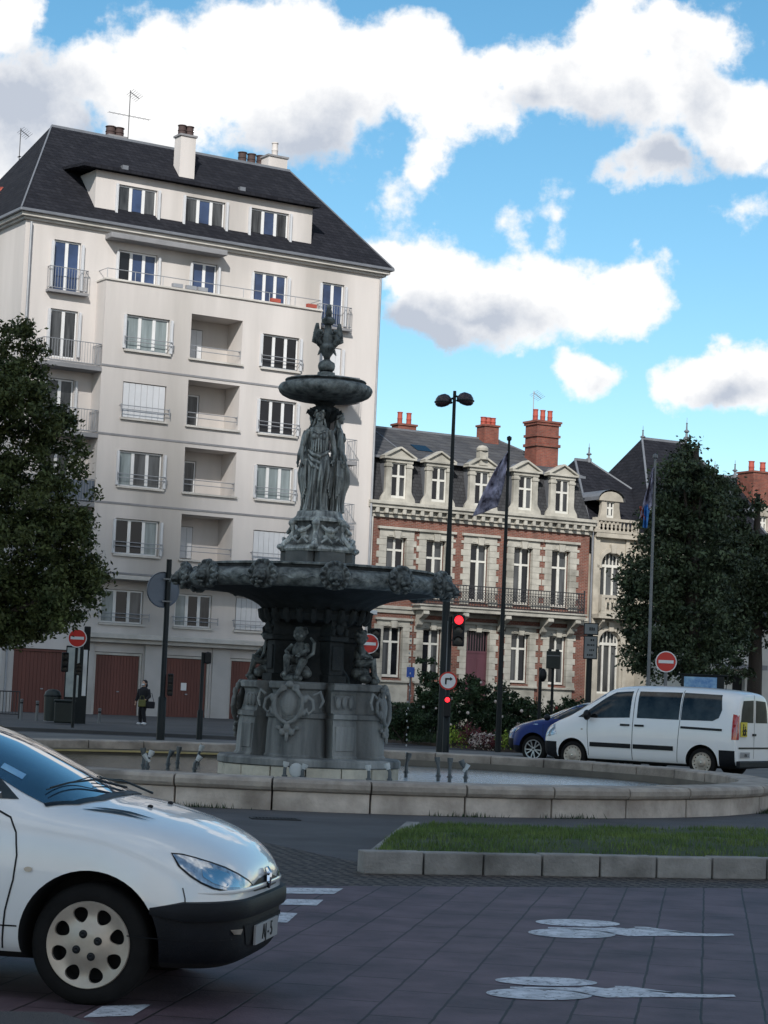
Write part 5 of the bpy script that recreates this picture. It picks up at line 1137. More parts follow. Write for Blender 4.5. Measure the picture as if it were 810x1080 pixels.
# ================================================================ VEHICLES
def split_islands(o):
    bm=bmesh.new();bm.from_mesh(o.data);seen=set();isl=[]
    for v in bm.verts:
        if v.index in seen: continue
        st=[v];comp=set()
        while st:
            q=st.pop()
            if q.index in comp: continue
            comp.add(q.index)
            for e in q.link_edges:
                w=e.other_vert(q)
                if w.index not in comp: st.append(w)
        seen|=comp;isl.append(comp)
    isl.sort(key=len,reverse=True)
    for k,comp in enumerate(isl):
        if k>3: break
        b2=bm.copy();bmesh.ops.delete(b2,geom=[v for v in b2.verts if v.index not in comp],context='VERTS')
        if k==0: b0=b2;continue
        m=bpy.data.meshes.new(o.data.name);b2.to_mesh(m);b2.free();m.polygons.foreach_set('use_smooth',[True]*len(m.polygons));link(o.name.split('.')[0],m,o.data.materials[0],o.parent)
    b0.to_mesh(o.data);b0.free();bm.free()
class Car:
    def __init__(s,name,label,cat,loc,heading,stations,axles,rw,paint,archr,sub=3,group=None,low=None):
        """local frame: +X forward, Y left, Z up; heading = world angle of +X"""
        s.root=empty(name,loc,heading,label,cat,group);s.paint=paint;s.rw=rw
        mb=MB();rings=[]
        for X,half in stations:
            L_=[(X,y,z) for y,z in half];Rr=[(X,-y,z) for y,z in half[1:-1]][::-1]
            rings.append(L_+Rr)
        mb.loft(rings);me=mb.mesh('b');me=evalmesh(me,[('SUBSURF',dict(levels=sub,render_levels=sub))])
        bm=bmesh.new();bm.from_mesh(me);s.bvh=BVHTree.FromBMesh(bm);bm.free();s.xmin=min(v.co.x for v in me.vertices);s.xmax=max(v.co.x for v in me.vertices)
        cut=MB()
        for ax,hw in axles:
            for sd_ in(-1,1):
                c=MB();n=48;pts=[(ax+archr*math.cos(2*math.pi*i/n),rw+.01+archr*math.sin(2*math.pi*i/n)) for i in range(n)]
                y0,y1=sorted((sd_*(hw-.32),sd_*(hw+.4)));cut.prism([(p[0],p[1]) for p in pts],y0,y1,'xz')
        s.me=boolean(me,cut.mesh('c'));s.axles=axles;s.archr=archr
        s.W=Matrix.Translation(Vector(loc))@Matrix.Rotation(heading,4,'Z');s.Wi=s.W.inverted()
    def finish(s,split=None,lowmat='bumper',lowname='bumper'):
        """split: function face-centre -> True when the face belongs to the plastic part; planes: cut lines"""
        me=s.me;bm=bmesh.new();bm.from_mesh(me)
        for co_,no in (split[0] if split else []):
            bmesh.ops.bisect_plane(bm,geom=bm.verts[:]+bm.edges[:]+bm.faces[:],plane_co=co_,plane_no=no)
        def cat(f):
            c=f.calc_center_median()
            for ax,hw in s.axles:
                r=math.hypot(c.x-ax,c.z-s.rw-.01)
                if r<s.archr+.004 and abs(c.y)>hw-.36 and abs(c.y)<hw+.2:
                    if r<s.archr-.01 or abs(f.normal.y)<.35: 
                        # tunnel wall or inner disc
                        v=Vector((c.x-ax,0,c.z-s.rw-.01))
                        if r<s.archr-.01 or (v.length>0 and abs(f.normal.dot(v.normalized()))>.8): return 2
            if c.z<.0: return 2
            if f.normal.z<-.8 and c.z<.45: return 2
            if split and split[1](c): return 1
            return 0
        lab={f.index:cat(f) for f in bm.faces}
        for k,(nm,mm,sg) in enumerate((('body',s.paint,0),(lowname,lowmat,1),(lowname,lowmat,-1),('wheel_well','well',0))):
            k=[0,1,1,2][k]
            b2=bm.copy();b2.faces.ensure_lookup_table()
            dl=[f for f in b2.faces if lab.get(f.index,0)!=k or (sg and (f.calc_center_median().x>-1.3)!=(sg>0))]
            bmesh.ops.delete(b2,geom=dl,context='FACES')
            if len(b2.faces):
                if k==1:
                    for v in b2.verts: pass
                m_=bpy.data.meshes.new(nm);b2.to_mesh(m_);m_.polygons.foreach_set('use_smooth',[True]*len(m_.polygons))
                try: m_.set_sharp_from_angle(angle=R_(50))
                except: pass
                o=link(nm,m_,mm,s.root)
                if k==0: s.body=o
                if k==1 and sg>0: s.low=o
                if k==1: split_islands(o)
            b2.free()
        bm.free()
    def drape(s,name,poly,mode,m,off=.004,grid=.03,parent=None,mirror=False,side=1,smooth=True,zr=None):
        """mode 'px': polygon in photo pixels seen along the camera rays; 'side': (X,Z) onto the flank; 'top': (X,Y); 'front'/'back': (Y,Z)"""
        bm=bmesh.new();vs=[bm.verts.new((p[0],p[1],0)) for p in poly];bm.faces.new(vs)
        bmesh.ops.triangulate(bm,faces=bm.faces[:])
        xs=[p[0] for p in poly];ys=[p[1] for p in poly]
        g=grid
        for ax,(lo_,hi) in enumerate(((min(xs),max(xs)),(min(ys),max(ys)))):
            k=lo_+g
            while k<hi:
                co_=[0,0,0];co_[ax]=k;no=[0,0,0];no[ax]=1
                bmesh.ops.bisect_plane(bm,geom=bm.verts[:]+bm.edges[:]+bm.faces[:],plane_co=co_,plane_no=no);k+=g
        cv=Vector((0,0,CH));bad=[]
        for v in bm.verts:
            a,b=v.co.x,v.co.y
            if mode=='px': o=s.Wi@cv;d=(s.Wi.to_3x3()@ray(a,b)).normalized()
            elif mode=='side': o=Vector((a,side*3,b));d=Vector((0,-side,0))
            elif mode=='top': o=Vector((a,b,4));d=Vector((0,0,-1))
            elif mode=='front': o=Vector((4,a,b));d=Vector((-1,0,0))
            elif mode=='back': o=Vector((-8,a,b));d=Vector((1,0,0))
            h=s.bvh.ray_cast(o,d)
            if h[0] is None or (mode=='back' and h[0].x>s.xmin+.3) or (mode=='front' and h[0].x<s.xmax-.35) or (mode=='side' and abs(h[0].y)<.35): bad.append(v)
            else:
                n=h[1]
                if n.dot(d)>0:n=-n
                v.co=h[0]+n*off
        if bad: bmesh.ops.delete(bm,geom=bad,context='VERTS')
        bmesh.ops.recalc_face_normals(bm,faces=bm.faces)
        me=bpy.data.meshes.new(name);bm.to_mesh(me);bm.free();me.polygons.foreach_set('use_smooth',[smooth]*len(me.polygons))
        o=link(name,me,m,parent or s.root)
        if mirror:
            m2=me.copy()
            for v in m2.vertices: v.co.y=-v.co.y
            m2.flip_normals();link(name,m2,m,parent or s.root)
        return o
    def line(s,name,pts,mode,w,m='black',off=.003,parent=None,side=1,mirror=False):
        out=[];
        for i in range(len(pts)-1):
            a=Vector(pts[i]).to_2d() if len(pts[i])>2 else Vector(pts[i]);b=Vector(pts[i+1]);
            n=max(1,int((b-a).length/.04))
            for k in range(n+(i==len(pts)-2)): out.append(a.lerp(b,k/n))
        L1=[];
        for i,p in enumerate(out):
            q=out[min(i+1,len(out)-1)]-out[max(i-1,0)];n=Vector((-q.y,q.x));n.normalize() if n.length else None
            L1.append((p+n*w/2,p-n*w/2))
        mb=MB();vs=[]
        for pr in L1:
            for p in pr:
                a,b=p
                if mode=='side': o=Vector((a,side*3,b));d=Vector((0,-side,0))
                elif mode=='top': o=Vector((a,b,4));d=Vector((0,0,-1))
                elif mode=='front': o=Vector((4,a,b));d=Vector((-1,0,0))
                else: o=Vector((-8,a,b));d=Vector((1,0,0))
                h=s.bvh.ray_cast(o,d)
                if h[0] is None: vs.append(vs[-2] if len(vs)>1 else Vector((a,0,b)))
                else: vs.append(h[0]-d*0+ (h[1] if h[1].dot(d)<0 else -h[1])*off)
        k=len(L1);mb.add(vs,[(2*i,2*i+1,2*i+3,2*i+2) for i in range(k-1)])
        if mirror: mb.add([(v[0],-v[1],v[2]) for v in vs],[(2*i,2*i+1,2*i+3,2*i+2) for i in range(k-1)])
        return mb.build(name,m,parent or s.root)
def wheel(car,X,sd_,hw,r,style,w=.19,rotk=.3,tilt=0.):
    e=bpy.data.objects.new('wheel',None);COL.objects.link(e);e.parent=car.root;e.location=(X,sd_*(hw-.02),r);e.rotation_euler=(0,0,(0 if sd_>0 else math.pi)+tilt)
    # local: outward +Y
    key=('wheel',style,r)
    if key not in WC:
        T=Matrix.Rotation(-math.pi/2,4,'X') # z axis -> +y
        rr=r*.69 if style!='alloy' else r*.68
        mb=MB();mb.mx=T;pr=[(rr-.02,-w),(rr+.01,-w),(r-.02,-w+.01),(r-.004,-w+.03),(r,-w*.75),(r,-w*.25),(r-.004,-.03),(r-.022,-.008),(r-.05,.0),(rr+.022,.002),(rr+.006,-.004),(rr,-.02),(rr-.01,-.05)]
        mb.lathe(pr,n=64);ty=mb.mesh('tyre',True)
        mb=MB();mb.mx=T;mb.lathe([(rr,-.02),(rr-.02,-.05),(rr-.03,-.1),(0,-.1)],n=40);dk=mb.mesh('inner_rim',True)
        mb=MB();mb.mx=T
        if style=='cap8':
            mb.lathe([(0,.012),(.05,.014),(.075,.010),(.10,.0),(.135,-.008),(.165,-.006),(rr-.012,.004),(rr+.002,.006),(rr+.006,-.002),(rr+.002,-.02),(rr-.02,-.022),(.14,-.026),(.08,-.01),(0,-.008)],n=64)
            me=mb.mesh('r');c=MB();c.mx=T
            for k in range(8):
                a=2*math.pi*k/8+.2;R2=rr-.056;pts=[]
                for j in range(20):
                    t_=2*math.pi*j/20;u=.038*math.cos(t_);v=.032*math.sin(t_)*(1+.25*math.cos(t_));pts.append((R2*math.cos(a)+u*math.cos(a)-v*math.sin(a)*1.15,R2*math.sin(a)+u*math.sin(a)+v*math.cos(a)*1.15))
                c.prism(pts,-.06,.06)
            me=boolean(me,c.mesh('c'));me.name='rim';me.polygons.foreach_set('use_smooth',[True]*len(me.polygons));me.set_sharp_from_angle(angle=R_(35))
            ex=[]
            for k in range(4):
                a=2*math.pi*k/4+.3;cx,cy=.058*math.cos(a),.058*math.sin(a);mb=MB();mb.mx=T;mb.lathe([(.021,.010),(.021,.0150),(.013,.0160),(.0125,.0195),(.009,.022),(0,.019)],(cx,cy,0),14);ex.append(mb.mesh('wheel_bolt',True))
            exm='black'
        elif style=='vancap':
            def rf(a,z): return 1
            mb.lathe([(0,.03),(.06,.028),(.085,.02),(.10,.005),(rr-.06,-.004),(rr-.015,.0),(rr,.004),(rr+.004,-.01),(rr-.01,-.025),(.06,-.02),(0,-.01)],n=64);me=mb.mesh('r');c=MB();c.mx=T
            for k in range(14):
                a=2*math.pi*k/14;R2=rr-.045;c.prism([(R2*math.cos(a)+.016*math.cos(j*.524),R2*math.sin(a)+.016*math.sin(j*.524)) for j in range(12)],-.06,.06)
            me=boolean(me,c.mesh('c'));me.name='rim';me.polygons.foreach_set('use_smooth',[True]*len(me.polygons));me.set_sharp_from_angle(angle=R_(35))
            mb=MB();mb.mx=T;mb.lathe([(0,.036),(.02,.035),(.024,.029)],n=12);ex=mb.mesh('wheel_badge',True);exm='chrome'
        else:
            for k in range(5):
                a=2*math.pi*k/5
                for dd in(-.16,.16): mb.bar((.03*math.cos(a),.03*math.sin(a),-.02),((rr-.005)*math.cos(a+dd*1.6),(rr-.005)*math.sin(a+dd*1.6),-.005),.026,.02)
            mb.lathe([(rr-.02,-.03),(rr-.015,.003),(rr+.004,.005),(rr+.004,-.03)],n=48);mb.lathe([(0,.0),(.045,-.002),(.05,-.03)],n=20);me=mb.mesh('rim',True)
            mb=MB();mb.mx=T;mb.lathe([(0,.006),(.02,.005),(.025,.0)],n=12);ex=mb.mesh('wheel_badge',True);exm='black'
        WC[key]=(ty,dk,me,ex,exm)
    ty,dk,me,ex,exm=WC[key]
    link('tyre',ty,'rubber',e);link('inner_rim',dk,'well',e);rm=link('rim',me,'hub' if style!='alloy' else 'alloy',e);[link(q.name.split('.')[0],q,exm,e) for q in (ex if isinstance(ex,list) else [ex])]
    for c in e.children: c.rotation_euler=(0,rotk,0)
WC={}
LOW=[(0,.18),(.70,.18),(.795,.27)]
# ---- foreground hatchback
HX=math.radians(-9.5)
wl=gnd(93,1060.5);    # contact of the near front wheel
rt=.300;hwf=.80
off=Matrix.Rotation(HX,3,'Z')@Vector((0,-(hwf-.08),0))
loc=Vector((wl.x,wl.y,0))-off;loc.z=0
ST=[(.795,[(0,.33),(.24,.33),(.34,.35),(.37,.43),(.36,.52),(.31,.57),(.24,.60),(.12,.615),(0,.62)]),
(.765,[(0,.22),(.38,.22),(.50,.27),(.53,.43),(.52,.55),(.455,.62),(.36,.665),(.2,.69),(0,.70)]),
(.68,[(0,.18),(.52,.18),(.64,.25),(.675,.43),(.66,.56),(.595,.665),(.48,.735),(.25,.765),(0,.775)]),
(.56,[(0,.17),(.60,.17),(.73,.25),(.765,.43),(.745,.58),(.69,.715),(.56,.80),(.29,.835),(0,.845)]),
(.38,[(0,.17),(.66,.17),(.78,.26),(.81,.45),(.795,.62),(.755,.775),(.64,.86),(.34,.90),(0,.91)]),
(.18,[(0,.18),(.70,.18),(.80,.27),(.825,.48),(.815,.68),(.785,.83),(.69,.90),(.37,.95),(0,.96)]),
(.04,LOW+[(.828,.5),(.82,.71),(.798,.865),(.71,.93),(.39,.985),(0,1.0)]),
(-.02,LOW+[(.828,.5),(.82,.715),(.80,.875),(.715,.94),(.40,1.0),(0,1.02)]),
(-.3,LOW+[(.83,.5),(.822,.73),(.80,.92),(.70,1.0),(.40,1.14),(0,1.165)]),
(-.62,LOW+[(.83,.5),(.825,.74),(.80,.935),(.65,1.19),(.39,1.30),(0,1.325)]),
(-.93,LOW+[(.83,.5),(.825,.75),(.80,.94),(.60,1.335),(.37,1.41),(0,1.425)]),
(-1.4,LOW+[(.83,.5),(.825,.76),(.80,.95),(.58,1.38),(.36,1.44),(0,1.45)]),
(-2.0,LOW+[(.83,.5),(.825,.77),(.80,.97),(.57,1.36),(.36,1.42),(0,1.43)]),
(-2.55,LOW+[(.82,.5),(.815,.78),(.79,.98),(.55,1.29),(.34,1.35),(0,1.36)]),
(-2.85,[(0,.2),(.65,.2),(.75,.28),(.79,.5),(.785,.77),(.76,.96),(.55,1.05),(.34,1.08),(0,1.09)]),
(-3.0,[(0,.25),(.6,.25),(.68,.3),(.72,.5),(.71,.72),(.67,.86),(.5,.92),(.3,.94),(0,.945)]),
(-3.04,[(0,.35),(.4,.35),(.5,.38),(.55,.5),(.54,.66),(.5,.76),(.38,.8),(.2,.82),(0,.82)])]
ST=[((X*.89 if X>.1 else (X-.02 if X>.03 else X-.10)),[(y,z if z<.62 else .62+(z-.62)*.955) for y,z in h]) for X,h in ST]
def hatch_finish(c,front=True):
    c.finish(([((0,0,.49),(0,0,1)),((0.2,0,0),(1,0,0)),((0,0,.30),(0,0,1)),((-2.5,0,0),(1,0,0))],lambda p:(p.x>.2 and p.z<.49) or (p.x<-2.5 and p.z<.49)))
hb=Car('white_hatchback','white hatchback entering from the left with charcoal bumper and dusty silver hubcaps','car',tuple(loc),HX,ST,[(0,.82),(-2.44,.82)],rt,'white',.355)
hatch_finish(hb)
for X in(0,-2.44):
    for sd_ in(-1,1): wheel(hb,X,sd_,.80,rt,'cap8',rotk=.1 if X==0 else .5)
# rubbing strip round the nose
def nose_strip(c,z,hh,x_from,proud,name,m,parent=None):
    outer=[];N_=40
    for i in range(N_+1):
        y=-1+2*i/N_
    pts=[]
    for i in range(61):
        a=R_(-88+176*i/60);o=Vector((x_from,0,z));d=Vector((math.cos(a),math.sin(a),0));h=c.bvh.ray_cast(o,d)
        if h[0] is None: continue
        if h[0].x<x_from+.02: continue
        n=h[1];n.z=0;n.normalize();n=n if n.dot(d)>0 else -n;pts.append((h[0],n))
    rings=[]
    for i,(p,n) in enumerate(pts):
        k=min(1,min(i,len(pts)-1-i)/4);pr=proud*(.1+.9*k);h2=hh*(.35+.65*k)
        rings.append([p-n*.03+Vector((0,0,-h2)),p+n*pr*.8+Vector((0,0,-h2*.85)),p+n*pr+Vector((0,0,-h2*.4)),p+n*pr+Vector((0,0,h2*.4)),p+n*pr*.75+Vector((0,0,h2*.85)),p-n*.03+Vector((0,0,h2))])
    mb=MB();mb.loft(rings);return mb.build(name,m,parent or c.low,smooth=True)
nose_strip(hb,.485,.052,.28,.035,'bumper_strip','bumper')
hl=hb.drape('headlight',[(181.7,901.5),(192,902.5),(205.5,906),(222,911),(237,916.5),(250,923),(260.8,929.8),(266.5,935.2),(264,938),(252.9,939.8),(238,939),(225.2,936.5),(212,930.5),(201.5,923.8),(190,914)],'px','lampgl',.006,2.2,mirror=False)
hr=hb.drape('headlight_rim',[(180,899.5),(192,900.5),(205.5,904),(222,909),(237,914.2),(251,921),(262,928),(268.5,935.4),(265,939.6),(252.9,941.6),(238,940.8),(224.5,938.2),(211,932),(200,925),(187.5,914)],'px','black',.003,2.2,parent=hl)
hi_=hb.drape('reflector',[(212,917),(224,916),(240,922),(250,930),(252,936),(238,936.5),(224,932),(213,925)],'px','chrome',.0085,2.2,parent=hl)
m2=hl.data.copy()
for v in m2.vertices: v.co.y=-v.co.y
m2.flip_normals();link('headlight',m2,'lampgl',hb.root)
# windscreen, side glass
WSP=[(x-.10,y) for x,y in [(-.015,-.0),(-.03,.35),(-.09,.55),(-.2,.675),(-.5,.615),(-.9,.52),(-.935,.3),(-.945,0),(-.935,-.3),(-.9,-.52),(-.5,-.615),(-.2,-.675),(-.09,-.55),(-.03,-.35)]];hb.drape('windscreen',WSP,'top','screen',.004,.05)
CWP=[(x-.10,y) for x,y in [(.035,0),(.02,.35),(-.05,.57),(-.18,.70),(-.2,.68),(-.09,.56),(-.03,.35),(-.015,0),(-.03,-.35),(-.09,-.56),(-.2,-.68),(-.18,-.70),(-.05,-.57),(.02,-.35)]];hb.drape('cowl',CWP,'top','black',.006,.05)
for sd_ in(-1,1):
    hb.drape('side_window',[(-.42,.985),(-.62,1.13),(-.95,1.315),(-1.25,1.345),(-1.30,.99)],'side','carglass',.004,.05,side=sd_)
    hb.drape('side_window',[(-1.36,.99),(-1.31,1.345),(-1.9,1.335),(-2.35,1.22),(-2.4,1.0)],'side','carglass',.004,.05,side=sd_)
    hb.line('door_gap',[(-.50,.93),(-.43,.90),(-.39,.83),(-.375,.72),(-.385,.6),(-.42,.45),(-.44,.26)],'side',.009,side=sd_)
    hb.line('door_gap',[(-1.33,.98),(-1.35,.6),(-1.35,.28)],'side',.009,side=sd_)
    hb.line('sill_line',[(-.36,.375),(-2.05,.375)],'side',.008,side=sd_)
    hb.drape('indicator',[(-.31+.022*math.cos(k*.6),.655+.013*math.sin(k*.6)) for k in range(10)],'side','hub',.008,.05,side=sd_)
# bonnet vents, washers, wiper, centre crease
for y0,x0 in((-.56,-.10),(-.50,-.07)):
    hb.drape('bonnet_vent',[(.26+x0*.5,y0+.045),(.1+x0,y0-.02),(-.02+x0,y0-.055),(.04+x0,y0-.01),(.16+x0,y0+.04)],'top','black',.004,.03)
for y in(.5,.56): hb.drape('bonnet_vent',[(.16,y-.045),(.0,y+.02),(-.12,y+.055),(-.06,y+.01),(.06,y-.04)],'top','black',.004,.03)
for y in(-.2,.2): 
    h=hb.bvh.ray_cast(Vector((.12,y,3)),Vector((0,0,-1)))[0];MB().ell((h.x,h.y,h.z+.006),(.016,.012,.01)).build('washer_jet','black',hb.root,smooth=True)
def onsurf(c,x,y,dz): h=c.bvh.ray_cast(Vector((x,y,4)),Vector((0,0,-1)))[0];return h+Vector((0,0,dz))
for pts in ([(-.1,.1),(-.2,-.15),(-.26,-.4),(-.3,-.58)],[(-.08,.55),(-.16,.3),(-.2,.1),(-.22,-.05)]):
    mb=MB();P=[onsurf(hb,x,y,.03+.01*(i%2)) for i,(x,y) in enumerate(pts)];mb.tube(P,[.007,.006,.005,.004],6)
    mb.tube([P[0]+Vector((-.01,0,.005)),P[1]+Vector((-.03,0,.012)),P[3]+Vector((-.02,.0,-.012))],.0035,5);mb.build('wiper','black',hb.root,smooth=True)
# grille, badge, lower intake, fog slot, plates
hb.drape('grille',[(-.30,.585),(-.16,.61),(0,.62),(.16,.61),(.30,.585),(.26,.555),(0,.55),(-.26,.555)],'front','black',.004,.03)
gb=nose_strip(hb,.575,.012,.5,.012,'grille_bar','white',hb.root)
e=hb.bvh.ray_cast(Vector((4,0,.60)),Vector((-1,0,0)))[0];mb=MB();mb.tube([(e.x+.005,0,.66),(e.x+.018,.008,.63),(e.x+.02,-.006,.59),(e.x+.018,.01,.555)],[.012,.02,.016,.01],8);mb.tube([(e.x+.018,0,.62),(e.x+.022,-.03,.635)],[.01,.006],6);mb.tube([(e.x+.018,0,.59),(e.x+.022,-.028,.58)],[.01,.006],6);mb.build('badge','chrome',hb.root,smooth=True)
hb.drape('lower_intake',[(-.42,.40),(.42,.40),(.36,.30),(.2,.275),(-.2,.275),(-.36,.30)],'front','well',.005,.03,parent=hb.low)
for s_ in(-1,1): hb.drape('fog_slot',[(s_*.44,.385),(s_*.56,.39),(s_*.53,.365),(s_*.46,.36)],'front','hub',.008,.03,parent=hb.low)
MBx=MB().box(.712,.726,-.26,.26,.285,.385)
pl_=MBx.build('number_plate','plate',hb.root,bevel=.002)
text_mesh('plate_text','AJ - 5',.105,.0015,'black',pl_,Matrix.Translation((.7285,.0,.335))@Matrix(((0,0,1,0),(1,0,0,0),(0,1,0,0),(0,0,0,1))))
hb.line('wing_seam',[(.455,.60),(.47,.55),(.475,.50)],'side',.005,side=-1)
hb.line('bumper_seam',[(.2,.36),(.5,.345),(.7,.34)],'side',.006,side=-1,parent=hb.low)
# sticker inside the windscreen corner
hb.drape('sticker',[(-.46,-.56),(-.58,-.555),(-.58,-.50),(-.46,-.50)],'top','posterblue',.006,.05)
# mirrors
for s_ in(-1,1): MB().ell((-.72,s_*.93,1.03),(.07,.1,.07)).build('mirror','white' if False else 'black',hb.root,smooth=True)
for s_ in(-1,1): hb.drape('tail_lamp',[(s_*.5,.8),(s_*.68,.8),(s_*.66,.62),(s_*.52,.62)],'back','tail',.005,.05)
hb.drape('rear_window',[(-.45,1.0),(.45,1.0),(.4,1.25),(-.4,1.25)],'back','carglass',.004,.05)
# ---- van
HV=math.radians(180-24)
vf=at(605,790,48.3);vr=at(741,797,46.5)
HV=math.atan2(vf.y-vr.y,vf.x-vr.x);WB=(vf-vr).xy.length;print('van wheelbase',WB,math.degrees(HV))
VL=[(0,.2),(.80,.2),(.92,.3)]
def vs(X,b,mid,sh,rail,top,k=1.): return (X,[(y*k,z) for y,z in VL]+[(.955*k,.6),(b*k,mid),(sh[0]*k,sh[1]),(rail[0]*k,rail[1]),(top[0]*k,top[1]),(0,top[1]+.015)])
SV=[(.90,[(0,.36),(.40,.36),(.5,.4),(.55,.52),(.53,.68),(.46,.78),(.36,.83),(.2,.86),(0,.87)]),
(.84,[(0,.26),(.62,.26),(.74,.33),(.78,.52),(.76,.74),(.67,.88),(.5,.95),(.28,.98),(0,.99)]),
(.6,[(0,.22),(.78,.22),(.88,.32),(.92,.56),(.91,.86),(.82,1.02),(.62,1.09),(.33,1.13),(0,1.14)]),
(.22,VL+[(.95,.6),(.94,.95),(.88,1.13),(.72,1.21),(.38,1.26),(0,1.27)]),
(.1,VL+[(.955,.6),(.945,.98),(.89,1.18),(.74,1.28),(.4,1.34),(0,1.35)]),
(-.35,VL+[(.96,.6),(.95,1.0),(.90,1.24),(.79,1.54),(.42,1.65),(0,1.67)]),
(-.75,VL+[(.96,.6),(.955,1.02),(.91,1.26),(.78,1.80),(.42,1.88),(0,1.90)]),
(-1.1,VL+[(.96,.6),(.955,1.02),(.92,1.26),(.79,1.90),(.43,1.97),(0,1.98)]),
(-2.2,VL+[(.96,.6),(.955,1.02),(.92,1.26),(.79,1.93),(.43,2.0),(0,2.01)]),
(-3.4,VL+[(.96,.6),(.955,1.02),(.92,1.26),(.79,1.91),(.43,1.97),(0,1.98)]),
(-3.88,VL+[(.95,.6),(.945,1.02),(.91,1.26),(.78,1.88),(.43,1.93),(0,1.94)]),
(-4.05,[(0,.24),(.78,.24),(.90,.33),(.93,.6),(.925,1.02),(.89,1.26),(.75,1.82),(.41,1.87),(0,1.88)]),
(-4.075,[(0,.27),(.74,.27),(.86,.35),(.89,.6),(.885,1.02),(.85,1.26),(.71,1.77),(.4,1.82),(0,1.83)])]
nx_=Vector((math.cos(HV+math.pi/2),math.sin(HV+math.pi/2),0))  # left side = near side
vloc=Vector((vf.x,vf.y,0))-nx_*.86;vz=.0
van=Car('white_van','white people carrier van parked beyond the basin with dark side windows and yellow children sign','van',(vloc.x,vloc.y,vz),HV,SV,[(0,.95),(-WB,.95)],.325,'whitevan',.385)
van.finish(([((0,0,.62),(0,0,1)),((.42,0,0),(1,0,0)),((-WB-.42,0,0),(1,0,0))],lambda p:(p.x>.42 and p.z<.62) or (p.x<-WB-.42 and p.z<.62 and p.x>-4.03)))
for X in(0,-WB):
    for sd_ in(-1,1): wheel(van,X,sd_,.93,.325,'vancap')
for sd_ in(1,-1):
    van.drape('front_window',[(-.10,1.20),(-.42,1.42),(-.75,1.66),(-1.0,1.80),(-1.44,1.84),(-1.44,1.24),(-.6,1.20)],'side','carglass',.004,.06,side=sd_)
    f=van.drape('sliding_window',[(-1.62,1.24),(-1.60,1.84),(-2.66,1.85),(-2.66,1.24)],'side','carglass',.004,.06,side=sd_)
    van.drape('rear_side_window',[(-2.71,1.24),(-2.71,1.85),(-3.62,1.83),(-3.68,1.5),(-3.62,1.32),(-3.48,1.25)],'side','carglass',.004,.06,side=sd_)
    van.line('door_gap',[(-.36,1.2),(-.38,.9),(-.42,.5),(-.42,.34)],'side',.012,side=sd_)
    van.line('door_gap',[(-1.52,1.9),(-1.53,1.2),(-1.53,.3)],'side',.014,side=sd_)
    van.line('door_gap',[(-2.69,1.9),(-2.69,1.2),(-2.64,.3)],'side',.012,side=sd_)
    van.line('slide_rail',[(-2.72,1.08),(-3.72,1.06)],'side',.05,'black',.012,side=sd_)
    van.line('rub_strip',[(-.46,.60),(-1.50,.60)],'side',.10,'black',.015,side=sd_);van.line('rub_strip',[(-1.56,.60),(-2.56,.60)],'side',.10,'black',.015,side=sd_)
    van.line('door_handle',[(-1.22,1.07),(-1.46,1.07)],'side',.045,'black',.02,side=sd_);van.line('door_handle',[(-1.58,1.07),(-1.82,1.07)],'side',.045,'black',.02,side=sd_)
    van.drape('headlight',[(.42,.80),(.52,1.02),(.70,.99),(.86,.80),(.84,.72),(.62,.74)],'side','lampgl',.008,.05,side=sd_)
    van.drape('indicator',[(-.24+.03*math.cos(k*.7),.93+.02*math.sin(k*.7)) for k in range(9)],'side','hub',.006,.05,side=sd_)
    van.drape('fuel_flap',[(-3.12+.13*math.cos(k*.42),.86+.12*math.sin(k*.42)) for k in range(15)],'side','whitevan',.006,.05,side=sd_)
    van.drape('tail_lamp',[(-3.95,.86),(-3.95,1.42),(-4.04,1.40),(-4.05,.86)],'side','tail',.01,.05,side=sd_)
    van.drape('tail_lamp',[(sd_*.82,.86),(sd_*.80,1.40),(sd_*.86,1.40),(sd_*.90,.86)],'back','tail',.01,.05)
    van.drape('rear_window',[(sd_*.06,1.24),(sd_*.06,1.74),(sd_*.60,1.72),(sd_*.68,1.5),(sd_*.72,1.24)],'back','rearglass',.006,.06)
    MB().ell((-.42,sd_*1.06,1.26),(.08,.12,.12)).build('mirror','black',van.root,smooth=True)
van.drape('windscreen',[(.06,-.72),(.10,0),(.06,.72),(-.4,.74),(-.72,.72),(-.80,0),(-.72,-.72),(-.4,-.74)],'top','screen',.004,.06)
van.line('rear_door_gap',[(0,1.9),(0,.45)],'back',.014);van.line('rear_trim',[(-.82,.68),(.82,.68)],'back',.04,'black',.01)
pp=van.drape('number_plate',[(.22,.46),(.74,.46),(.74,.59),(.22,.59)],'back','plate',.012,.3)
text_mesh('plate_text','786 S',.10,.002,'black',pp,Matrix.Translation((-4.115,.48,.52))@Matrix(((0,0,-1,0),(-1,0,0,0),(0,1,0,0),(0,0,0,1))))
MB().box(-4.14,-4.05,-.9,.9,.24,.40).build('rear_bumper','bumper',van.root,bevel=.03)
MB().box(-4.11,-4.07,-.05,.1,.95,1.0).build('door_handle','black',van.root)
yb=MB().box(-4.105,-4.085,.44,.76,.93,1.25).build('children_sign',mat('sign_yellow',(.62,.50,.03),.5),van.root)
mb=MB()
for y,h in((.65,.24),(.55,.19)):
    x=-4.11;mb.ell((x,y,.97+h-.02),(.004,.024,.026));mb.box(x-.003,x+.003,y-.025,y+.025,1.02,.97+h-.05);mb.bar((x,y-.01,1.03),(x,y-.035,.955),.016);mb.bar((x,y+.01,1.03),(x,y+.035,.955),.016);mb.bar((x,y,1.10),(x,y-.055,1.05),.014);mb.bar((x,y,1.10),(x,y+.05,1.04),.014)
mb.build('pictogram','black',yb)
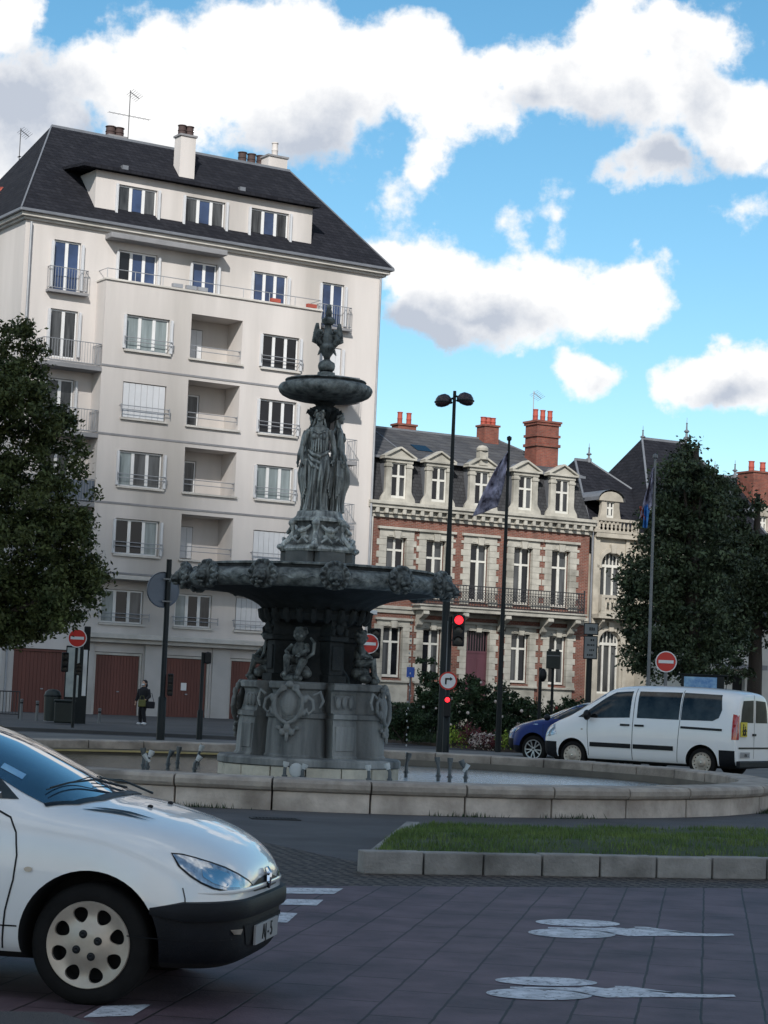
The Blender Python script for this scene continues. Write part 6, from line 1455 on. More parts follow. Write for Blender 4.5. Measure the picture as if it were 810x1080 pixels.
mb=MB();mb.tube([onsurf(van,-3.5,.3,0),onsurf(van,-3.5,.3,.0)+Vector((-.05,0,.35))],.008,5);mb.build('aerial','black',van.root)
# ---- blue crossover and second blue car
def scaleST(st,kx,ky,kz,dz=0): return [(X*kx,[(y*ky,z*kz+dz) for y,z in h]) for X,h in st]
bw=at(563,786,51.5);HB=HV
bn=Vector((math.cos(HB+math.pi/2),math.sin(HB+math.pi/2),0))
bl=Vector((bw.x,bw.y,0))-bn*.82
bc=Car('blue_crossover','dark blue crossover with silver roof and two tone wheels, parked behind the van nose','car',(bl.x,bl.y,.0),HB,scaleST(ST,1.07,1.08,1.1,.02),[(0,.88),(-2.61,.88)],.34,'blue',.40)
bc.finish(([((0,0,.42),(0,0,1)),((0.3,0,0),(1,0,0))],lambda p:p.z<.42))
for X in(0,-2.61):
    for sd_ in(-1,1): wheel(bc,X,sd_,.87,.34,'alloy')
def generic(c,kx,ky,kz,dz):
    for sd_ in(1,-1):
        g=lambda P:[(x*kx,z*kz+dz) for x,z in P]
        c.drape('side_window',g([(-.42,.985),(-.62,1.13),(-.95,1.315),(-1.25,1.345),(-1.30,.99)]),'side','carglass',.004,.06,side=sd_)
        c.drape('side_window',g([(-1.36,.99),(-1.31,1.345),(-1.9,1.335),(-2.35,1.22),(-2.4,1.0)]),'side','carglass',.004,.06,side=sd_)
        c.line('door_gap',g([(-.25,.86),(-.27,.6),(-.36,.3)]),'side',.01,side=sd_)
        c.drape('headlight',g([(.40,.74),(.52,.76),(.70,.68),(.74,.62),(.6,.62)]),'side','lampgl',.008,.05,side=sd_)
        MB().ell((-.42*kx,sd_*.93*ky,1.03*kz),(.08,.1,.08)).build('mirror','black',c.root,smooth=True)
    c.drape('windscreen',[(x*kx,y*ky) for x,y in [(-.015,-.0),(-.03,.35),(-.09,.55),(-.2,.675),(-.5,.615),(-.9,.52),(-.935,.3),(-.945,0),(-.935,-.3),(-.9,-.52),(-.5,-.615),(-.2,-.675),(-.09,-.55),(-.03,-.35)]],'top','screen',.004,.08)
generic(bc,1.07,1.08,1.1,.02)
bc.drape('roof_panel',[(-.98,-.52),(-.98,.52),(-1.6,.57),(-2.5,.5),(-2.6,0),(-2.5,-.5),(-1.6,-.57)],'top','silver',.005,.1)
for sd_ in(1,-1):
    bc.line('roof_rail',[(-.28,1.14),(-.62,1.33),(-.98,1.49),(-1.4,1.535),(-2.2,1.52)],'side',.05,'silver',.01,side=sd_)
    bc.line('wing_badge',[(.02,.95),(-.12,.95)],'side',.02,'chrome',.01,side=sd_)
b2=at(586,790,57.);b2l=Vector((b2.x+.0,57.,0))
b2c=Car('blue_small_car','mid blue small car almost hidden behind the crossover, only its roof showing','car',(b2l.x-.55,b2l.y,0),R_(180-10),scaleST(ST,1.,1.,1.02),[(0,.82),(-2.44,.82)],.3,'blue2',.355,sub=2)
hatch_finish(b2c);generic(b2c,1.,1.,1.02,0)
for X in(0,-2.44):
    for sd_ in(-1,1): wheel(b2c,X,sd_,.80,rt,'cap8')
# ================================================================ STREET FURNITURE
CAMV=Vector((0,0,CH))
def face_cam(p,extra=0.): return math.atan2(-p.x,p.y)*-1*0+math.atan2(p.x,-p.y)*0+math.atan2(CAMV.y-p.y,CAMV.x-p.x)+math.pi/2+extra  # local -Y faces the viewer
def pole(e,h,r=.05,m='post',base=None,name='post'):
    mb=MB();pr=[(0,0)]
    if base: mb.lathe([(base[1],0),(base[1],base[0]-.05),(r,base[0]),(r,h),(0,h)],n=14)
    else: mb.lathe([(r*1.3,0),(r*1.3,.05),(r,.06),(r,h),(0,h)],n=12)
    return mb.build(name,m,e,smooth=True)
def disc(e,z,r,y=-.09,m='signwhite',name='sign',x=0.,t=.02):
    mb=MB();mb.mx=Matrix.Translation((x,y,z))@Matrix.Rotation(R_(90),4,'X');mb.lathe([(0,-t),(r,-t),(r,0),(0,0)],n=32);return mb.build(name,m,e)
def noentry(e,z,r=.325,x=0.,y=-.09):
    s=disc(e,z,r,y,'signwhite','no_entry_sign',x);disc(s,z,r*.90,y-.003,'signred','red_disc',x,.003)
    MB().box(x-r*.7,x+r*.7,y-.012,y-.006,z-r*.15,z+r*.15).build('white_bar','signwhite',s);return s
def signal(e,x,z,on='red',h=.95,w=.3,y=-.12,back=False,name='traffic_light',dep=.22):
    sg=-1 if not back else 1
    mb=MB();mb.box(x-w/2,x+w/2,y-dep/2,y+dep/2,z-h/2,z+h/2);b=mb.build(name,'black',e,bevel=.03)
    n=3
    for i in range(n):
        zz=z+h/2-h*(i+.5)/n;mb=MB();mb.mx=Matrix.Translation((x,y+sg*dep/2,zz))@Matrix.Rotation(R_(90)*(1 if sg<0 else -1),4,'X')
        r=w*.36;mb.lathe([(0,.012),(r*.6,.01),(r,0.002),(r,-.01)],n=20);mb.build('lens','redlamp' if (on=='red' and i==0) else 'lens',b,smooth=True)
        mb=MB();mb.mx=Matrix.Translation((x,y+sg*dep/2,zz));mb.add([( (r*1.08)*math.cos(a),sg*d,(r*1.08)*math.sin(a)) for d in(0,.14) for a in [R_(10+16*k) for k in range(11)]],[(k,k+1,12+k,11+k) for k in range(10)]);mb.build('visor','black',b)
    return b
# lamp post
p=gnd(465,783);p=at(465,785,57.);lp=empty('street_lamp',(p.x,57.,0),face_cam(p),'tall slim dark street lamp with two brown bowl heads, right of the fountain','street lamp')
zt=at(471,405,57.).z;H=zt
zt=at(471,412,57).z
mb=MB();mb.lathe([(.13,0),(.13,.5),(.11,.6),(.105,4.6),(.085,4.8),(.06,6.5),(.045,zt),(0,zt)],n=14);mb.build('pole','post',lp,smooth=True)
for s in(-1,1):
    hd=bpy.data.objects.new('lamp_head',None);COL.objects.link(hd);hd.parent=lp;hd.location=(s*.30,-.05*s,zt-.27+(.03 if s>0 else -.02))
    rot=Matrix.Rotation(R_(18*s),4,'Y')@Matrix.Rotation(R_(10),4,'X')
    mb=MB();mb.mx=rot;mb.lathe([(0,.20),(.10,.19),(.19,.12),(.235,.02),(.24,-.04),(.20,-.10),(.10,-.145),(0,-.155)],n=24);mb.build('lamp_bowl','lampbrown',hd,smooth=True)
    mb=MB();mb.tube([(-s*.3,0,.1),(-s*.15,0,.06),(0,0,.1)],.03,8);mb.lathe([(.248,-.05),(.255,-.03),(.248,-.01)],n=24);mb.build('arm','post',hd,smooth=True)
# traffic signal in front of it
p=at(470,785,52.);t1=empty('traffic_signal',(p.x,52.,0),face_cam(p),'red traffic signal with round turn sign and lit repeater, right of the fountain','traffic signal','traffic signals')
zz=lambda y,D,x=470: at(x,y,D).z
pole(t1,zz(650,52),.05,'post',base=(zz(748,52),.085))
MB().tube([(-.06,-.09,zz(728,52)),(-.06,-.09,zz(655,52))],.012,6).build('conduit','postgrey',t1)
b=signal(t1,.21,zz(665,52,477),'red',zz(649,52,477)-zz(682,52,477),.30)
MB().box(.0,.1,-.14,-.08,zz(658,52)-.02,zz(658,52)+.02).box(.0,.1,-.14,-.08,zz(675,52)-.02,zz(675,52)+.02).build('bracket','post',t1)
zs=zz(718,52);s=disc(t1,zs,.225,-.1,'signred','turn_sign');disc(s,zs,.185,-.104,'signwhite','white_disc',0,.003)
mb=MB();mb.box(-.075,-.035,-.114,-.108,zs-.09,zs+.05);mb.box(-.075,.06,-.114,-.108,zs+.03,zs+.07);mb.prism([(.05,zs+.0),(.05,zs+.1),(.115,zs+.05)],-.114,-.108,'xz');mb.build('arrow','black',s)
z2=zz(738,52);c=MB().box(-.09,.09,-.2,-.06,z2-.42,z2+.1).build('repeater','black',t1,bevel=.02)
mb=MB();mb.mx=Matrix.Translation((0,-.2,z2))@Matrix.Rotation(R_(90),4,'X');mb.lathe([(0,.015),(.05,.012),(.062,0),(.062,-.01)],n=16);mb.build('lens','redlamp',c,smooth=True)
# no entry signs
def entry_post(px,py,D,label,r,sig=None,extra=None,ptop=None,pm='post'):
    p=at(px,py,D);e=empty('no_entry_post',(p.x,D,0),face_cam(p),label,'road sign','no entry signs')
    pole(e,(ptop or p.z+r),.045,pm);noentry(e,p.z,r);return e,p
e,p=entry_post(81.5,673,64,'no entry sign on a dark signal post before the garage doors, far left',.29)
signal(e,-.33,p.z-.75,None,.6,.22,-.05);signal(e,.10,p.z-.95,None,.35,.2,-.1);MB().box(.22,.34,-.1,-.04,p.z-1.75,p.z-.35).build('white_panel','signwhite',e);signal(e,.30,p.z-.0,None,.75,.2,.15,back=True)
e,p=entry_post(389,679,50,'no entry sign with black signal head behind it, right beside the fountain',.24,ptop=at(393,645,50).z)
signal(e,.16,p.z+.02,None,.72,.24,.12);signal(e,-.14,p.z+.08,None,.5,.16,.12);MB().box(.0,.17,-.14,.08,p.z+.70,p.z+.80).build('camera','signwhite',e,bevel=.01)
e,p=entry_post(702.5,698,56,'red and white no entry sign standing behind the roof of the white van',.285,pm='postgrey')
# blind sign on tall post, left of the fountain
p=at(169,780,58.);e=empty('sign_post',(p.x,58.,0),face_cam(p),'tall dark post carrying a round sign seen from behind, left of the fountain','road sign')
zt=at(176,590,58.).z;pole(e,zt,.075,'post',base=(at(169,734,58).z,.115));zs=at(170,622,58).z
mb=MB();mb.mx=Matrix.Translation((-.13,-.02,zs))@Matrix.Rotation(R_(28),4,'Z')@Matrix.Rotation(R_(90),4,'X');mb.lathe([(0,-.02),(.47,-.02),(.5,-.03),(.5,.03),(.47,.0),(0,0)],n=36);mb.build('round_sign','signgrey',e,smooth=True)
mb=MB()
for dz in(-.32,.3): mb.box(-.14,.12,-.11,-.08,zs+dz-.02,zs+dz+.02)
mb.build('bracket','postgrey',e);signal(e,.2,at(176,722,58).z,None,.62,.16,.05)
p=at(210,778,60.);e=empty('signal_post',(p.x,60.,0),face_cam(p),'short dark signal post before the third garage door, left of the fountain','traffic signal','traffic signals')
pole(e,at(214,688,60).z,.05,'post',base=(at(212,748,60).z,.085));signal(e,.14,at(218,692,60).z-.05,None,.32,.2,.02,back=True)
# right hand group behind the blue cars
p=at(569,740,62.);e=empty('signal_post',(p.x,62.,0),face_cam(p),'dark signal post with round head among the shrubs right of the purple door','traffic signal','traffic signals')
pole(e,at(569,704,62).z,.05,'post');MB().ell((.07,-.05,at(571,712,62).z),(.12,.12,.2)).build('signal_head','black',e,smooth=True)
p=at(582,740,66.);e=empty('signal_cabinet_post',(p.x,66.,0),face_cam(p),'dark green boxed sign seen from behind in front of the last ground floor window','road sign')
pole(e,at(582,690,66).z,.045,'post');z=at(582,696,66).z
mb=MB();mb.box(-.22,.22,-.08,.06,z-.28,z+.28);mb.box(-.18,-.06,-.06,.04,z+.28,z+.34);mb.box(.06,.18,-.06,.04,z+.28,z+.34);mb.build('box','bin',e,bevel=.02);MB().box(-.2,.2,-.1,-.082,z+.12,z+.15).build('band','postgrey',e)
p=at(620,745,60.);e=empty('direction_sign',(p.x,60.,0),face_cam(p),'grey direction sign with a name plate above four lines, beside the mansion downspout','road sign')
pole(e,at(622,660,60).z,.085,'post')
def dpan(x0,y0,x1,y1,rows):
    a=at(x0,y1,60.);b=at(x1,y0,60.);cx=p.x
    u0,u1=a.x-cx-.0,b.x-cx;q=MB().box(u0,u1,-.14,-.10,a.z,b.z).build('panel','post',e,bevel=.01)
    MB().box(u0+.03,u1-.03,-.146,-.141,a.z+.03,b.z-.03).build('panel_face','signdir',q)
    h=(b.z-a.z-.1)/rows
    for r in range(rows):
        mb=MB()
        z=b.z-.05-h*(r+.5);x=u0+.1+rnd.uniform(0,.1)
        while x<u1-.12:
            w=rnd.uniform(.025,.05);mb.box(x,x+w,-.15,-.147,z-h*.2,z+h*.2*rnd.uniform(.6,1));x+=w+.018
        mb.build('lettering','post',q)
dpan(615.5,657.5,631.5,669.5,1);dpan(615,671,630.5,695,4)
# flagpoles
def flag(px,ytop,ybot,D,label,shape,cols):
    p=at(px,ytop,D);e=empty('flagpole',(p.x,D,0),face_cam(p),label,'flagpole','flagpoles')
    zt=at(px,ytop,D).z;mb=MB();kk=1 if D>58 else .6;mb.lathe([(.09*kk,0),(.08*kk,1),(.035,zt),(.035,zt+.02),(.07,zt+.06),(.07,zt+.14),(0,zt+.18)],n=12);mb.build('pole','post' if D>58 else 'postgrey',e,smooth=True)
    for nm,m_,fn in cols:
        mb=MB();nu,nv=14,24;vs=[]
        for j in range(nv+1):
            for i in range(nu+1):
                u,v=i/nu,j/nv;x,z=fn(u,v);vs.append((x,-.05+.10*math.sin(u*9+v*3)+.05*math.sin(v*14+u*2)-(.08*u),zt+z))
        mb.add(vs,[(j*(nu+1)+i,j*(nu+1)+i+1,(j+1)*(nu+1)+i+1,(j+1)*(nu+1)+i) for j in range(nv) for i in range(nu)])
        o=mb.build(nm,m_,e,smooth=True);sm=o.modifiers.new('s','SOLIDIFY');sm.thickness=.006
    return e
# flag one hangs to the lower left of its pole
D1=60.;k1=2200/D1
def f1(u,v):
    # v down the hoist, u out along the fly ; px offsets from pole top (538,473)
    hx=-1-9*v**2;hy=10+v*60
    fx_=-4-32*v**.8;fy=16+v*66
    return ((hx+(fx_-hx)*u)/k1,-((hy+(fy-hy)*u)/k1))
fl=flag(537,466,748,D1,'dark flagpole with a limp violet grey flag in front of the brick house',None,[('flag','flag',f1)])
def f1b(u,v):
    hx=-3-3*v;hy=22+v*32;fx_=-16-12*v;fy=40+v*30;return ((hx+(fx_-hx)*u)/k1,-((hy+(fy-hy)*u)/k1)-.0)
mb=MB()
D2=57.;k2=2200/D2
def f2(u,v):
    hx=-1-1*v;hy=8+v*42;fx_=-2-13*v;fy=9+v*55;return ((hx+(fx_-hx)*u)/k2,-((hy+(fy-hy)*u)/k2))
def f2b(u,v):
    x=-4-5*u;return ((x-2*v)/k2,-((48+v*25)/k2))
def f2c(u,v):
    x=-11-4*u-(-3*v);return ((x)/k2,-((50+v*15)/k2))
flag(691,485,760,D2,'pale flagpole with violet, bright blue and orange flags against the evergreen tree',None,[('flag','flag',f2),('flag_blue_band','flagblue',f2b),('flag_orange_band','flagorange',f2c)])
# blue map panel behind the van
p=at(740,716,58.);e=empty('information_panel',(p.x,58.,0),face_cam(p),'dark framed panel with a bright blue poster rising behind the van roof','information panel')
k=2200/58.;mb=MB();mb.box(-.56,.62,-.08,.08,0,p.z+.09);mb.box(-.64,.7,-.1,.1,p.z+.09,p.z+.13);mb.build('frame','post',e,bevel=.01);MB().box(-.48,.42,-.09,-.081,.9,p.z+.05).build('poster','posterblue',e)
# small blue plate on post by the brick house
p=at(433,709,70.);e=empty('street_plate_post',(p.x,70.,0),face_cam(p),'small blue plate on a thin post in the shrubs left of the lamp','road sign')
pole(e,p.z,.03,'postgrey');MB().box(-.13,.13,-.06,-.04,p.z-.17,p.z+.17).build('plate','signblue',e)
# left pavement: poster panel, bin, bollards, railing
p=at(73,712,70.);e=empty('advertising_panel',(p.x+.3,70.,0),face_cam(p),'dark framed panel with a pale poster leaning tall against the garage front','advertising panel')
z0,z1=at(73,735,70).z,at(76,683,70).z
mb=MB();mb.box(-.44,.32,-.1,.1,0,z1+.06);mb.build('frame','post',e,bevel=.02);MB().box(-.40,.02,-.115,-.101,z0,z1).build('poster','poster',e)
p=at(66,772,68.);e=empty('litter_bin',(p.x,68.,.1),face_cam(p),'dark green bin standing below the pale poster','bin')
mb=MB();mb.box(-.3,.35,-.3,.3,.05,.72);mb.build('body','bin',e,bevel=.04);mb=MB();mb.box(-.33,.38,-.33,.33,.722,.80);mb.build('lid','bin',e,bevel=.04)
p=at(60,770,70.);e=empty('wheeled_bin',(p.x-.2,70.,.1),.1,'taller rounded green container left of the low bin','bin')
mb=MB();mb.lathe([(.26,.05),(.28,.8),(.28,.9),(.25,1.02),(.15,1.1),(0,1.12)],n=20);mb.build('body','bin',e,smooth=True);mb=MB();mb.lathe([(.285,.86),(.295,.89),(.285,.92)],n=20);mb.build('rim','post',e)
for i,(px,yb,yt,lb) in enumerate(((22,756,737,'leftmost pale bollard before the first garage door'),(38.5,760,739,'pale bollard second from the left before the first garage door'),(47.5,762,742,'whitest bollard, third from the left, beside the green bins'),(104.5,763,747,'thin grey bollard in front of the second garage door'))):
    p=at(px,yb,72.);e=empty('bollard',(p.x,72.,.1),0,lb,'bollard','bollards on the left pavement');h=at(px,yt,72).z-.1
    MB().lathe([(.06,0),(.055,.04),(.05,h-.06),(.06,h-.05),(.06,h-.02),(.03,h),(0,h)],n=12).build('post','signwhite' if i==2 else 'postgrey',e,smooth=True);MB().lathe([(.054,h-.16),(.056,h-.15),(.056,h-.11),(.054,h-.1)],n=12).build('band','post' if i!=2 else 'postgrey',e)
p=at(-8,757,74.);e=empty('railing',(p.x,74.,.1),R_(10),'dark metal railing at the far left edge of the pavement','railing');mb=MB();mb.tube([(0,0,0),(0,0,.95),(.9,0,.95),(.9,0,0)],.03,8)
mb.tube([(0,0,.15),(.9,0,.15)],.02,6);mb.build('frame','raildark',e);mb=MB()
for i in range(7): mb.tube([(.11+i*.113,0,.15),(.11+i*.113,0,.95)],.012,5)
mb.build('bars','raildark',e)
# ================================================================ PERSON
def person():
    p=at(150,766,72.);e=empty('person',(p.x,72.,.1),face_cam(p)+R_(-38),'person in black coat with pale mask and white shoes walking past the garages','person')
    mb=MB()
    mb.ell((0,0,1.43),(.075,.09,.105),14,10);mb.tube([(0,.01,1.24),(0,0,1.36)],.045,8);mb.ell((0,-.09,1.42),(.012,.018,.02));mb.ell((.0,-.085,1.375),(.022,.01,.008))
    for s in(-1,1): mb.ell((s*.028,-.08,1.45),(.014,.01,.008));mb.ell((s*.078,0,1.43),(.012,.02,.03))
    n=20;rings=[]
    for z,rx,ry in((.72,.14,.10),(.8,.16,.12),(.95,.14,.105),(1.1,.16,.11),(1.2,.17,.10),(1.26,.12,.07),(1.28,.05,.05)): rings.append([(rx*math.cos(2*math.pi*i/n),ry*math.sin(2*math.pi*i/n),z) for i in range(n)])
    mb.loft(rings)
    mb.tube([(-.07,0,.76),(-.09,-.03,.42),(-.12,.03,.07)],[.085,.06,.042],10);mb.tube([(.07,0,.76),(.10,-.1,.44),(.16,-.08,.08)],[.085,.06,.042],10)
    mb.ell((-.12,-.03,.035),(.04,.11,.035));mb.ell((.17,-.14,.05),(.04,.11,.035))
    mb.tube([(-.16,0,1.21),(-.24,.02,1.0),(-.30,-.03,.80)],[.055,.045,.032],10);mb.tube([(.16,0,1.21),(.24,0,.98),(.20,-.14,.86)],[.055,.045,.032],10)
    for hx,hy,hz,dx,dz in((-.31,-.04,.76,-.01,-.05),(.19,-.17,.84,-.03,-.03)):
        mb.ell((hx,hy,hz),(.03,.025,.045))
        for k in range(4): mb.tube([(hx+(k-1.5)*.015,hy-.005,hz-.02),(hx+(k-1.5)*.017+dx,hy-.015,hz-.05+dz*(.8 if k in(0,3) else 1))],.0085,5)
        mb.tube([(hx+.02,hy-.01,hz),(hx+.045,hy-.03,hz-.04)],.0095,5)
    body=link('body',remesh(mb,'body',.011,1),'skin',e)
    mb=MB();rings=[]
    for z,rx,ry in((.62,.21,.16),(.75,.20,.15),(.95,.175,.135),(1.1,.19,.14),(1.22,.20,.125),(1.275,.13,.085),(1.31,.075,.07)): rings.append([(rx*math.cos(2*math.pi*i/n),ry*math.sin(2*math.pi*i/n),z+.01*math.sin(5*i)) for i in range(n)])
    mb.loft(rings);mb.tube([(-.17,0,1.22),(-.25,.02,1.0),(-.302,-.03,.82)],[.075,.065,.05],10);mb.tube([(.17,0,1.22),(.25,0,.98),(.21,-.13,.87)],[.075,.065,.05],10);link('coat',remesh(mb,'coat',.012,1),'cloth',e)
    mb=MB();mb.tube([(-.07,0,.78),(-.09,-.03,.42),(-.12,.03,.09)],[.105,.078,.062],10);mb.tube([(.07,0,.78),(.10,-.1,.44),(.16,-.08,.10)],[.105,.078,.062],10);link('trousers',remesh(mb,'trousers',.012,1),'cloth',e)
    mb=MB();mb.ell((0,.03,1.46),(.095,.10,.10),14,10);mb.ell((0,.08,1.36),(.085,.06,.10));link('hair',remesh(mb,'hair',.012,1),'cloth',e)
    mb=MB();mb.ell((0,-.055,1.39),(.062,.055,.045),12,8);link('face_mask',mb.mesh('m',True),'mask',e)
    for x,y,z in((-.12,-.03,.045),(.17,-.14,.055)): mb=MB();mb.ell((x,y,z),(.05,.13,.05),12,8);link('shoe',mb.mesh('s',True),'shoe',e)
    e2=empty('handbag',(p.x-.02,71.74,.85),0,'olive yellow bag held in front of the walking person','handbag');MB().box(-.13,.13,-.05,.05,-.12,.12).build('bag','bagy',e2,bevel=.03);mb=MB();mb.tube([(-.08,0,.12),(-.05,0,.25),(.05,0,.25),(.08,0,.12)],.01,6);mb.build('strap','bagy',e2)
    e3=empty('shoulder_bag',(p.x+.25,71.85,.80),.3,'black shoulder bag hanging at the side of the walking person','handbag');MB().box(-.16,.16,-.06,.06,-.12,.12).build('bag','cloth',e3,bevel=.04);mb=MB();mb.tube([(-.12,0,.12),(-.06,.05,.4),(.05,.05,.4),(.12,0,.12)],.01,6);mb.build('strap','cloth',e3)
person()
# ================================================================ TREES
def leafmesh(name,samples,size,rr):
    vs=[];fs=[]
    for p in samples:
        s=size*rr.uniform(.6,1.35);n=Vector((rr.gauss(0,1),rr.gauss(0,1),rr.gauss(.3,1))).normalized();_,a,b=norm_axes((0,0,0),n)
        t_=rr.random()*6.28;u=a*math.cos(t_)+b*math.sin(t_);v=n.cross(u);o=len(vs)
        vs+=[p-u*s*.5,p-v*s*.26+n*s*.06,p+u*s*.55,p+v*s*.26+n*s*.06];fs.append((o,o+1,o+2,o+3))
    me=bpy.data.meshes.new(name);me.from_pydata([tuple(v) for v in vs],[],fs);return me
def crown_samples(blobs,n,rr,gap=.18,clump=1.1,inner=.25):
    vol=[b[3]*b[4]*b[5] for b in blobs];tot=sum(x**.67 for x in vol);out=[]
    for b,v_ in zip(blobs,vol):
        k=int(n*(v_**.67)/tot);c=Vector(b[:3])
        # clumps
        nc=max(8,int(k/90));cl=[]
        for i in range(nc):
            d=Vector((rr.gauss(0,1),rr.gauss(0,1),rr.gauss(0,1))).normalized();r=rr.uniform(.72,1.12) if rr.random()>inner else rr.uniform(.2,.75)
            q=c+Vector((d.x*b[3]*r,d.y*b[4]*r,d.z*b[5]*r));cl.append((q,rr.uniform(.25,.5)*clump))
        for i in range(k):
            q,cr_=rr.choice(cl);d=Vector((rr.gauss(0,1),rr.gauss(0,1),rr.gauss(0,.75)));out.append(q+d*cr_*.45)
    return out
def tree(label,loc,trunk,blobs,n,size,m,name='tree',cat='tree',seed=1,group=None,clump=1.1):
    rr=random.Random(seed);e=empty(name,loc,0,label,cat,group)
    h,r=trunk;mb=MB();mb.tube([(0,0,0),(.05,0,h*.35),(-.03,.04,h*.7),(0,0,h)],[r*1.3,r,r*.75,r*.3],10)
    for b in blobs[:10]:
        t_=min(h*.8,max(h*.25,b[2]*.7));mb.tube([(0,0,t_),(b[0]*.5,b[1]*.5,(t_+b[2])/2+.1),(b[0]*.9,b[1]*.9,b[2])],[r*.45,r*.25,r*.08],6)
    mb.build('trunk','bark',e,smooth=True)
    me=leafmesh('crown',crown_samples(blobs,n,rr,clump=clump),size,rr);link('crown',me,m,e);return e
# big tree at left
D=56.;k=2200/D
def TL(px,py,D): q=at(px,py,D);return q
c0_=at(-25,600,D)
bl=[]
for px,py,rx,ry in((5,380,34,52),(-10,430,70,60),(30,470,52,50),(45,530,52,50),(10,560,80,60),(62,590,40,40),(40,630,48,34),(75,625,34,32),(-10,640,60,45),(-70,500,70,90),(-70,620,60,50),(12,660,28,22),(60,650,26,18),(92,612,18,20),(30,420,28,30),(-40,400,50,60),(84,548,12,12),(10,655,40,30)):
    q=at(px,py,D);bl.append((q.x-c0_.x,rnd.uniform(-.8,.8),q.z,rx/k,max(rx/k,.9)*.9,ry/k))
tree('big dark broadleaved tree at the left edge covering part of the apartment block',(c0_.x,D,0),(at(0,420,D).z,.28),bl,76000,.135,'leafL',seed=4,clump=.85)
D=62.;k=2200/D
c0_=at(728,700,D);bl=[]
for px,py,rx,ry in((723,476,11,14),(727,492,20,18),(716,508,24,22),(738,512,26,20),(722,535,38,26),(702,560,30,36),(735,570,46,50),(700,610,40,45),(690,640,38,38),(740,640,58,50),(678,600,18,30),(700,680,42,34),(740,690,50,34),(676,672,16,26),(668,620,12,20)):
    q=at(px,py,D);bl.append((q.x-c0_.x,rnd.uniform(-.7,.7),q.z,rx/k,rx/k*.9,ry/k))
tree('tall pointed dark evergreen tree behind the van, left one of the pair',(c0_.x,D,0),(at(725,470,D).z,.25),bl,46000,.135,'leafR',name='evergreen_tree',seed=8,clump=.85)
D=66.;k=2200/D
c0_=at(795,700,D);bl=[]
for px,py,rx,ry in((765,515,22,20),(760,545,34,32),(785,580,36,30),(800,610,40,40),(775,640,44,40),(810,650,36,34),(825,600,40,40),(740,600,40,50),(770,600,40,40),(815,575,16,14),(790,540,12,18),(700+55,680,30,24),(830,640,40,40)):
    q=at(px,py,D);bl.append((q.x-c0_.x,rnd.uniform(-.7,.7),q.z,rx/k,rx/k*.9,ry/k))
tree('lower wider evergreen tree at the right edge, right one of the pair',(c0_.x,D,0),(at(780,520,D).z,.22),bl,42000,.13,'leafR',name='evergreen_tree',seed=9,clump=.85)
# ---- shrubs in the bed
def shrub(px,py,D,w,h,n,label,m='leafS',size=.10,name='shrub',seed=1,flow=None):
    p=at(px,py,D);k=2200/D;H=h/k;W=w/k/2;rr=random.Random(seed)
    e=empty(name,(p.x,D,.08),0,label,'shrub');bl=[]
    for i in range(7):
        a=rr.random()*6.28;bl.append((W*.55*math.cos(a),W*.5*math.sin(a),H*rr.uniform(.35,.72),W*.6,W*.6,H*rr.uniform(.25,.38)))
    bl.append((0,0,H*.3,W*.9,W*.8,H*.3));mb=MB()
    for b in bl[:6]: mb.tube([(0,0,0),(b[0]*.6,b[1]*.6,b[2]*.6),(b[0],b[1],b[2])],[.03,.02,.01],5)
    mb.build('stems','bark',e);link('foliage',leafmesh('foliage',crown_samples(bl,n,rr,clump=.5),size,rr),m,e)
    if flow:
        mb=MB()
        for i in range(flow[1]):
            b=rr.choice(bl);mb.ell((b[0]+rr.uniform(-1,1)*b[3]*.8,b[1]-b[4]*.95,b[2]+rr.uniform(-.7,.9)*b[5]),rr.uniform(.03,.06),7,5)
        mb.build('flowers',flow[0],e)
    return e
MB_=MB();hp=at(412,755,74.);he=empty('clipped_hedge',(hp.x,74.,.08),R_(5),'low dark clipped hedge at the foot of the brick house, left end','hedge');rr=random.Random(2)
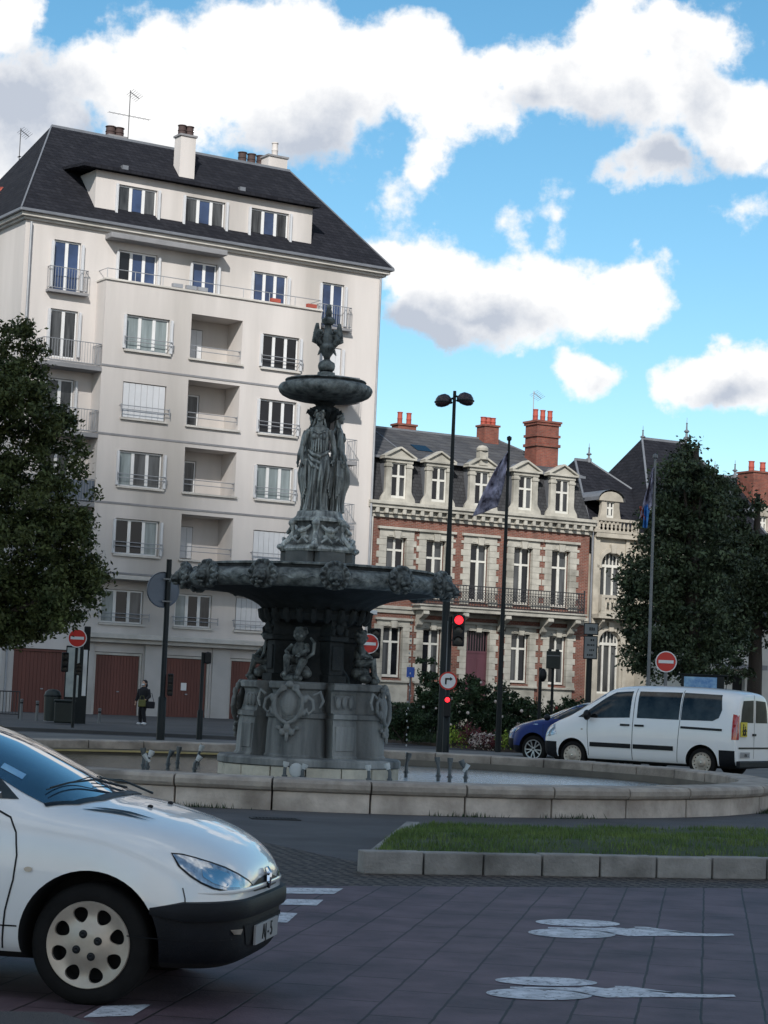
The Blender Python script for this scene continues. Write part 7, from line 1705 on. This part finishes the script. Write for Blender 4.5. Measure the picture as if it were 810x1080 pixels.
link('foliage',leafmesh('foliage',[Vector((rr.uniform(-1.1,1.1),rr.uniform(-.5,.5),rr.uniform(0.05,1.15))) for _ in range(7000)],.09,rr),'leafS',he);MB().box(-.95,.95,-.38,.38,0,1.0).build('twigs','bark',he)
S=[(440,770,67,46,62,'dark bushy shrub right of the clipped hedge',('petal',4)),(425,785,64,52,42,'low spreading shrub nearest the fountain base',None),(457,760,68,40,84,'tall dark shrub rising behind the lamp post',None),
(487,775,65,50,80,'leafy rose shrub right of the turn sign with a few pale roses',('petal',7)),(515,775,66,50,62,'dense green shrub below the purple door with pale roses',('petal',6)),(545,770,67,48,54,'shrub left of the blue crossover bonnet',('petal',4)),
(575,750,70,50,48,'reddish twiggy shrub behind the signal post and blue cars',('potred',5)),(605,748,71,46,52,'sparse shrub between the boxed sign and the direction sign',('potred',4)),(640,745,72,50,40,'low shrub at the foot of the mansion',None),(535,765,72,50,60,'shrub against the house base between door and window',None),(470,755,74,50,56,'shrub against the house base left of the purple door',None)]
for i,(px,py,D,w,h,lb,fl_) in enumerate(S): shrub(px,py,D,w,h,int(3200*w*h/3000)+1200,lb,seed=20+i,flow=fl_,size=.11)
for i,(px,D,w,h,m_,lb) in enumerate(((478,61.8,26,20,'leafY','small yellow green plant left in the front of the bed'),(497,61.6,30,24,'leafRed','dark red leaved plant in the front of the bed'),(520,61.2,22,16,'leafRed','small dark red plant at the right of the flower bed'),(537,60.9,24,16,'leafY','bright yellow green plant beside the blue crossover'),(508,61.4,22,14,'petal','small pale flowering plant between the red plants'))):
    shrub(px,790,D,w,h,450,lb,m=m_,size=.08,name='bedding_plant',seed=50+i)
pts=[]
for i in range(16000):
    x=rnd.uniform(.3,24);y=rnd.uniform(60.6,72)
    if y>66.5-(x-.2)*1.55 and x>.3: pts.append((x,y,.09))
blades('bed_groundcover','leafS',pts,.1,.4,.03,lab='mixed low green ground cover filling the flower bed').__setitem__('category','ground cover')
bpy.ops.object.select_all(action='DESELECT') if False else None
